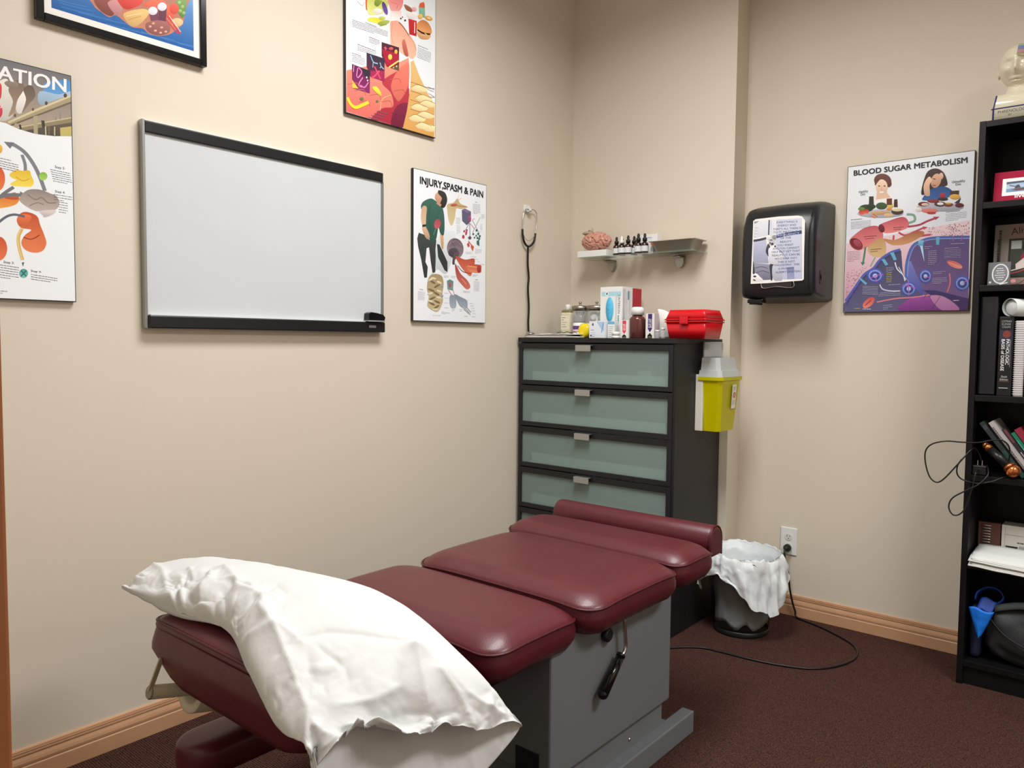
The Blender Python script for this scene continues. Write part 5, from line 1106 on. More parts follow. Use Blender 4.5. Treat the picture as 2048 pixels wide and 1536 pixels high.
# papers
for k, (x, y, w, d, rz, z, lab) in enumerate([(-2.19, 2.955, .30, .20, .10, 0, 'white papers at the bottom of the pile on the left of the dresser'), (-2.21, 2.960, .24, .20, -.14, .006, 'grey-edged booklet in the middle of the paper pile'), (-2.16, 2.945, .22, .18, .3, .0135, 'creased white sheet on top of the paper pile')]):
    rows = []
    for j in range(9):
        row = []
        for i in range(13):
            u, v = i/12-.5, j/8-.5
            p = Vector((u*w, v*d, 0)); p.rotate(Matrix.Rotation(rz, 3, 'Z'))
            zz = (.0015+max(0, noise.noise(Vector((u*5, v*5, k*7.0))))*.006*(k > 0)) if k != 1 else .002
            xx = max(p.x+x, XL+.030)
            row.append(Vector((xx, max(y+p.y, DY0-.002), Z+z+zz)))
        rows.append(row)
    n = 13
    o = B().grid(rows).obj('paper_stack' if k == 0 else ('booklet' if k == 1 else 'loose_sheet'), mat('grey_booklet', '9A9A94', .6) if k == 1 else PAPER, None, (x, y, Z+z), fix=False)
    sm = o.modifiers.new('solid', 'SOLIDIFY'); sm.thickness = .0045 if k < 2 else .002; sm.offset = 1 if k < 2 else 1
    tag(o, lab, 'paper', 'papers on the dresser')
g = thing('wire', 'thin black wire lying across the paper pile on the dresser', 'wire', (-2.13, 2.93, Z+.021))

B().tube([(-2.17, 2.90, Z+.0215), (-2.155, 2.905, Z+.027), (-2.13, 2.90, Z+.023), (-2.115, 2.905, Z+.028), (-2.095, 2.91, Z+.023), (-2.082, 2.915, Z+.026), (-2.075, 2.93, Z+.022)], .0016, 6).obj('wire_strand', CORDM, g)
# soap bottle
r = thing('lotion_bottle', 'beige lotion bottle with a white cap and an olive shoulder', 'bottle', (-2.242, 3.08, Z))
B().box(-2.272, -2.212, 3.062, 3.098, Z, Z+.128, .010, 3).obj('bottle_body', mat('beige_plastic', 'D6CEB4', .4), r)
B().box(-2.270, -2.214, 3.064, 3.096, Z+.118, Z+.139, .009, 3).obj('olive_shoulder', mat('olive_plastic', '7E7650', .4), r)
B().lathe([(.013, .134), (.013, .162), (.011, .164)], (-2.238, 3.08, Z), 20).obj('cap', WHITEP, r)
A = Art((-2.27, 3.0618, Z+.04), (1, 0, 0), (0, 0, 1)); A.rect(3, 0, 55, 70, 'E6DFC8')
for k, (w, c) in enumerate([(22, '4A4A48'), (12, '4A4A48'), (30, '8A8A80'), (20, '8A8A80'), (28, '8A8A80')]): A.rect(8, 58-k*11, 8+w, 60.5-k*11, c)
A.obj('bottle_label', r)
# glass jars with steel lids
COTTON = mat('cotton', 'F4F6F8', .95, bump=.3, bscale=150)
def jar(x, y, R, H, lab, content):
    t = thing('glass_jar', lab, 'jar', (x, y, Z), 'glass jars with steel lids')
    prf = [(R*.96, 0), (R, .004), (R, H), (R-.003, H), (R-.003, .006), (.001, .005)]
    B().lathe(prf, (x, y, Z), 32, caps=False).obj('jar_glass', GLASS, t)
    B().lathe([(R+.003, H-.004), (R+.003, H+.016), (R-.002, H+.020), (.006, H+.022), (.005, H+.030), (.008, H+.034), (.008, H+.038), (.001, H+.041)], (x, y, Z), 32).obj('lid', STEEL, t)
    return t
jar(-2.243, 3.190, .040, .142, 'glass jar of wooden swabs with a steel lid, left one', 0)
jar(-2.150, 3.200, .048, .142, 'glass jar of white cotton with a steel lid, right one', 1)
SW = mat('wooden_stick', 'A87C50', .6)
for k in range(8):
    a = k*2*PI/8+.3; q = Vector((-2.243+.024*math.cos(a), 3.190+.024*math.sin(a), Z+.007)); t2 = Vector((-2.243-.020*math.cos(a+.5), 3.190-.020*math.sin(a+.5), Z+.128))
    s_ = thing('swab', 'wooden cotton swab standing in the left glass jar', 'swab', q, 'swabs in the left glass jar')
    B().cyl(q, t2, .0014, n=6).obj('stick', SW, s_); B().ball(t2, .004, .004, .006, 8, 6).obj('cotton_tip', COTTON, s_)
cb = [(-2.168, 3.180, .026), (-2.130, 3.183, .026), (-2.150, 3.222, .026), (-2.170, 3.205, .070), (-2.133, 3.190, .068), (-2.148, 3.176, .100), (-2.140, 3.214, .108), (-2.168, 3.205, .112)]
for k, (x, y, z) in enumerate(cb):
    tag(B().ball((x, y, Z+z), .021, None, .020, 16, 10, lambda p, q: p+q*noise.noise(p*90+Vector((k, 0, 0)))*.004).obj('cotton_ball', COTTON, None, (x, y, Z+z-.02)), 'white cotton ball in the right glass jar', 'cotton ball', 'cotton balls in the right glass jar')
# small clear tub with purple label
r = thing('ointment_tub', 'small tub with clear lid and purple-white label, left of the yellow canister', 'tub', (-2.135, 3.03, Z))
B().lathe([(.028, 0), (.030, .003), (.030, .070), (.027, .074)], (-2.135, 3.03, Z), 24).obj('tub_body', WHITEP, r)
B().lathe([(.0295, .075), (.0305, .080), (.0305, .106), (.028, .110)], (-2.135, 3.03, Z), 24).obj('lid', mat('smoky_clear', 'B8BABC', .15, trans=.5), r)
B().lathe([(.0305, .040), (.0305, .058)], (-2.135, 3.03, Z), 24, caps=False).obj('purple_band', mat('purple_label', '5A3A80', .4), r)
B().lathe([(.0306, .030), (.0306, .034)], (-2.135, 3.03, Z), 24, caps=False).obj('red_band', mat('red_label', 'B84048', .4), r)
# yellow canister
r = thing('yellow_canister', 'round glossy yellow canister with a pale label, lying on its side', 'canister', (-2.047, 2.955, Z))
B().lathe([(.010, -.030), (.026, -.028), (.0335, -.018), (.034, 0), (.0335, .018), (.026, .028), (.010, .030)], (-2.042, 2.955, Z+.034), 32, 'Y').obj('shell', mat('yellow_gloss', 'E8D010', .18, coat=.5), r)
B().lathe([(.0345, -.012), (.0345, .012)], (-2.0425, 2.955, Z+.034), 32, 'Y', caps=False).obj('pale_band', mat('pale_yellow', 'F0E8B8', .3), r)
# mask box
def maskart(A, w, h):
    A.rect(2, 2, w-2, h-2, 'E4ECF6'); A.poly([(w*.5, h-3), (w-2, h-3), (w-2, h*.35), (w*.72, h*.6)], hx('B0CCEC')); A.layer += 1
    A.line([(w-16, h*.32), (w-6, h*.9)], 4, '6C98D0'); A.poly([(p[0]*6+w*.24, p[1]*6+h*.8) for p in [(-1, 0), (-.3, 1), (.9, .8), (.2, .1), (1, -.1), (.2, -1), (-.9, -.8), (-.1, -.1)]], hx('181A20')); A.layer += 1
    A.rect(8, h*.46, 26, h*.49, '5A6070'); A.rect(8, h*.30, 34, h*.315, '9098A8'); A.rect(8, h*.2, 40, h*.215, '9098A8'); A.rect(12, h*.09, 30, h*.11, '5A6070')
    A.poly([(10+4*math.cos(t*.6), h*.14+4*math.sin(t*.6)) for t in range(10)], hx('22262E')); A.layer += 1
carton('syringe_box', 'white and pale blue box with a black round logo in front of the glove box', 'box', -1.998, -1.915, 2.915, 2.960, Z, .076, WCARD, maskart)
def packart(A, w, h):
    A.rect(0, h-12, w, h, '6CB4DC')
    for k in range(7): A.rect(5, h-24-k*9, w-6-(k % 3)*4, h-22-k*9, 'A0A8B4')
carton('narrow_carton', 'narrow white carton with a blue top between the syringe box and glove box', 'carton', -1.908, -1.872, 2.930, 2.965, Z, .074, WCARD, packart)
# glove box
GX0, GX1, GY0, GY1, GH = -1.990, -1.872, 2.990, 3.080, .234
r = thing('glove_box', 'upright white glove box with blue gloves in its oval opening', 'glove box', ((GX0+GX1)/2, 3.035, Z))
B().box(GX0, GX1, GY0, GY1, Z, Z+GH, .0015).obj('carton_body', WCARD, r)
A = Art((GX0, GY0-.0001, Z), (1, 0, 0), (0, 0, 1))
A.rect(8, 192, 112, 212, 'A8D4E0'); A.poly([(36+9*math.cos(t*.42), 203+10*math.sin(t*.42)) for t in range(15)], hx('F4F4F4')); A.layer += 1
A.poly([(36+6*math.cos(t*.42), 203+6*math.sin(t*.42)) for t in range(15)], hx('8A98A4')); A.layer += 1; A.line([(33, 199), (39, 207)], 2, '303840')
A.rect(64, 6, 66, 170, 'C8CCD0')
A.text('CRITERION', '16181E', (96, 196), (96, 112), (107, 196), .008)
A.words((96, 104), (96, 24), (90, 104), 1, 6, '3A8A78')
for x in (88, 84): A.words((x, 190), (x, 30), (x-3, 190), 1, 1.6, '8A9098')
A.obj('printed_front', r)
A = Art((GX1+.0001, GY0, Z), (0, 1, 0), (0, 0, 1))
A.rect(48, 176, 60, 216, '5A8CA8')
for x in (10, 17, 24): A.words((x, 222), (x, 60 if x < 20 else 90), (x-3, 222), 1, 3.4 if x == 10 else 2, '6A727C')
A.words((40, 210), (40, 110), (36, 210), 2, 1.5, '8A9098'); A.words((66, 215), (66, 100), (62, 215), 2, 1.5, '9AA0A8')
A.obj('printed_side', r)
B().grid([[Vector((GX0+.052+math.cos(t*PI/16)*.021*s_, GY0-.0008-.012*(1-s_**2)*(1+.4*noise.noise(Vector((t*.9, s_*5, 0)))), Z+.131+math.sin(t*PI/16)*.056*s_+noise.noise(Vector((t*.7, s_*4, 3)))*.003*s_*(s_ < 1))) for t in range(32)] for s_ in (1, .85, .7, .55, .4, .25, .1, .001)], True, True).obj('blue_gloves', mat('blue_nitrile', '52B4DC', .45, bump=.6, bscale=60), r)
# red book
carton('red_booklet_box', 'thin upright red box standing behind the glove box', 'box', -1.957, -1.926, 3.16, 3.25, Z, .238, mat('red_card', 'B81C34', .4), lambda A, w, h: (A.rect(w-9, h-70, w-7, h-20, 'E8B8B8'), A.rect(8, h-34, 12, h-30, 'F0D0D0')))
MATS['red_card']
# brown bottle
r = thing('brown_bottle', 'round brown plastic bottle with a white screw cap', 'bottle', (-1.775, 2.965, Z))
B().lathe([(.033, 0), (.036, .004), (.036, .082), (.032, .092), (.021, .099), (.021, .104)], (-1.775, 2.965, Z), 32).obj('bottle_body', mat('brown_plastic', '582A24', .22, coat=.4), r)
B().lathe([(.0285, .103), (.0285, .128), (.026, .132), (.020, .138)], (-1.775, 2.965, Z), 32).obj('cap', WHITEP, r)
# little white bottle
r = thing('pill_vial', 'tiny white screw-top vial in front of the glove box', 'bottle', (-1.848, 2.905, Z))
B().lathe([(.017, 0), (.018, .002), (.018, .010), (.0165, .011)], (-1.848, 2.905, Z), 20).obj('vial_body', WCARD, r)
B().lathe([(.0175, .0112), (.0175, .027), (.016, .028)], (-1.848, 2.905, Z), 20).obj('cap', WHITEP, r)
def truart(c):
    def f(A, w, h):
        m = w*.5; a = w*.24
        A.rect(1, 1, w-1, h-1, 'E8E4DE'); A.poly([(m-a, h-2), (m-a, h*.38), (m, h*.24), (m+a, h*.38), (m+a, h-2)], hx(c)); A.layer += 1
        A.text('TRU', 'F4F0F0', (m-a*.8, h*.62), (m+a*.8, h*.62), (m-a*.8, h*.78), .01); A.text('CBG', 'F4F0F0', (m-a*.8, h*.43), (m+a*.8, h*.43), (m-a*.8, h*.59), .01)
        A.poly([(m-a*1.1, 1), (m+a*1.1, 1), (m+a*1.1, h*.12), (m, h*.22), (m-a*1.1, h*.12)], hx('16181A')); A.layer += 1; A.rect(m-a*.7, h*.05, m+a*.7, h*.065, 'B8B4B0')
    return f
carton('tincture_carton', 'small white carton with a pink arrow panel, left of the brown bottle', 'carton', -1.838, -1.798, 2.925, 2.960, Z, .080, WCARD, truart('D8405C'), group='arrow-panel cartons')
carton('tincture_carton', 'taller white carton with a purple arrow panel, right of the brown bottle', 'carton', -1.722, -1.679, 2.945, 2.985, Z, .108, mat('silver_card', 'C4C4C4', .35), truart('3A2C78'), group='arrow-panel cartons')
carton('small_carton', 'small white carton with a pink flap behind the brown bottle', 'carton', -1.842, -1.806, 3.01, 3.05, Z, .098, WCARD, lambda A, w, h: A.rect(0, h-4, w, h, 'E0B8B0'))
carton('navy_carton', 'dark navy box behind the clear vial, beside the purple carton', 'box', -1.735, -1.672, 3.04, 3.09, Z, .108, mat('navy_card', '1E1C40', .35), lambda A, w, h: (A.rect(w*.45, h-30, w*.7, h-24, 'B0B4D0'), A.rect(w*.4, h-40, w*.75, h-38, '8088B0')))
# glass vials
for x, y, R, H, lab in [(-1.664, 2.945, .0115, .036, 'clear glass vial with a white cap, right of the purple carton'), (-1.646, 2.962, .010, .046, 'clear glass vial with a white cap next to the curled paper')]:
    t = thing('glass_vial', lab, 'vial', (x, y, Z), 'glass vials')
    B().lathe([(R*.9, 0), (R, .002), (R, H*.7), (R*.7, H*.78)], (x, y, Z), 16).obj('vial_glass', GLASS, t); B().lathe([(R*.8, H*.79), (R*.8, H)], (x, y, Z), 16).obj('cap', WHITEP, t)
# curled white paper
rows = [[Vector((-1.700+.050*u+.012*math.sin(v*2.4)*(1-u), 3.005+.03*u-.02*math.sin(v*3)*u-.01*v, Z+.0005+.128*v*(1-.12*u*u))) for u in [i/10 for i in range(11)]] for v in [j/14 for j in range(15)]]
o = B().grid(rows).obj('curled_paper', PAPER, None, (-1.675, 3.01, Z), fix=False); m_ = o.modifiers.new('solid', 'SOLIDIFY'); m_.thickness = .0006
tag(o, 'curled upright white paper sheet leaning against the red case', 'paper')
# red plastic case
RED = mat('red_plastic', 'CC0A1A', .3, coat=.25)
r = thing('red_case', 'red plastic utility case with a front latch on the right of the dresser', 'case', (-1.525, 3.02, Z))
def frustum(b, c, w0, d0, w1, d1, z0, z1, rc=.008):
    rows = []
    for w, d, z in ((w0, d0, z0), (w1, d1, z1)):
        ring = []
        for sx, sy, a0 in ((1, 1, 0), (-1, 1, 90), (-1, -1, 180), (1, -1, 270)):
            for k in range(5):
                t = math.radians(a0+90*k/4); ring.append(Vector((c[0]+sx*(w/2-rc)+rc*math.cos(t), c[1]+sy*(d/2-rc)+rc*math.sin(t), z)))
        rows.append(ring)
    b.grid(rows, True, True); b.add(rows[0], [tuple(range(20))[::-1]]); b.add(rows[1], [tuple(range(20))]); return b
cx, cy = -1.527, 3.020
b = B().box(cx-.09, cx+.09, cy-.083, cy+.083, Z+.070, Z+.080); frustum(b, (cx, cy), .165, .150, .186, .172, Z, Z+.072); frustum(b, (cx, cy), .194, .180, .194, .180, Z+.068, Z+.073)
b.obj('case_body', RED, r)
b = B(); frustum(b, (cx, cy), .196, .182, .194, .180, Z+.077, Z+.083); frustum(b, (cx, cy), .188, .174, .164, .146, Z+.081, Z+.121)
b.obj('lid', RED, r)
B().box(cx-.022, cx+.016, cy-.0965, cy-.089, Z+.060, Z+.092, .002).box(cx-.018, cx+.012, cy-.098, cy-.0955, Z+.064, Z+.083, .001).obj('latch', RED, r)

# ---------------- sharps container on the dresser side ----------------
SX = DX1+.004
r = thing('sharps_container', 'yellow sharps container with a clear lid hung on the dresser side', 'sharps container', (SX+.06, 3.15, .87))
B().box(SX-.0035, SX+.030, 3.045, 3.060, .868, 1.112, .003).box(SX-.0035, SX+.004, 3.06, 3.25, .868, 1.112, .001).box(SX+.005, SX+.028, 3.056, 3.0605, .98, .995).obj('wall_bracket', mat('cream_plastic', 'D8D6CA', .45), r)
def oct_ring(x0, x1, y0, y1, z, c=.035):
    return [Vector(p) for p in ((x0, y0, z), (x1-c*.4, y0, z), (x1, y0+c*.5, z), (x1, y1-c, z), (x1-c, y1, z), (x0, y1, z))]
YEL = mat('yellow_translucent', 'D8D000', .3, trans=.35, ior=1.3, var=.08, vscale=30)
b = B(); x0 = SX+.012
rows = [oct_ring(x0+.012, SX+.098, 3.068, 3.243, .868), oct_ring(x0, SX+.112, 3.048, 3.272, 1.085), oct_ring(x0-.002, SX+.118, 3.040, 3.282, 1.088), oct_ring(x0-.002, SX+.118, 3.040, 3.282, 1.102)]
b.grid(rows, False, True); b.add(rows[0], [tuple(range(6))[::-1]]); b.obj('tub', YEL, r)
CLR = mat('cloudy_clear_plastic', 'D2D8DA', .28, alpha=.72)
b = B(); rows = [oct_ring(x0, SX+.114, 3.042, 3.279, 1.102), oct_ring(x0+.002, SX+.108, 3.046, 3.272, 1.130), oct_ring(x0+.006, SX+.102, 3.050, 3.262, 1.131), oct_ring(x0+.008, SX+.094, 3.056, 3.252, 1.185)]
b.grid(rows, False, True); b.add(rows[3], [tuple(range(6))]); b.obj('clear_lid', CLR, r)
b = B().box(x0+.004, x0+.007, 3.075, 3.250, 1.186, 1.250, .001).box(x0+.003, x0+.010, 3.075, 3.079, 1.186, 1.250).box(x0+.003, x0+.010, 3.075, 3.250, 1.247, 1.252); b.obj('flap', CLR, r)
# used needles seen through the plastic
A = Art((SX+.1135, 3.150, .965), Vector((.0, 1, 0)), Vector((.055, 0, 1)).normalized())
A.rect(0, 0, 40, 104, 'E8E6DC'); A.poly([(25+12*math.cos(t*.42), 58+14*math.sin(t*.42)) for t in range(15)], hx('C0402C')); A.layer += 1; A.line([(19, 58), (31, 58)], 2, 'F0E0D0'); A.line([(25, 50), (25, 66)], 2, 'F0E0D0')
A.words((6, 92), (34, 92), (6, 87), 4, 2, '6A6A60'); A.words((6, 34), (34, 34), (6, 29), 5, 2, '6A6A60'); A.words((8, 74), (8, 40), (5, 74), 1, 3, '3A3A38')
A.obj('warning_label', r)

# ---------------- towel dispenser ----------------
r = thing('towel_dispenser', 'large black paper towel dispenser on the right wall', 'towel dispenser', (-1.265, YR, 1.43))
def disp_profile(w, y1, n=8):
    # side outline y,z
    return [(YR-.001, 1.432), (3.40, 1.436), (3.262, 1.446), (3.252, 1.46), (3.246, 1.56), (3.246, 1.70), (3.254, 1.765), (3.275, 1.81), (3.31, 1.836), (3.37, 1.853), (3.44, 1.862), (YR-.001, 1.862)]
P = disp_profile(0, 0); rows = []
for x, ins in ((-1.430, .030), (-1.428, .016), (-1.420, .006), (-1.405, 0), (-1.27, -.004), (-1.135, 0), (-1.122, .006), (-1.114, .016), (-1.112, .030)):
    cyy, cz = 3.40, 1.65; row = []
    for y, z in P:
        if y > YR-.01: row.append(Vector((x, y, z+(ins*.6 if z < 1.6 else -ins*.6))))
        else: row.append(Vector((x, y+ins*(1 if y < 3.3 else .3), z+(ins*.6 if z < 1.5 else (-ins*.8 if z > 1.75 else 0)))))
    rows.append(row)
b = B().grid(rows, True, True); b.add(rows[0], [tuple(range(12))]); b.add(rows[-1], [tuple(range(12))[::-1]])
b.obj('housing', mat('charcoal_plastic', '1E2224', .34, bump=.04, bscale=600), r)
B().tube([(-1.1255, 3.262, 1.45), (-1.132, 3.250, 1.50), (-1.134, 3.247, 1.60), (-1.134, 3.247, 1.70), (-1.132, 3.262, 1.775), (-1.128, 3.30, 1.823), (-1.127, 3.36, 1.845), (-1.1275, 3.44, 1.857)], .0022, 6).obj('cover_seam', BLACKG, r)
B().box(-1.395, -1.37, 3.27, 3.36, 1.418, 1.436, .003).box(-1.40, -1.33, 3.262, 3.30, 1.424, 1.440, .003).obj('release_tab', BLACKG, r)
B().box(-1.1155, -1.110, 3.325, 3.352, 1.50, 1.56, .002).ball((-1.113, 3.34, 1.53), .006, .012, .020).obj('side_lock', BLACKG, r)
B().box(-1.332, -1.20, 3.2435, 3.247, 1.484, 1.512, .0012).obj('badge_plate', mat('dark_badge', '2A2426', .3), r)
B().tube([(-1.332, 3.2425, 1.505), (-1.325, 3.242, 1.487), (-1.30, 3.242, 1.486), (-1.265, 3.242, 1.491), (-1.22, 3.242, 1.484), (-1.196, 3.242, 1.484), (-1.188, 3.242, 1.492), (-1.192, 3.242, 1.510)], .0016, 6).obj('badge_outline', CHROME, r)
# printed sheet on the dispenser
r = thing('quote_sheet', 'white printed sheet with a photo and a quotation stuck on the dispenser', 'sheet', (-1.265, 3.24, 1.506))
o_ = [(-1.377, 1.506), (-1.300, 1.506), (-1.155, 1.511), (-1.148, 1.516), (-1.150, 1.62), (-1.150, 1.757), (-1.163, 1.776), (-1.180, 1.781), (-1.26, 1.785), (-1.362, 1.783), (-1.373, 1.776), (-1.374, 1.68)]
B().prism([(x, 3.2405, z) for x, z in o_], (0, -.0004, 0)).obj('paper', PAPER, r)
a = ART['sheet']; A = Art((-1.376, 3.2399, 1.506), (1, 0, 0), (0, 0, 1), (7, 8, 222, 268), .00001); A.play(a[2]); A.obj('printed_picture', r, .5)

# ---------------- outlet, plug and cord ----------------
r = thing('wall_outlet', 'white duplex wall outlet with a black plug in its lower socket', 'outlet', (-1.271, YR, .277))
B().box(-1.3085, -1.2335, YR-.006, YR-.0003, .278, .404, .003).obj('cover_plate', WHITEP, r)
for z in (.361, .317):
    q = B().lathe([(.016, 0), (.0155, .002), (.002, .0024)], (-1.271, YR-.0083, z), 24, 'Y').obj('socket', mat('ivory_plastic', 'DADAD2', .4), r)
    if z > .35: B().box(-1.2785, -1.2765, YR-.0088, YR-.0082, z, z+.009).box(-1.2665, -1.2645, YR-.0088, YR-.0082, z+.001, z+.008).lathe([(.0022, 0), (.0022, .0006)], (-1.271, YR-.0089, z-.007), 10, 'Y').obj('slots', RUB, q)
# ---------------- waste bin and liner ----------------
bc = Vector((-1.352, 3.172, 0))
BINM = mat('black_wire_mesh', '0A0B0C', .4, alpha=.42)
r = thing('waste_bin', 'round black mesh waste bin beside the dresser', 'waste bin', bc)
B().lathe([(.001, .002), (.114, .002), (.116, .006)], bc, 40, caps=False).lathe([(.117, .004), (.119, .022), (.116, .024)], bc, 40, caps=False).obj('base', BLACKP, r)
B().lathe([(.1165, .024), (.150, .308)], bc, 48, caps=False).obj('mesh_wall', BINM, r)
B().lathe([(.150, .304), (.154, .309), (.152, .314), (.148, .309)], bc, 48, caps=False).obj('rim', BLACKP, r)
LINER = mat('white_bin_liner', 'D8DEE0', .38, bump=.8, bscale=30)
rows = []; NU = 120
def lin(t, s):
    # s from 0 (bag bottom inside) over the rim (s=.5) to the hanging hem (s=1)
    n1 = noise.noise(Vector((math.cos(t)*2.2, math.sin(t)*2.2, s*3))); n2 = noise.noise(Vector((math.cos(t)*7, math.sin(t)*7, s*4+5)))
    if s < .5:
        q = s/.5; R = .002+.112*min(1, q*5) if q < .45 else .116+.028*((q-.45)/.55)
        z = .045+.03*n1+.288*max(0, (q-.20)/.80)**(1+.0*q); R += (n1*.010+n2*.004-.006)*(1-abs(q-.5))*.8
        z = max(z, .03)
        R = min(R, .111+.034*(min(z, .30)/.308)-.003)
    else:
        q = (s-.5)/.5
        dg = math.degrees(t) if t < PI else math.degrees(t)-360
        hang = .055+.095*math.exp(-((dg+148)/24)**2)+.165*math.exp(-((dg+30)/42)**2)+.04*n1
        hang = max(.035, hang)
        z = .338+.018*math.sin(min(1, q*4)*PI)*.8-hang*max(0, q-.12)/.88+.016*n2*(1-q*.5)+.006*math.sin(t*17+n1*8)*min(1, q*3)
        R = .147+.020*min(1, q*5)+.020*q+.026*n2*min(1, q*2)+.010*n1+.006*abs(noise.noise(Vector((t*6, q*6, 2))))
        R = max(R, .120+.034*(z/.308)+.0045)
        if R < .170 and q < .3: z = max(z, .335)
    return Vector((max(bc.x+R*math.cos(t), -1.521 if z > .0 else -9), min(bc.y+R*math.sin(t), YR-.02), z))
for j in range(41): rows.append([lin(2*PI*k/NU, j/40) for k in range(NU)])
o = B().grid(rows, True, True).obj('bin_liner', LINER, None, (bc.x, bc.y, .03), fix=False)
tag(o, 'crumpled white plastic liner folded over the rim of the waste bin', 'bin liner')
# ---------------- treatment table ----------------
T = thing('treatment_table', 'grey treatment table with segmented maroon leather cushions', 'treatment table', (-1.38, 1.6, 0))
TX0, TX1, TY0, TY1 = -1.645, -1.115, 1.485, 2.095
B().box(TX0, TX1, TY0, TY1, .148, .505, .006).obj('base_cabinet', GREYM, T)
q = B().box(TX0+.015, TX1-.015, TY0+.02, TY1-.02, .066, .150, .002).obj('plinth', GREYM, T)
B().lathe([(.006, 0), (.006, .002), (.003, .004)], (TX1-.015, 1.885, .098), 12, 'X').obj('screw', CHROME, q)
for x0, x1 in ((-1.136, -1.094), (-1.666, -1.624)):
    b = B().box(x0, x1, 1.22, 2.222, 0, .070, .004)
    b.obj('floor_rail', GREYM, T)
B().box(-1.64, -1.12, 1.50, 2.11, .058, .068).obj('base_plate', GREYM, T)
B().box(-1.225, -1.150, TY0-.003, TY0+.01, .150, .212, .001).obj('vent', RUB, T)
def rrect(x0, x1, y0, y1, rc, n=8):
    P = []
    for cx, cy, a0 in ((x1-rc, y1-rc, 0), (x0+rc, y1-rc, 90), (x0+rc, y0+rc, 180), (x1-rc, y0+rc, 270)):
        for k in range(n+1):
            t = math.radians(a0+90*k/n); P.append((cx+rc*math.cos(t), cy+rc*math.sin(t)))
    # densify straight sides
    out = []
    for i in range(len(P)):
        a, b2 = P[i], P[(i+1) % len(P)]; d = math.hypot(a[0]-b2[0], a[1]-b2[1]); m = max(1, int(d/.03))
        for k in range(m): out.append((a[0]+(b2[0]-a[0])*k/m, a[1]+(b2[1]-a[1])*k/m))
    return out
def cushion(name, label, x0, x1, y0, y1, z, depth, rc=.05, crown=.028, roll=.07, slope=0.0, ysag=0.012, under=.012):
    """upholstered pad: crowned top, piped seam, slightly bulging border"""
    cx, cy = (x0+x1)/2, (y0+y1)/2
    base = rrect(x0, x1, y0, y1, rc)
    hw, hd = (x1-x0)/2, (y1-y0)/2
    def pt(p, ins, dz):
        kx = (hw-ins)/hw; ky = (hd-ins)/hd
        x = cx+(p[0]-cx)*kx; y = cy+(p[1]-cy)*ky
        # seam dips towards the corners
        e = (abs((p[0]-cx)/hw)**4)*(abs((p[1]-cy)/hd)**4)*max(0, 1-ins/roll)
        return Vector((x, y, z+dz-ysag*e+slope*(y-cy)))
    rows = []
    dcap = min(hd, hw)-.004
    for ins, dz in ((under+.02, -depth), (under, -depth+.002), (under*.3, -depth+.016), (-.003, -depth*.6), (-.004, -depth*.3), (0, -.004), (0, 0)): rows.append([pt(p, ins, dz) for p in base])
    for k in range(1, 9):
        d = roll*k/8; rows.append([pt(p, d if d < dcap else dcap, crown*(1-(1-k/8)**2.3)) for p in base])
    rows.append([pt(p, roll+(dcap-roll)*.45, crown+.002) for p in base])
    b = B().grid(rows, True, True)
    b.add(rows[0], [tuple(range(len(base)))[::-1]]); b.add(rows[-1], [tuple(range(len(base)))], True)
    o = b.obj(name, LEATHER, T)
    if label: o['label'] = label
    B().tube([pt(p, -.0012, -.001) for p in base], .0032, 6, 1, True).obj('piping', PIPING, o)
    return o
cushion('pelvic_cushion', 'large middle cushion', -1.712, -1.052, 1.575, 2.040, .578, .072, .065, .028)
cushion('chest_cushion', 'second cushion from the pillow end', -1.755, -1.092, 1.245, 1.590, .553, .074, .065, .030, .075)
cushion('thigh_cushion', 'narrow cushion beyond the middle one', -1.770, -1.062, 2.062, 2.290, .582, .074, .055, .030, .06)
# end roll: D-shaped bolster with flat bottom
prof_ = [(.048*math.cos(t), .052*math.sin(t)) for t in [PI*k/14 for k in range(15)]]
prof_ = [(.048, -.052)]+prof_+[(-.048, -.052)]
rows = []
for x, s_ in ((-1.758, .80), (-1.754, .93), (-1.744, 1), (-1.4, 1), (-1.118, 1), (-1.108, .93), (-1.104, .80)):
    rows.append([Vector((x, 2.378+p[0]*s_, .588+p[1]*s_)) for p in prof_])
b = B().grid(rows, True, True); b.add(rows[0], [tuple(range(17))]); b.add(rows[-1], [tuple(range(17))[::-1]])
o = b.obj('ankle_roll', LEATHER, T); o['label'] = 'half round bolster at the far end'
B().tube([Vector((-1.109, 2.378+p[0], .588+p[1])) for p in prof_], .003, 6, 1).obj('piping', PIPING, o)
B().box(-1.50, -1.36, 2.10, 2.42, .498, .536, .003).box(-1.62, -1.14, 2.05, 2.33, .500, .510, .002).obj('support_arm', GREYM, T)
# head section: cushion, tapered upholstered shell under it
HX0, HX1, HY0, HY1, HZ = -1.764, -1.140, .800, 1.200, .568
HSL = -.19
cushion('head_cushion', 'raised cushion under the pillow', HX0, HX1, HY0, HY1, HZ, .030, .05, .028, .07, HSL, .004)
rows = []
hcx_, hcy_, hwx, hwy = (HX0+HX1)/2, (HY0+HY1)/2, (HX1-HX0)/2, (HY1-HY0)/2
for ix, iy, dz in ((.003, .003, -.006), (-.012, -.002, -.030), (-.026, -.004, -.060), (-.030, -.003, -.076), (-.016, .002, -.092), (.040, .008, -.128), (.085, .014, -.146), (.15, .05, -.156), (.2, .10, -.157)):
    rows.append([Vector((hcx_+(p[0]-hcx_)*(hwx-ix)/hwx, hcy_+(p[1]-hcy_)*(hwy-iy)/hwy, HZ+dz+HSL*(p[1]-hcy_))) for p in rrect(HX0, HX1, HY0, HY1, .05)])
b = B().grid(rows, True, True); b.add(rows[0], [tuple(range(len(rows[0])))]); b.add(rows[-1], [tuple(range(len(rows[0])))[::-1]]); b.obj('head_shell', LEATHER, T)
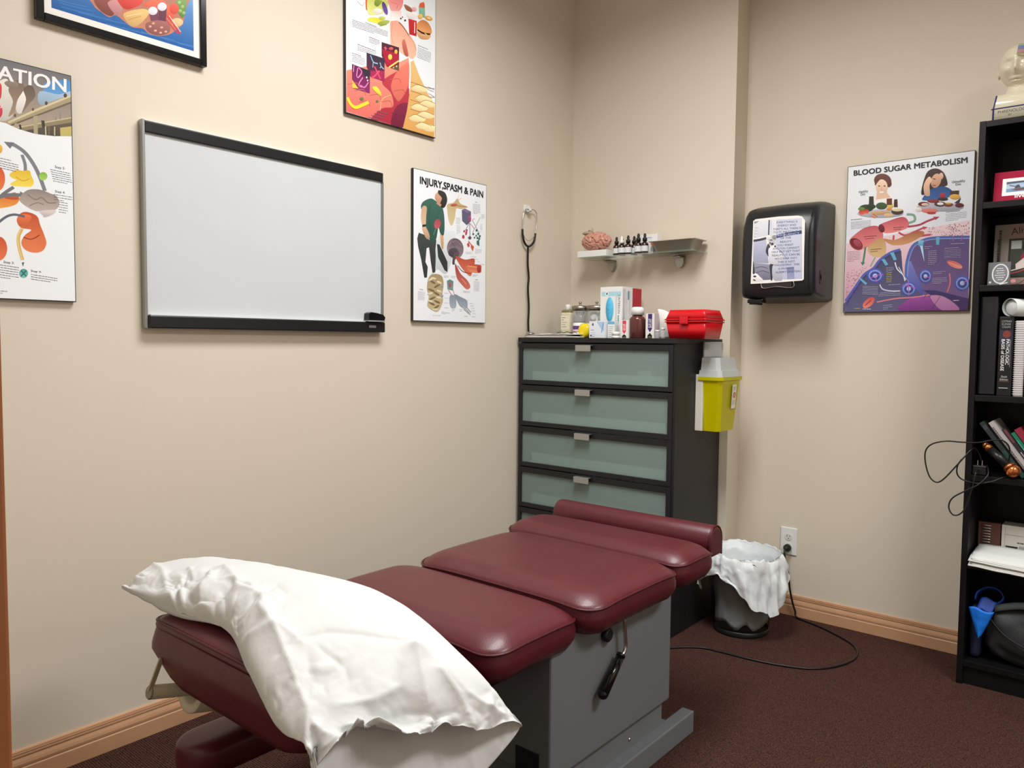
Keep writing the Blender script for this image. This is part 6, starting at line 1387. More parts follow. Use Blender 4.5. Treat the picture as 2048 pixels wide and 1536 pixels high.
B().box(-1.50, -1.24, 1.05, 1.56, .385, .425, .004).obj('head_frame', BLACKP, T)
# arm rests and their brackets
def capsule(b, x, y0, y1, z, hw, hh):
    rows = []
    L = y1-y0
    for k in range(49):
        t = .5-.5*math.cos(PI*k/48); y = y0+L*t
        e = min(t, 1-t)*L; s_ = 1 if e > hw else math.sqrt(max(0, 1-((hw-e)/hw)**2)); s_ = max(s_, .02)
        ring = []
        for j in range(40):
            a_ = 2*PI*j/40; c_, d_ = math.cos(a_), math.sin(a_)
            ring.append(Vector((x+math.copysign(abs(c_)**.6, c_)*hw*s_, y, z+math.copysign(abs(d_)**.6, d_)*hh*(.72+.28*s_))))
        rows.append(ring)
    b.grid(rows, True, True); b.add(rows[0], [tuple(range(40))]); b.add(rows[-1], [tuple(range(40))[::-1]])
    return b
for x, sx in ((-1.752, 1), (-1.045, -1)):
    o = capsule(B(), x, .856, 1.330, .235, .072, .047).obj('arm_rest', LEATHER, T)
    B().box(x-.035, x+.035, 1.02, 1.10, .280, .292, .002).box(x-.03*sx-.008, x-.03*sx+.008, 1.03, 1.09, .285, .300).prism([(x+.02*sx, 1.03, .262), (x+.02*sx, 1.09, .262), (x+.06*sx, 1.09, .330), (x+.06*sx, 1.03, .330)], (.012*sx, 0, 0)).box(min(x+.055*sx, x+.30*sx), max(x+.055*sx, x+.30*sx), 1.035, 1.085, .315, .345, .003).box(x+.27*sx-.02, x+.27*sx+.02, 1.035, 1.10, .315, .43, .003).obj('arm_bracket', BLACKP, T)
# paper bar and roll: both run lengthwise under the tilted head section
AX = Vector((0, .968, -.249))
q0 = Vector((-1.728, .780, .4415)); q1 = q0+AX*.36
B().prism([(-1.716, .797, .520), (-1.716, .808, .520), (-1.728, .785, .447), (-1.728, .774, .447)], (.005, 0, 0)).cyl(q0, q1, .0160, n=28).prism([(-1.716, 1.10, .43), (-1.716, 1.12, .43), (-1.726, 1.12, .35), (-1.726, 1.10, .35)], (.005, 0, 0)).obj('paper_bar', mat('cream_tube', 'A89C84', .55), T)
B().cyl(q0-AX*.003, q0, .0135, .0162, 24).obj('bar_cap', mat('cap_grey', '8A8270', .5), T)
c0 = Vector((-1.735, .880, .412))
B().cyl(c0-AX*.01, c0+AX*.34, .006, n=10).box(c0.x-.006, c0.x+.006, 1.195, 1.21, .33, .44).ball((-1.728, 1.215, .325), .012).obj('roll_spindle', STEEL, T)
PR = Matrix.Rotation(math.atan2(-.249, .968), 3, 'X')
rr_ = B().lathe([(.034, .002), (.054, 0), (.055, .002), (.055, .30), (.034, .30)], (0, 0, 0), 40, 'Y', caps=False).lathe([(.034, .002), (.034, .30)], (0, 0, 0), 40, 'Y', caps=False)
rr_.v = [tuple(PR @ Vector(v)+c0) for v in rr_.v]
tag(rr_.obj('paper_roll', mat('cream_paper', 'C8BEA6', .75), None, tuple(c0-Vector((0, 0, .055)))), 'roll of cream table paper on the spindle under the head cushion', 'paper roll')
# lever and knob
o = B().tube([(-1.112, 1.776, .515), (-1.090, 1.777, .50), (-1.088, 1.783, .45), (-1.088, 1.786, .418), (-1.088, 1.780, .403), (-1.089, 1.766, .392), (-1.09, 1.755, .383)], .0055, 10).obj('lever', CHROME, T)
B().cyl((-1.09, 1.768, .397), (-1.09, 1.680, .318), .0115, .0150, 20).ball((-1.09, 1.680, .318), .0150).cyl((-1.09, 1.7685, .3975), (-1.09, 1.7625, .392), .0125, n=20).obj('lever_grip', BLACKG, o)
B().lathe([(.017, 0), (.020, .004), (.020, .014), (.014, .018)], (TX1, 1.722, .462), 24, 'X').obj('knob', BLACKP, T)

# power cord looping over the carpet to the wall outlet
pts = [(-1.271, YR-.046, .312), (-1.268, YR-.062, .300), (-1.262, YR-.060, .26), (-1.253, YR-.045, .20), (-1.248, YR-.035, .13), (-1.235, YR-.032, .07), (-1.222, YR-.03, .03), (-1.21, 3.462, .006), (-1.12, 3.43, .0045), (-1.042, 3.391, .0045), (-.939, 3.32, .0045), (-.887, 3.242, .0045), (-.876, 3.141, .0045), (-.909, 3.031, .0045), (-.975, 2.948, .0045), (-1.075, 2.903, .0045), (-1.185, 2.88, .0045), (-1.307, 2.871, .0045), (-1.391, 2.853, .0045), (-1.481, 2.765, .0045), (-1.54, 2.62, .0045), (-1.50, 2.35, .0045), (-1.46, 2.20, .0045), (-1.45, 2.092, .03)]
pc = B().tube(pts, .0042, 8).obj('power_cord', CORDM, T)
B().lathe([(.013, 0), (.017, -.004), (.017, -.016), (.011, -.026), (.0055, -.038)], (-1.271, YR-.0092, .312), 20, 'Y').obj('plug', RUB, pc)

# ---------------- pillow ----------------
R = thing('pillow', 'big white pillow in a crinkled disposable case draped over the table end', 'pillow', (-1.40, 1.0, .62))
Np = [(-1.853, .775, .664), (-1.66, .806, .640), (-1.475, .826, .640), (-1.330, .790, .605), (-1.185, .765, .545), (-1.078, .772, .508)]
Fp = [(-1.880, .875, .690), (-1.80, .975, .672), (-1.553, 1.075, .655), (-1.270, 1.118, .648), (-1.050, 1.130, .570), (-.956, 1.175, .470)]
Hh = [.004, .055, .070, .078, .066, .034]; Hl = [.022, .034, .006, .006, .020, .030]
NS = 200; NC = 240
SN = smooth_path([Vector(p) for p in Np], 40); SF = smooth_path([Vector(p) for p in Fp], 40)
def lerp1(a, t):
    x = t*(len(a)-1); i = min(int(x), len(a)-2); f = x-i
    p, q, r, s_ = a[max(i-1, 0)], a[i], a[i+1], a[min(i+2, len(a)-1)]
    return .5*(2*q+(r-p)*f+(2*p-5*q+4*r-s_)*f*f+(3*q-p-3*r+s_)*f**3)
def ridge(p, s): return 1-abs(noise.noise(p*s))*2.2
def pad_top(x, y):
    # height of the cushion tops under the pillow
    def one(x0, x1, y0, y1, zt):
        e = min(x-x0, x1-x, y-y0, y1-y)
        if e < -.042: return -9
        if e < 0: return zt-.06*(e/.042)**2
        q = min(1, e/.07); return zt+.030*(1-(1-q)**2.3)
    return max(one(HX0, HX1, HY0, HY1, HZ-.045*(y-1.018)), one(-1.755, -1.092, 1.245, 1.59, .553))
CR = [([(.66, .125), (.65, .25), (.66, .40), (.70, .575), (.73, .70)], -.007, .006), ([(.76, .725), (.84, .625), (.92, .525), (.97, .50)], .016, .020), ([(.76, .725), (.79, .625), (.83, .525), (.84, .375), (.83, .25)], .011, .018),
      ([(.82, .75), (.87, .75), (.93, .725), (1.0, .69)], .013, .018), ([(.76, .725), (.80, .775), (.87, .80), (.95, .90)], .008, .014), ([(.51, .17), (.60, .17), (.77, .12), (.94, .05)], .015, .020), ([(.02, .80), (.10, .45), (.16, .10)], .010, .016),
      ([(.27, .36), (.285, .22), (.28, .10)], .014, .014), ([(.29, .50), (.38, .19), (.36, .075)], .012, .013), ([(.20, .42), (.235, .25), (.22, .08)], .011, .014), ([(.285, .22), (.33, .30), (.42, .26)], .009, .012), ([(.38, .19), (.47, .23), (.56, .18)], .009, .013), ([(.43, .05), (.455, .20), (.50, .30)], .010, .012), ([(.56, .05), (.60, .20), (.66, .25)], .008, .012), ([(.90, .20), (.95, .28), (1.0, .26)], .010, .014), ([(.86, .08), (.95, .12), (1.0, .10)], .008, .012)]
CRS = [[(a[0]*.95, a[1]*.36) for a in c[0]] for c in CR]
def creases(t, v):
    x, y = t*.95, v*.36; d = 0
    for P, (_, A, w) in zip(CRS, CR):
        m = 9
        for (ax, ay), (bx, by) in zip(P, P[1:]):
            ux, uy = bx-ax, by-ay; q = max(0, min(1, ((x-ax)*ux+(y-ay)*uy)/(ux*ux+uy*uy))); m = min(m, math.hypot(x-ax-q*ux, y-ay-q*uy))
        if m < w*4: d += A*math.exp(-m/w)
    return d-.016*math.exp(-((t-.93)/.07)**2-((v-.42)/.20)**2)
rows = []
for i in range(NS+1):
    t = i/NS; n_, f_ = SN[i], SF[i]
    i0 = max(0, i-4); i1 = min(len(SN)-1, i0+8)
    tu = ((SN[i1]+SF[i1])-(SN[i0]+SF[i0])).normalized(); vv = (f_-n_); nn = tu.cross(vv).normalized()
    if nn.z < 0: nn = -nn
    row = []
    for k in range(NC):
        a_ = 2*PI*k/NC; c_ = math.cos(a_); s_ = math.sin(a_)
        v = .5-.5*c_
        h = (lerp1(Hh, t) if s_ > 0 else -lerp1(Hl, t))*abs(s_)**.75
        p = n_+vv*v+nn*h
        sd = 0 if s_ > 0 else 9
        wp = Vector((p.x+.4*p.y, p.y, p.z+sd))
        def fac(sc, off):
            dd = noise.voronoi(wp*sc+Vector((off, 0, 0))+Vector((noise.noise(wp*sc*.7), noise.noise(wp*sc*.7+Vector((5, 2, 1))), 0))*.8)[0]
            return dd[1]-dd[0]
        f1 = fac(11, 1.0); f2 = fac(27, 5.0)
        amp = .35+1.0*max(0, 1-t*3.2)+1.1*max(0, t-.55)/.45
        amp *= max(0, min(1, .45+1.6*noise.noise(Vector((t*5.5, v*2.6, 11+sd)))))
        if s_ > 0: amp *= .30+1.7*max(0, .60-v)/.6+.9*max(0, t-.8)/.2
        # long pleats running in from the open end
        pl = 0
        if s_ > 0 and t > .55:
            g = (t-.55)/.45
            for v0, a0, wd in ((.38, .020, .035), (.47, -.016, .04), (.74, .012, .05), (.20, .012, .05), (.86, -.010, .04)):
                pl += a0*g*math.exp(-((v-v0-.05*math.sin(t*9))/wd)**2)
        # gathers along the near side
        ga = .010*math.exp(-((v-.10)/.16)**2)*math.sin(t*46+3*noise.noise(Vector((t*9, 0, 0))))*(s_ > 0)*(1-abs(t-.30)/.45 if abs(t-.30) < .45 else 0)
        d = (.034*(min(f1, .5)-.25)+.011*(min(f2, .5)-.25))*amp+ga*.5+(creases(t, v) if s_ > 0 else 0)
        row.append(p+nn*d*(1 if s_ > 0 else -.4))
    rows.append(row)
# open end: the upper lip lifts near its lower corner, the lower sheet hangs further down
for k in range(NC):
    a_ = 2*PI*k/NC; s_ = math.sin(a_); c_ = math.cos(a_); v = .5-.5*c_
    for j in range(35):
        i = NS-34+j; q = (j/34)**1.6
        if s_ > 0: dz = .050*math.exp(-((v-.20)/.15)**2)+.018*math.exp(-((v-.55)/.12)**2)-.006*math.sin(v*19); dx = -.02*math.exp(-((v-.20)/.15)**2)
        else: dz = -.135*abs(s_)*(1.1-.75*v)-.010*math.sin(v*11); dx = .012*abs(s_)
        rows[i][k] = rows[i][k]+Vector((dx*q, 0, dz*q))
# nothing may sink into the cushions it lies on
for i in range(NS+1):
    for k in range(NC):
        s_ = math.sin(2*PI*k/NC); q_ = rows[i][k]; zm = pad_top(q_.x, q_.y)+.009+(.014*abs(s_)**.3 if s_ > 0 else 0)
        if q_.z < zm: q_.z = zm
PILM = mat('white_nonwoven_paper', 'CCCECE', .75, bump=.3, bscale=70)
b = B().grid(rows, True, True); b.add(rows[0], [tuple(range(NC))])
o = b.obj('pillowcase', PILM, R, fix=False)
m_ = o.modifiers.new('solid', 'SOLIDIFY'); m_.thickness = .0012
# pillow body inside
rows = []
for i in range(31):
    t = .03+.70*i/30; n_, f_ = SN[round(t*(len(SN)-1))], SF[round(t*(len(SF)-1))]
    e = min(1, math.sqrt(max(0.02, min(t-.02, .74-t)*6)))
    rows.append([n_.lerp(f_, .5)+(f_-n_)*(-.44*math.cos(2*PI*k/24)*e)+Vector((0, 0, ((lerp1(Hh, t) if math.sin(2*PI*k/24) > 0 else lerp1(Hl, t))*.30*math.sin(2*PI*k/24))*e)) for k in range(24)])
b = B().grid(rows, True, True); b.add(rows[0], [tuple(range(24))]); b.add(rows[-1], [tuple(range(24))[::-1]]); b.obj('pillow_filling', mat('white_cotton_cloth', 'E8E8E4', .85), R)
# ---------------- bookcase ----------------
KX0, KX1, KY0, KY1 = -.528, .272, 3.197, 3.480
r = thing('bookcase', 'tall black open bookcase against the right wall', 'bookcase', (-.128, 3.34, 0))
tk = .020
B().box(KX0, KX0+tk, KY0, KY1, 0, 2.043, .001).obj('side_panel', BSHELF, r)
B().box(KX1-tk, KX1, KY0, KY1, 0, 2.043, .001).obj('side_panel', BSHELF, r)
B().box(KX0+tk, KX1-tk, KY0+.001, KY1, 2.021, 2.042, .001).obj('top_panel', BSHELF, r)
B().box(KX0+tk, KX1-tk, KY1-.006, KY1-.001, .07, 2.021).obj('back_panel', BSHELF, r)
B().box(KX0+tk, KX1-tk, KY0+.012, KY0+.028, 0, .066).obj('kick_board', BSHELF, r)
ST = [1.757, 1.463, 1.069, .778, .455, .090]
for z in ST: B().box(KX0+tk, KX1-tk, KY0+.002, KY1-.007, z-.022, z, .001).obj('shelf_board', BSHELF, r)

# phrenology bust
PORC = mat('cream_porcelain', 'DAD3BA', .12, coat=.7, var=.03)
NAVY = mat('navy_glaze', '1C1C5C', .2)
r = thing('phrenology_bust', 'glazed cream head bust marked PHRENOLOGY standing on the bookcase', 'bust', (-.415, 3.325, 2.043))
hx0, hx1 = -.502, -.338
b = B(); frustum(b, (-.420, 3.328), .164, .150, .164, .150, 2.043, 2.094, .004); frustum(b, (-.420, 3.328), .164, .150, .148, .130, 2.094, 2.142, .004)
b.obj('plinth', PORC, r)
hcx, hcy = -.4335, 3.325
def g2(x, z, x0, z0, sx, sz): return math.exp(-((x-x0)/sx)**2-((z-z0)/sz)**2)
def headf(p, q):
    x, y, z = p; zz = z+2.2465
    if zz < 2.245:
        k = min(1, (2.245-zz)/.082); x *= 1-.30*k**1.6; y *= 1-.18*k
    if y < 0:
        ax = abs(x); d = 0
        d += .006*g2(x, zz, 0, 2.268, .05, .010)
        d += .020*g2(x, zz, 0, 2.222, .0075, .014)+.010*g2(x, zz, 0, 2.242, .006, .018)
        d -= .011*g2(ax, zz, .025, 2.247, .014, .010)
        d += .0055*g2(ax, zz, .025, 2.246, .008, .0055)
        d += .006*g2(ax, zz, .034, 2.225, .014, .014)
        d += .006*g2(x, zz, 0, 2.1965, .017, .0045)+.006*g2(x, zz, 0, 2.187, .014, .0045)-.005*g2(x, zz, 0, 2.1918, .02, .0018)
        d -= .004*g2(x, zz, 0, 2.179, .016, .005)+.0
        d += .008*g2(x, zz, 0, 2.169, .014, .008)
        for w in (0, 1): d -= .0012*math.exp(-((zz-(2.292+w*.014)-.12*abs(x-.0)-.002*math.sin(x*200))/.0013)**2)
        y -= d
    return Vector((x, y, z))
b = B(); b.ball((hcx, hcy, 2.2465), .0630, .080, .0815, 96, 90, headf)
b.ball((hcx-.062, hcy+.010, 2.238), .006, .014, .021, 14, 10).ball((hcx+.062, hcy+.010, 2.238), .006, .014, .021, 14, 10)
rows = []
for z, rx, ry, cyo in ((2.205, .040, .048, .016), (2.185, .041, .048, .016), (2.165, .045, .048, .014), (2.150, .058, .052, .008), (2.142, .072, .062, .003), (2.136, .073, .064, .003)):
    rows.append([Vector((-.428+rx*math.cos(t), hcy+cyo+ry*math.sin(t), z)) for t in [2*PI*k/40 for k in range(40)]])
b.grid(rows, True, True)
b.obj('head', PORC, r)
b = B(); e = .0012
for zq in (2.0915,): b.box(hx0-e, hx1+e, 3.253-e, 3.2545, zq, zq+.0035)
b.box(hx0+.003, hx0+.008, 3.253-e, 3.2545, 2.045, 2.092); b.prism([(hx0+.003, 3.2525, 2.095), (hx0+.008, 3.2525, 2.095), (hx0+.0150, 3.2615, 2.142), (hx0+.010, 3.2615, 2.142)], (0, .003, 0))
b.obj('blue_lines', NAVY, r)
A = Art((hx0, 3.2529, 2.043), (1, 0, 0), (0, 0, 1)); A.text('PHRENOLOGY', '1A1A40', (20, 32), (112, 32), (20, 42), .012); A.text('BY', '1A1A40', (52, 20), (62, 20), (52, 27), .01); A.obj('lettering', r)
# coloured map on the right half of the crown
MAPM = [mat('glaze_'+n, c, .15, coat=.5) for n, c in (('green', '9AB8A0'), ('blue', '7888B8'), ('pink', 'B88898'), ('ochre', 'A09870'))]
b = B()
for k, (z0, z1) in enumerate(((2.305, 2.318), (2.290, 2.304), (2.275, 2.289), (2.262, 2.274))):
    b.use(MAPM[k]); rows = []
    for i in range(7):
        z = z0+(z1-z0)*i/6; row = []
        for j in range(9):
            u = .002+.040*j/8; qz = (z-2.2465)/.0815; rr = math.sqrt(max(0, 1-qz*qz)); sx = u/(.063*rr+1e-6); sx = min(sx, .98)
            y = -.080*rr*math.sqrt(1-sx*sx)-.0012-.006*g2(u, z, 0, 2.268, .05, .010); row.append(Vector((hcx+u, hcy+y, z)))
        rows.append(row)
    b.grid(rows)
b.obj('phrenology_map', None, r, fix=False)

# red photo frame
def slab(name, label, cat, p0, w, h, th, lean, art, face, edge=None, group=None, rz=0.0):
    """upright slab whose front lower-left corner is p0, leaning back by lean radians"""
    t = thing(name, label, cat, (p0[0]+w/2, p0[1], p0[2]), group)
    U = Vector((math.cos(rz), math.sin(rz), 0)); W_ = Vector((-math.sin(rz), math.cos(rz), 0)); V = (Vector((0, 0, 1))*math.cos(lean)+W_*math.sin(lean)); N = U.cross(V)
    P = Vector(p0); q = [P, P+U*w, P+U*w+V*h, P+V*h]
    o = B().prism(q, -N*th).obj('panel', face, t)
    if art: A = Art(P+N*.0002, U, V); art(A, w*1000, h*1000); A.obj('printed_front', t)
    return t
def redfr(A, w, h):
    A.rect(26, 26, w-26, h-26, 'F0EEE8'); A.rect(38, 38, w-38, h-38, '7C9CB8', '5C88B0'); A.poly([(38, h-38), (w-38, h-38), (w-38, h-52), (90, h-58), (60, h-52), (38, h-62)], hx('2A3C58')); A.layer += 1
    A.poly([(38, 68), (w-38, 72), (w-38, h-58), (38, h-64)], hx('8CA8C8'), hx('B4C4D4')); A.layer += 1
    A.poly([(52, 46), (70, 50), (110, 52), (140, 48), (120, 44), (70, 42)], hx('5A2A30')); A.layer += 1; A.poly([(62, 50), (68, 62), (76, 64), (82, 52)], hx('1C2226')); A.layer += 1; A.line([(48, 63), (58, 60), (66, 58)], 3, '181C20')
    A.text('live', 'F4F0F0', (66, 16), (98, 16), (66, 30), .03)
slab('photo_frame', 'bright red photo frame with a kayak picture and the word live', 'photo frame', (-.486, 3.255, ST[0]), .18, .115, .014, .18, redfr, mat('crimson_lacquer', 'A00834', .55, spec=.2))
def scrap(A, w, h):
    A.rect(0, 0, w, h, '9A8678', '8A7468'); A.rect(0, 0, 42, h, '8C8480'); A.rect(46, 34, w-20, h-54, '1E1A1A'); A.rect(52, 40, w-26, h-60, '3E463C', '2A2E2A')
    A.rect(54, h-92, 86, h-62, 'B8C0C0'); A.poly([(84, 110), (104, 150), (w-40, 150), (w-26, 90), (90, 80)], hx('8C2838')); A.layer += 1; A.poly([(70, 84), (100, 110), (130, 96), (100, 70), (72, 62)], hx('D8C8C4')); A.layer += 1
    A.poly([(92, h-66), (88, h-92), (100, h-112), (130, h-108), (136, h-62)], hx('141414')); A.layer += 1
    A.line([(56, 60), (80, 68), (110, 84)], 4, 'D0C0BC'); A.line([(54, 50), (82, 56), (112, 70)], 3, 'C04050')
    A.text('Alive', '1A1614', (52, h-40), (118, h-30), (50, h-16), .01); A.words((22, 60), (22, h-20), (18, 60), 2, 8, '3A3430')
    A.poly([(66+9*math.cos(t*.7), 22+7*math.sin(t*.7)) for t in range(9)], hx('E09AA0')); A.layer += 1; A.line([(60, 8), (84, 12), (110, 30), (150, 20)], 2, '2A2624')
slab('picture_frame', 'taupe memory frame with a photo and script lettering on the second shelf', 'picture frame', (-.490, 3.340, ST[1]), .22, .232, .016, .10, scrap, mat('taupe_card', '8A7A70', .5))
def plaq(A, w, h):
    A.rect(1, 1, w-1, h-1, '6C6E70', '5A5C60'); cx_, cy_ = w*.56, h*.50
    A.poly([(cx_+26*math.cos(t*PI/16), cy_+36*math.sin(t*PI/16)) for t in range(32)], hx('D8D8D8')); A.layer += 1; A.poly([(cx_+22*math.cos(t*PI/16), cy_+32*math.sin(t*PI/16)) for t in range(32)], hx('7A7C80')); A.layer += 1
    for k, (a_, b_) in enumerate(((10, 8), (13, 12), (11, 11), (16, 15), (12, 12), (7, 8))): A.words((cx_-a_, cy_+18-k*8), (cx_+b_, cy_+18-k*8), (cx_-a_, 0), 1, 2.2, 'E0E0E0')
    A.poly([(8+4*math.cos(t*.7), 12+4*math.sin(t*.7)) for t in range(9)], hx('C8C8C8')); A.layer += 1; A.line([(w*.55, 4), (w-6, 10)], 3, 'D8D8D8')
slab('oval_plaque', 'small pewter plaque with an oval of white script in front of the memory frame', 'plaque', (-.489, 3.236, ST[1]), .068, .084, .010, .10, plaq, mat('pewter', '6E7074', .35, .6))

# third shelf: binder, textbook, spiral book, navy book, paper tube
def upright(name, label, cat, x0, x1, y0, y1, z, h, m, art=None, bev=.002, group=None):
    t = thing(name, label, cat, ((x0+x1)/2, (y0+y1)/2, z), group)
    B().box(x0, x1, y0, y1, z, z+h, bev).obj('cover', m, t)
    if art: A = Art((x0, y0-.0001, z), (1, 0, 0), (0, 0, 1)); art(A, (x1-x0)*1000, h*1000); A.obj('spine_print', t)
    return t
t = upright('ring_binder', 'plain black ring binder at the left end of the third shelf', 'binder', -.506, -.449, 3.222, 3.46, ST[2], .358, mat('black_vinyl', '16191E', .38), lambda A, w, h: (A.rect(4, h-8, w-4, h-7, '3A3E44'), A.rect(4, 7, w-4, 8, '3A3E44')), .008)
def patho(A, w, h):
    for k, s_ in enumerate(('COTRAN', 'KUMAR', 'COLLINS')): A.text(s_, 'A8A8A8', (7+k, h-20-k*10), (w-7-k, h-20-k*10), (7+k, h-13-k*10), .004)
    A.rect(3, h-98, w-3, h-48, '2A2C44'); A.poly([(w*.55+12*math.cos(t*.42), h-62+13*math.sin(t*.42)) for t in range(15)], hx('7C3A30')); A.layer += 1
    A.text('PATHOLOGIC', 'E8E8E8', (23, h-80), (23, h-170), (33, h-80), .014); A.text('BASIS of DISEASE', 'E8E8E8', (9, h-80), (9, h-192), (19, h-80), .014); A.line([(36, h-82), (36, h-178)], .7, 'C8C8C8', 1)
    A.text('Sixth', 'C8C8C8', (12, 66), (30, 66), (12, 73), .006); A.text('Edition', 'C8C8C8', (9, 56), (33, 56), (9, 63), .006); A.rect(6, 52, 36, 53, '9A6A50'); A.rect(6, 28, 34, 30, 'D0D0D0')
upright('textbook', 'thick black textbook with white spine lettering PATHOLOGIC BASIS of DISEASE', 'book', -.443, -.400, 3.214, 3.43, ST[2], .282, mat('black_cloth', '121214', .45), patho, .002)
t = thing('spiral_book', 'white comb-bound book to the right of the black textbook', 'book', (-.379, 3.34, ST[2]))
B().box(-.395, -.366, 3.228, 3.44, ST[2], ST[2]+.268, .001).obj('pages', mat('offwhite_pages', 'D0C8C8', .7), t)
b = B()
for k in range(34):
    z = ST[2]+.008+k*.0077; b.tube([(-.393, 3.232, z), (-.396, 3.222, z+.001), (-.388, 3.214, z+.001), (-.374, 3.214, z+.001), (-.366, 3.222, z+.001), (-.368, 3.232, z)], .0015, 5, 3)
b.obj('comb_binding', mat('white_comb', 'DDDDE0', .35), t)
upright('hardback_book', 'navy hardback book at the photo edge beside the comb-bound book', 'book', -.362, -.330, 3.225, 3.43, ST[2], .275, mat('navy_cloth', '161C40', .5))
tt = B().lathe([(.0305, 0), (.0315, .001), (.0315, .22), (.0305, .221), (.027, .22), (.027, .02), (.0268, .012), (.0001, .012)], (0, 0, 0), 32, 'Y', caps=False)
R3 = Matrix.Rotation(-.62, 3, 'Z'); tt.v = [tuple(R3 @ Vector(v)+Vector((-.414, 3.212, ST[2]+.282+.0325))) for v in tt.v]
tag(tt.obj('rolled_tube', mat('white_tube', 'D8DCDA', .45), None, (-.38, 3.30, ST[2]+.282)), 'white paper tube lying on top of the black textbook', 'tube')

# fourth shelf: leaning books
lean = math.radians(36)
def leaning(label, x, w, h, y0, dep, m, art=None, ln=lean, kind='paperback_book'):
    """book resting on its lower corner at x on the shelf, leaning to the left"""
    Z4 = ST[3]; t = thing(kind, label, 'book', (x, y0, Z4), 'books leaning on the fourth shelf')
    V = Vector((-math.sin(ln), 0, math.cos(ln))); U = Vector((math.cos(ln), 0, math.sin(ln))); P = Vector((x, y0, Z4+.0005))
    B().prism([P, P+U*w, P+U*w+V*h, P+V*h], (0, dep, 0)).obj('cover', m, t)
    if art: A = Art(P+Vector((0, -.0001, 0)), U, V); art(A, w*1000, h*1000); A.obj('spine_print', t)
bk = [('dark grey-green hardback, leftmost of the leaning books', .016, .232, '27302E', 36.5, lambda A, w, h: (A.rect(1, 2, w-1, 110, '2A4A40'), A.rect(1, h-30, w-1, h-14, '3A4044'))),
      ('thin black book between the grey-green and pale books', .006, .215, '141618', 36, None),
      ('pale grey book with a red spine foot, second wide one from the left', .017, .235, 'A8A4A4', 36, lambda A, w, h: (A.rect(2, 0, w-2, 12, 'B04038'), A.words((w*.35, 30), (w*.35, h-20), (w*.2, 30), 1, 5, '5A5450'))),
      ('slim dark book with pale spine lettering', .012, .208, '2A2426', 35.5, lambda A, w, h: (A.words((w*.5, 16), (w*.5, 110), (w*.2, 16), 1, 3, 'B0A8A8'), A.rect(2, h-60, w-2, h-6, '6A3840'))),
      ('green book behind the copper microphone', .012, .190, '1C7058', 35, lambda A, w, h: (A.words((w*.35, 30), (w*.35, h-30), (w*.2, 30), 1, 3, '58A888'), A.rect(0, 0, w, 20, 'D8B0B0'))),
      ('book with a maroon and tan spine', .022, .205, '8A2438', 34.5, lambda A, w, h: (A.rect(1, 2, w-1, h*.55, '9A8470'), A.words((w*.3, 12), (w*.3, h*.5), (w*.2, 12), 1, 8, '6A3028'))),
      ('yellow-spined book at the photo edge', .014, .185, 'C8B428', 34, lambda A, w, h: (A.rect(1, h-26, w-1, h-2, 'C8B890'),)),
      ('pale green book behind the yellow-spined one', .018, .210, 'A8AC50', 33.5, None)]
x = -.3565
for k, (lb, w, h, c, dg_, art) in enumerate(bk):
    leaning(lb, x, w, h, 3.232+.004*k if k != 2 else 3.226, .16, mat('book_'+c, c, .45), art, math.radians(dg_)); x += w/math.cos(lean)+.0012
# microphone
COP = mat('copper_metal', 'C87848', .22, .9)
t = thing('microphone', 'black and copper handheld microphone lying against the leaning books', 'microphone', (-.43, 3.222, ST[3]))
a0, a1 = Vector((-.470, 3.222, .888)), Vector((-.395, 3.200, .822)); d = (a1-a0).normalized()
B().cyl(a0+d*.020, a1-d*.004, .0145, .0165, 24).obj('handle', BLACKP, t)
B().cyl(a0+d*.0, a0+d*.020, .0115, .0155, 24).ball(a0+d*.001, .0115).obj('tail_cap', COP, t)
B().cyl(a1-d*.004, a1+d*.008, .0180, .0215, 24).obj('collar', COP, t)
b = B().ball(a1+d*.022, .0225, None, None, 28, 20)
q = a1+d*.022
for k in range(-5, 6):
    n_ = Vector((d.z, 0, -d.x)).normalized(); s_ = k/5.5*.0225; rr = math.sqrt(.0228**2-s_*s_); m1 = Vector((d.x, d.y, d.z)); m2 = n_.cross(m1).normalized()
    b.tube([q+n_*s_+(m1*math.cos(u)+m2*math.sin(u))*rr for u in [2*PI*j/16 for j in range(16)]], .0008, 4, 1, True)
b.obj('grille', COP, t)
# adapter with cord
t = thing('power_adapter', 'black plug-in power adapter with its looping cord hanging off the fourth shelf', 'adapter', (-.487, 3.235, ST[3]))
B().box(-.507, -.462, 3.206, 3.250, ST[3]+.001, ST[3]+.036, .004, tilt=None).obj('housing', BLACKP, t)
B().box(-.492, -.490, 3.216, 3.222, ST[3]+.036, ST[3]+.054).box(-.478, -.476, 3.216, 3.222, ST[3]+.036, ST[3]+.054).obj('prongs', CHROME, t)
cY = 3.176
def cab(pts): return [(x, y, z) for x, y, z in pts]
p1 = [(-.400, 3.205, .815), (-.392, 3.195, .855), (-.394, 3.190, .893), (-.414, 3.186, .914), (-.446, 3.180, .912), (-.486, 3.172, .901), (-.536, 3.16, .899), (-.585, 3.15, .899), (-.629, 3.15, .884), (-.649, 3.15, .857), (-.648, 3.15, .813), (-.633, 3.15, .764), (-.610, 3.15, .745), (-.586, 3.15, .760), (-.549, 3.155, .811), (-.524, 3.165, .848), (-.508, 3.18, .872), (-.497, 3.20, .874), (-.485, 3.212, .85), (-.480, 3.215, .828)]
p2 = [(-.522, 3.165, .850), (-.543, 3.16, .820), (-.546, 3.16, .784), (-.527, 3.165, .762), (-.483, 3.172, .754), (-.440, 3.178, .765), (-.412, 3.190, .780), (-.395, 3.21, .783)]
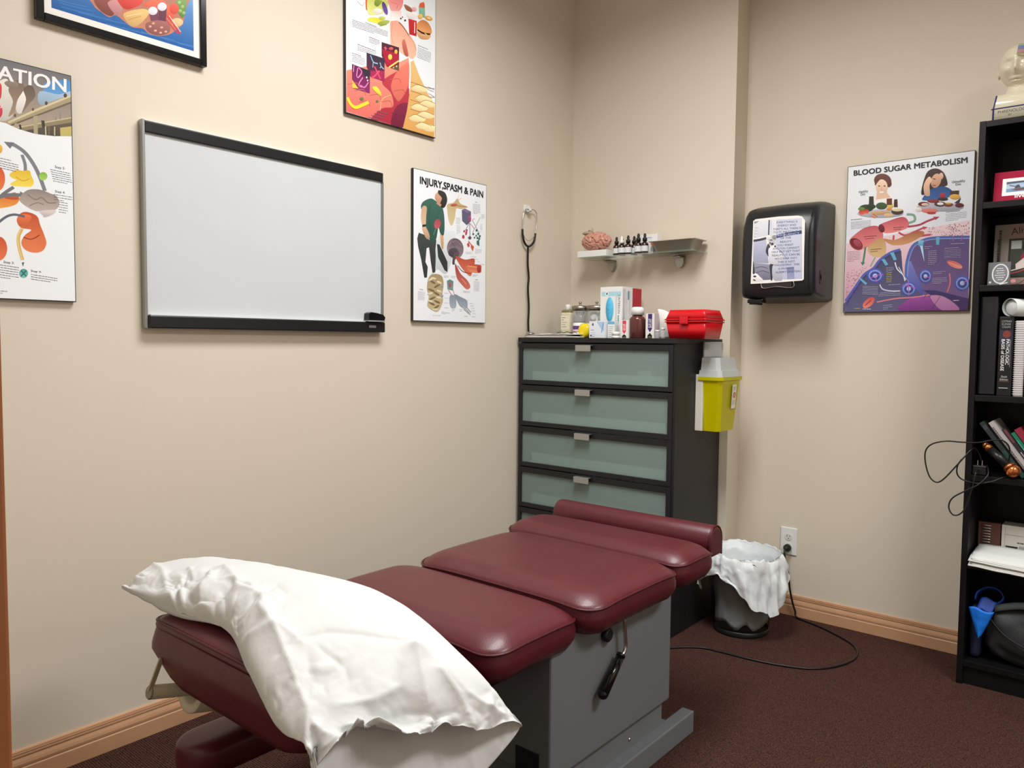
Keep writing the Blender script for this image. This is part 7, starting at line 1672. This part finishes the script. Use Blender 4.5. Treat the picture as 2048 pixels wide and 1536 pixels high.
p3 = [(-.464, 3.218, .815), (-.456, 3.20, .806), (-.454, 3.18, .784), (-.478, 3.165, .752), (-.521, 3.16, .721), (-.558, 3.16, .691), (-.568, 3.16, .658), (-.555, 3.16, .632), (-.534, 3.16, .635), (-.513, 3.16, .666), (-.497, 3.165, .736), (-.490, 3.175, .790), (-.488, 3.205, .797)]
B().tube(p1, .0026, 7).tube(p2, .0026, 7).tube(p3, .0026, 7).obj('cord', CORDM, t)

# fifth shelf: papers, coil notebook, printed box
Z5 = ST[4]
t = thing('coil_notebook', 'brown coil-bound notebook standing at the back of the fifth shelf', 'notebook', (-.46, 3.36, Z5))
B().box(-.500, -.428, 3.350, 3.372, Z5, Z5+.128, .001).obj('cover', mat('brown_card', '5A382C', .6), t)
b = B()
for k in range(9): b.tube([(-.490, 3.350, Z5+.030+k*.0105), (-.484, 3.345, Z5+.033+k*.0105), (-.462, 3.347, Z5+.033+k*.0105), (-.460, 3.350, Z5+.031+k*.0105)], .0018, 5, 3)
b.obj('coil', mat('steel_wire', 'B8B8B8', .3, .9), t)
carton('document_box', 'white printed box with black and grey marks at the back of the fifth shelf', 'box', -.424, -.22, 3.345, 3.42, Z5, .128, mat('grey_white_card', 'C8C6BE', .6), lambda A, w, h: (A.rect(14, 92, w-4, 94, '8A8A84'), A.rect(14, 40, 52, 52, '181818'), A.rect(56, 40, w-40, 56, '9A9A9A'), A.words((50, 64), (110, 64), (50, 56), 1, 5, '4A4A4A'), A.rect(10, 8, 12, h-10, 'A8A8A0')))
NPB = mat('newsprint', 'D4D6D2', .8)
for k in range(7):
    rows = []
    w, d, rz = .34, .27, -.03+.012*((k*7) % 5)
    for j in range(9):
        row = []
        for i in range(15):
            u, v = i/14, j/8
            x = -.500+.004*((k*3) % 4)+u*w; y = 3.163+.003*((k*5) % 4)+.010*u+v*(d-.09)
            sag = -.020*max(0, (.30-v)/.30)**1.3*(.35+u*.9)
            z = Z5+.004+k*.0062*(1-.3*(1-v))+max(sag, -.018)+.002*noise.noise(Vector((u*6, k, v*3)))
            if y > KY0: z = max(z, Z5+.001+k*.0055)
            row.append(Vector((max(x, KX0+tk+.002 if y > KY0-.004 else -.53), y, z)))
        rows.append(row)
    o = B().grid(rows).obj('newspaper', NPB, None, (-.33, 3.25, Z5+.004+k*.006), fix=False); m_ = o.modifiers.new('solid', 'SOLIDIFY'); m_.thickness = .0048; m_.offset = 1
    tag(o, 'folded white paper in the sagging stack on the fifth shelf, '+['bottom sheet bundle', 'second bundle from the bottom', 'third bundle from the bottom', 'middle bundle', 'third bundle from the top', 'second bundle from the top', 'top sheet bundle'][k], 'paper', 'papers stacked on the fifth shelf')
# bottom shelf: bag and blue fabric
Z6 = ST[5]
t = thing('duffel_bag', 'black and grey duffel bag on the bottom shelf', 'bag', (-.33, 3.30, Z6))
def bagf(p, q):
    n = noise.noise(p*14)*.014+noise.noise(p*33)*.005
    return Vector((math.copysign(abs(q.x)**.6, q.x)*.155, math.copysign(abs(q.y)**.6, q.y)*.100, math.copysign(abs(q.z)**.7, q.z)*.108))+q*n
BAGM = mat('charcoal_nylon', '2A2E30', .6, bump=.4, bscale=120)
B().ball((-.300, 3.318, Z6+.112), .15, .1, .1, 64, 40, bagf).obj('body', BAGM, t)
B().tube([(-.43, 3.222, Z6+.165), (-.39, 3.212, Z6+.125), (-.33, 3.205, Z6+.095), (-.25, 3.21, Z6+.075)], .003, 6).obj('zipper', RUB, t)
b = B()
rows = [[Vector((-.42+u*.22, 3.225+.012*w_, Z6+.195+.030*math.sin(u*PI)+(.022*w_))) for u in [i/12 for i in range(13)]] for w_ in (0, .5, 1)]
o = b.grid(rows).obj('strap', mat('grey_webbing', '3A4040', .7), t, fix=False); m_ = o.modifiers.new('solid', 'SOLIDIFY'); m_.thickness = .003
# blue fabric: folded pointed flap with a loop handle
BLU = mat('bright_blue_nylon', '1070D8', .55, bump=.3, bscale=90)
t = thing('blue_bag', 'bright blue folded fabric bag with a handle loop, tucked beside the duffel', 'bag', (-.45, 3.215, Z6))
rows = []
for j in range(13):
    v = j/12; zc = Z6+.096+.104*v; hw_ = .004+.036*v**.9
    rows.append([Vector((-.462+.004*v+(u-.5)*2*hw_, 3.206-.010*math.sin(u*PI)+.003*noise.noise(Vector((u*4, v*4, 0))), zc+(.006*math.sin(u*6))*v)) for u in [i/10 for i in range(11)]])
o = B().grid(rows).obj('pointed_flap', BLU, t, fix=False); m_ = o.modifiers.new('solid', 'SOLIDIFY'); m_.thickness = .004
rows = []
for j in range(9):
    v = j/8
    rows.append([Vector((-.478+.012*v+u*.050, 3.214+.030*v, Z6+.192+.040*v+.006*math.sin(u*5))) for u in [i/8 for i in range(9)]])
DBL = mat('shaded_blue_nylon', '083488', .6)  # darker copy of the bag's blue: deep shade on fold and loop, put into the colour
o = B().grid(rows).obj('fold', DBL, t, fix=False); m_ = o.modifiers.new('solid', 'SOLIDIFY'); m_.thickness = .004
hp = smooth_path([Vector(q) for q in [(-.482, 3.235, Z6+.225), (-.476, 3.24, Z6+.252), (-.448, 3.245, Z6+.274), (-.415, 3.25, Z6+.270), (-.400, 3.25, Z6+.245), (-.418, 3.245, Z6+.222), (-.445, 3.24, Z6+.215)]], 5)
o = B().grid([[q+Vector((0, .030*j/4-.004*math.sin(j), -.004*j)) for j in range(5)] for q in hp]).obj('handle_loop', DBL, t, fix=False); m_ = o.modifiers.new('solid', 'SOLIDIFY'); m_.thickness = .004
B().box(-.502, -.462, 3.24, 3.45, Z6+.001, Z6+.20, .02, 3).obj('bag_body', mat('dark_blue_nylon', '0C1830', .6), t)
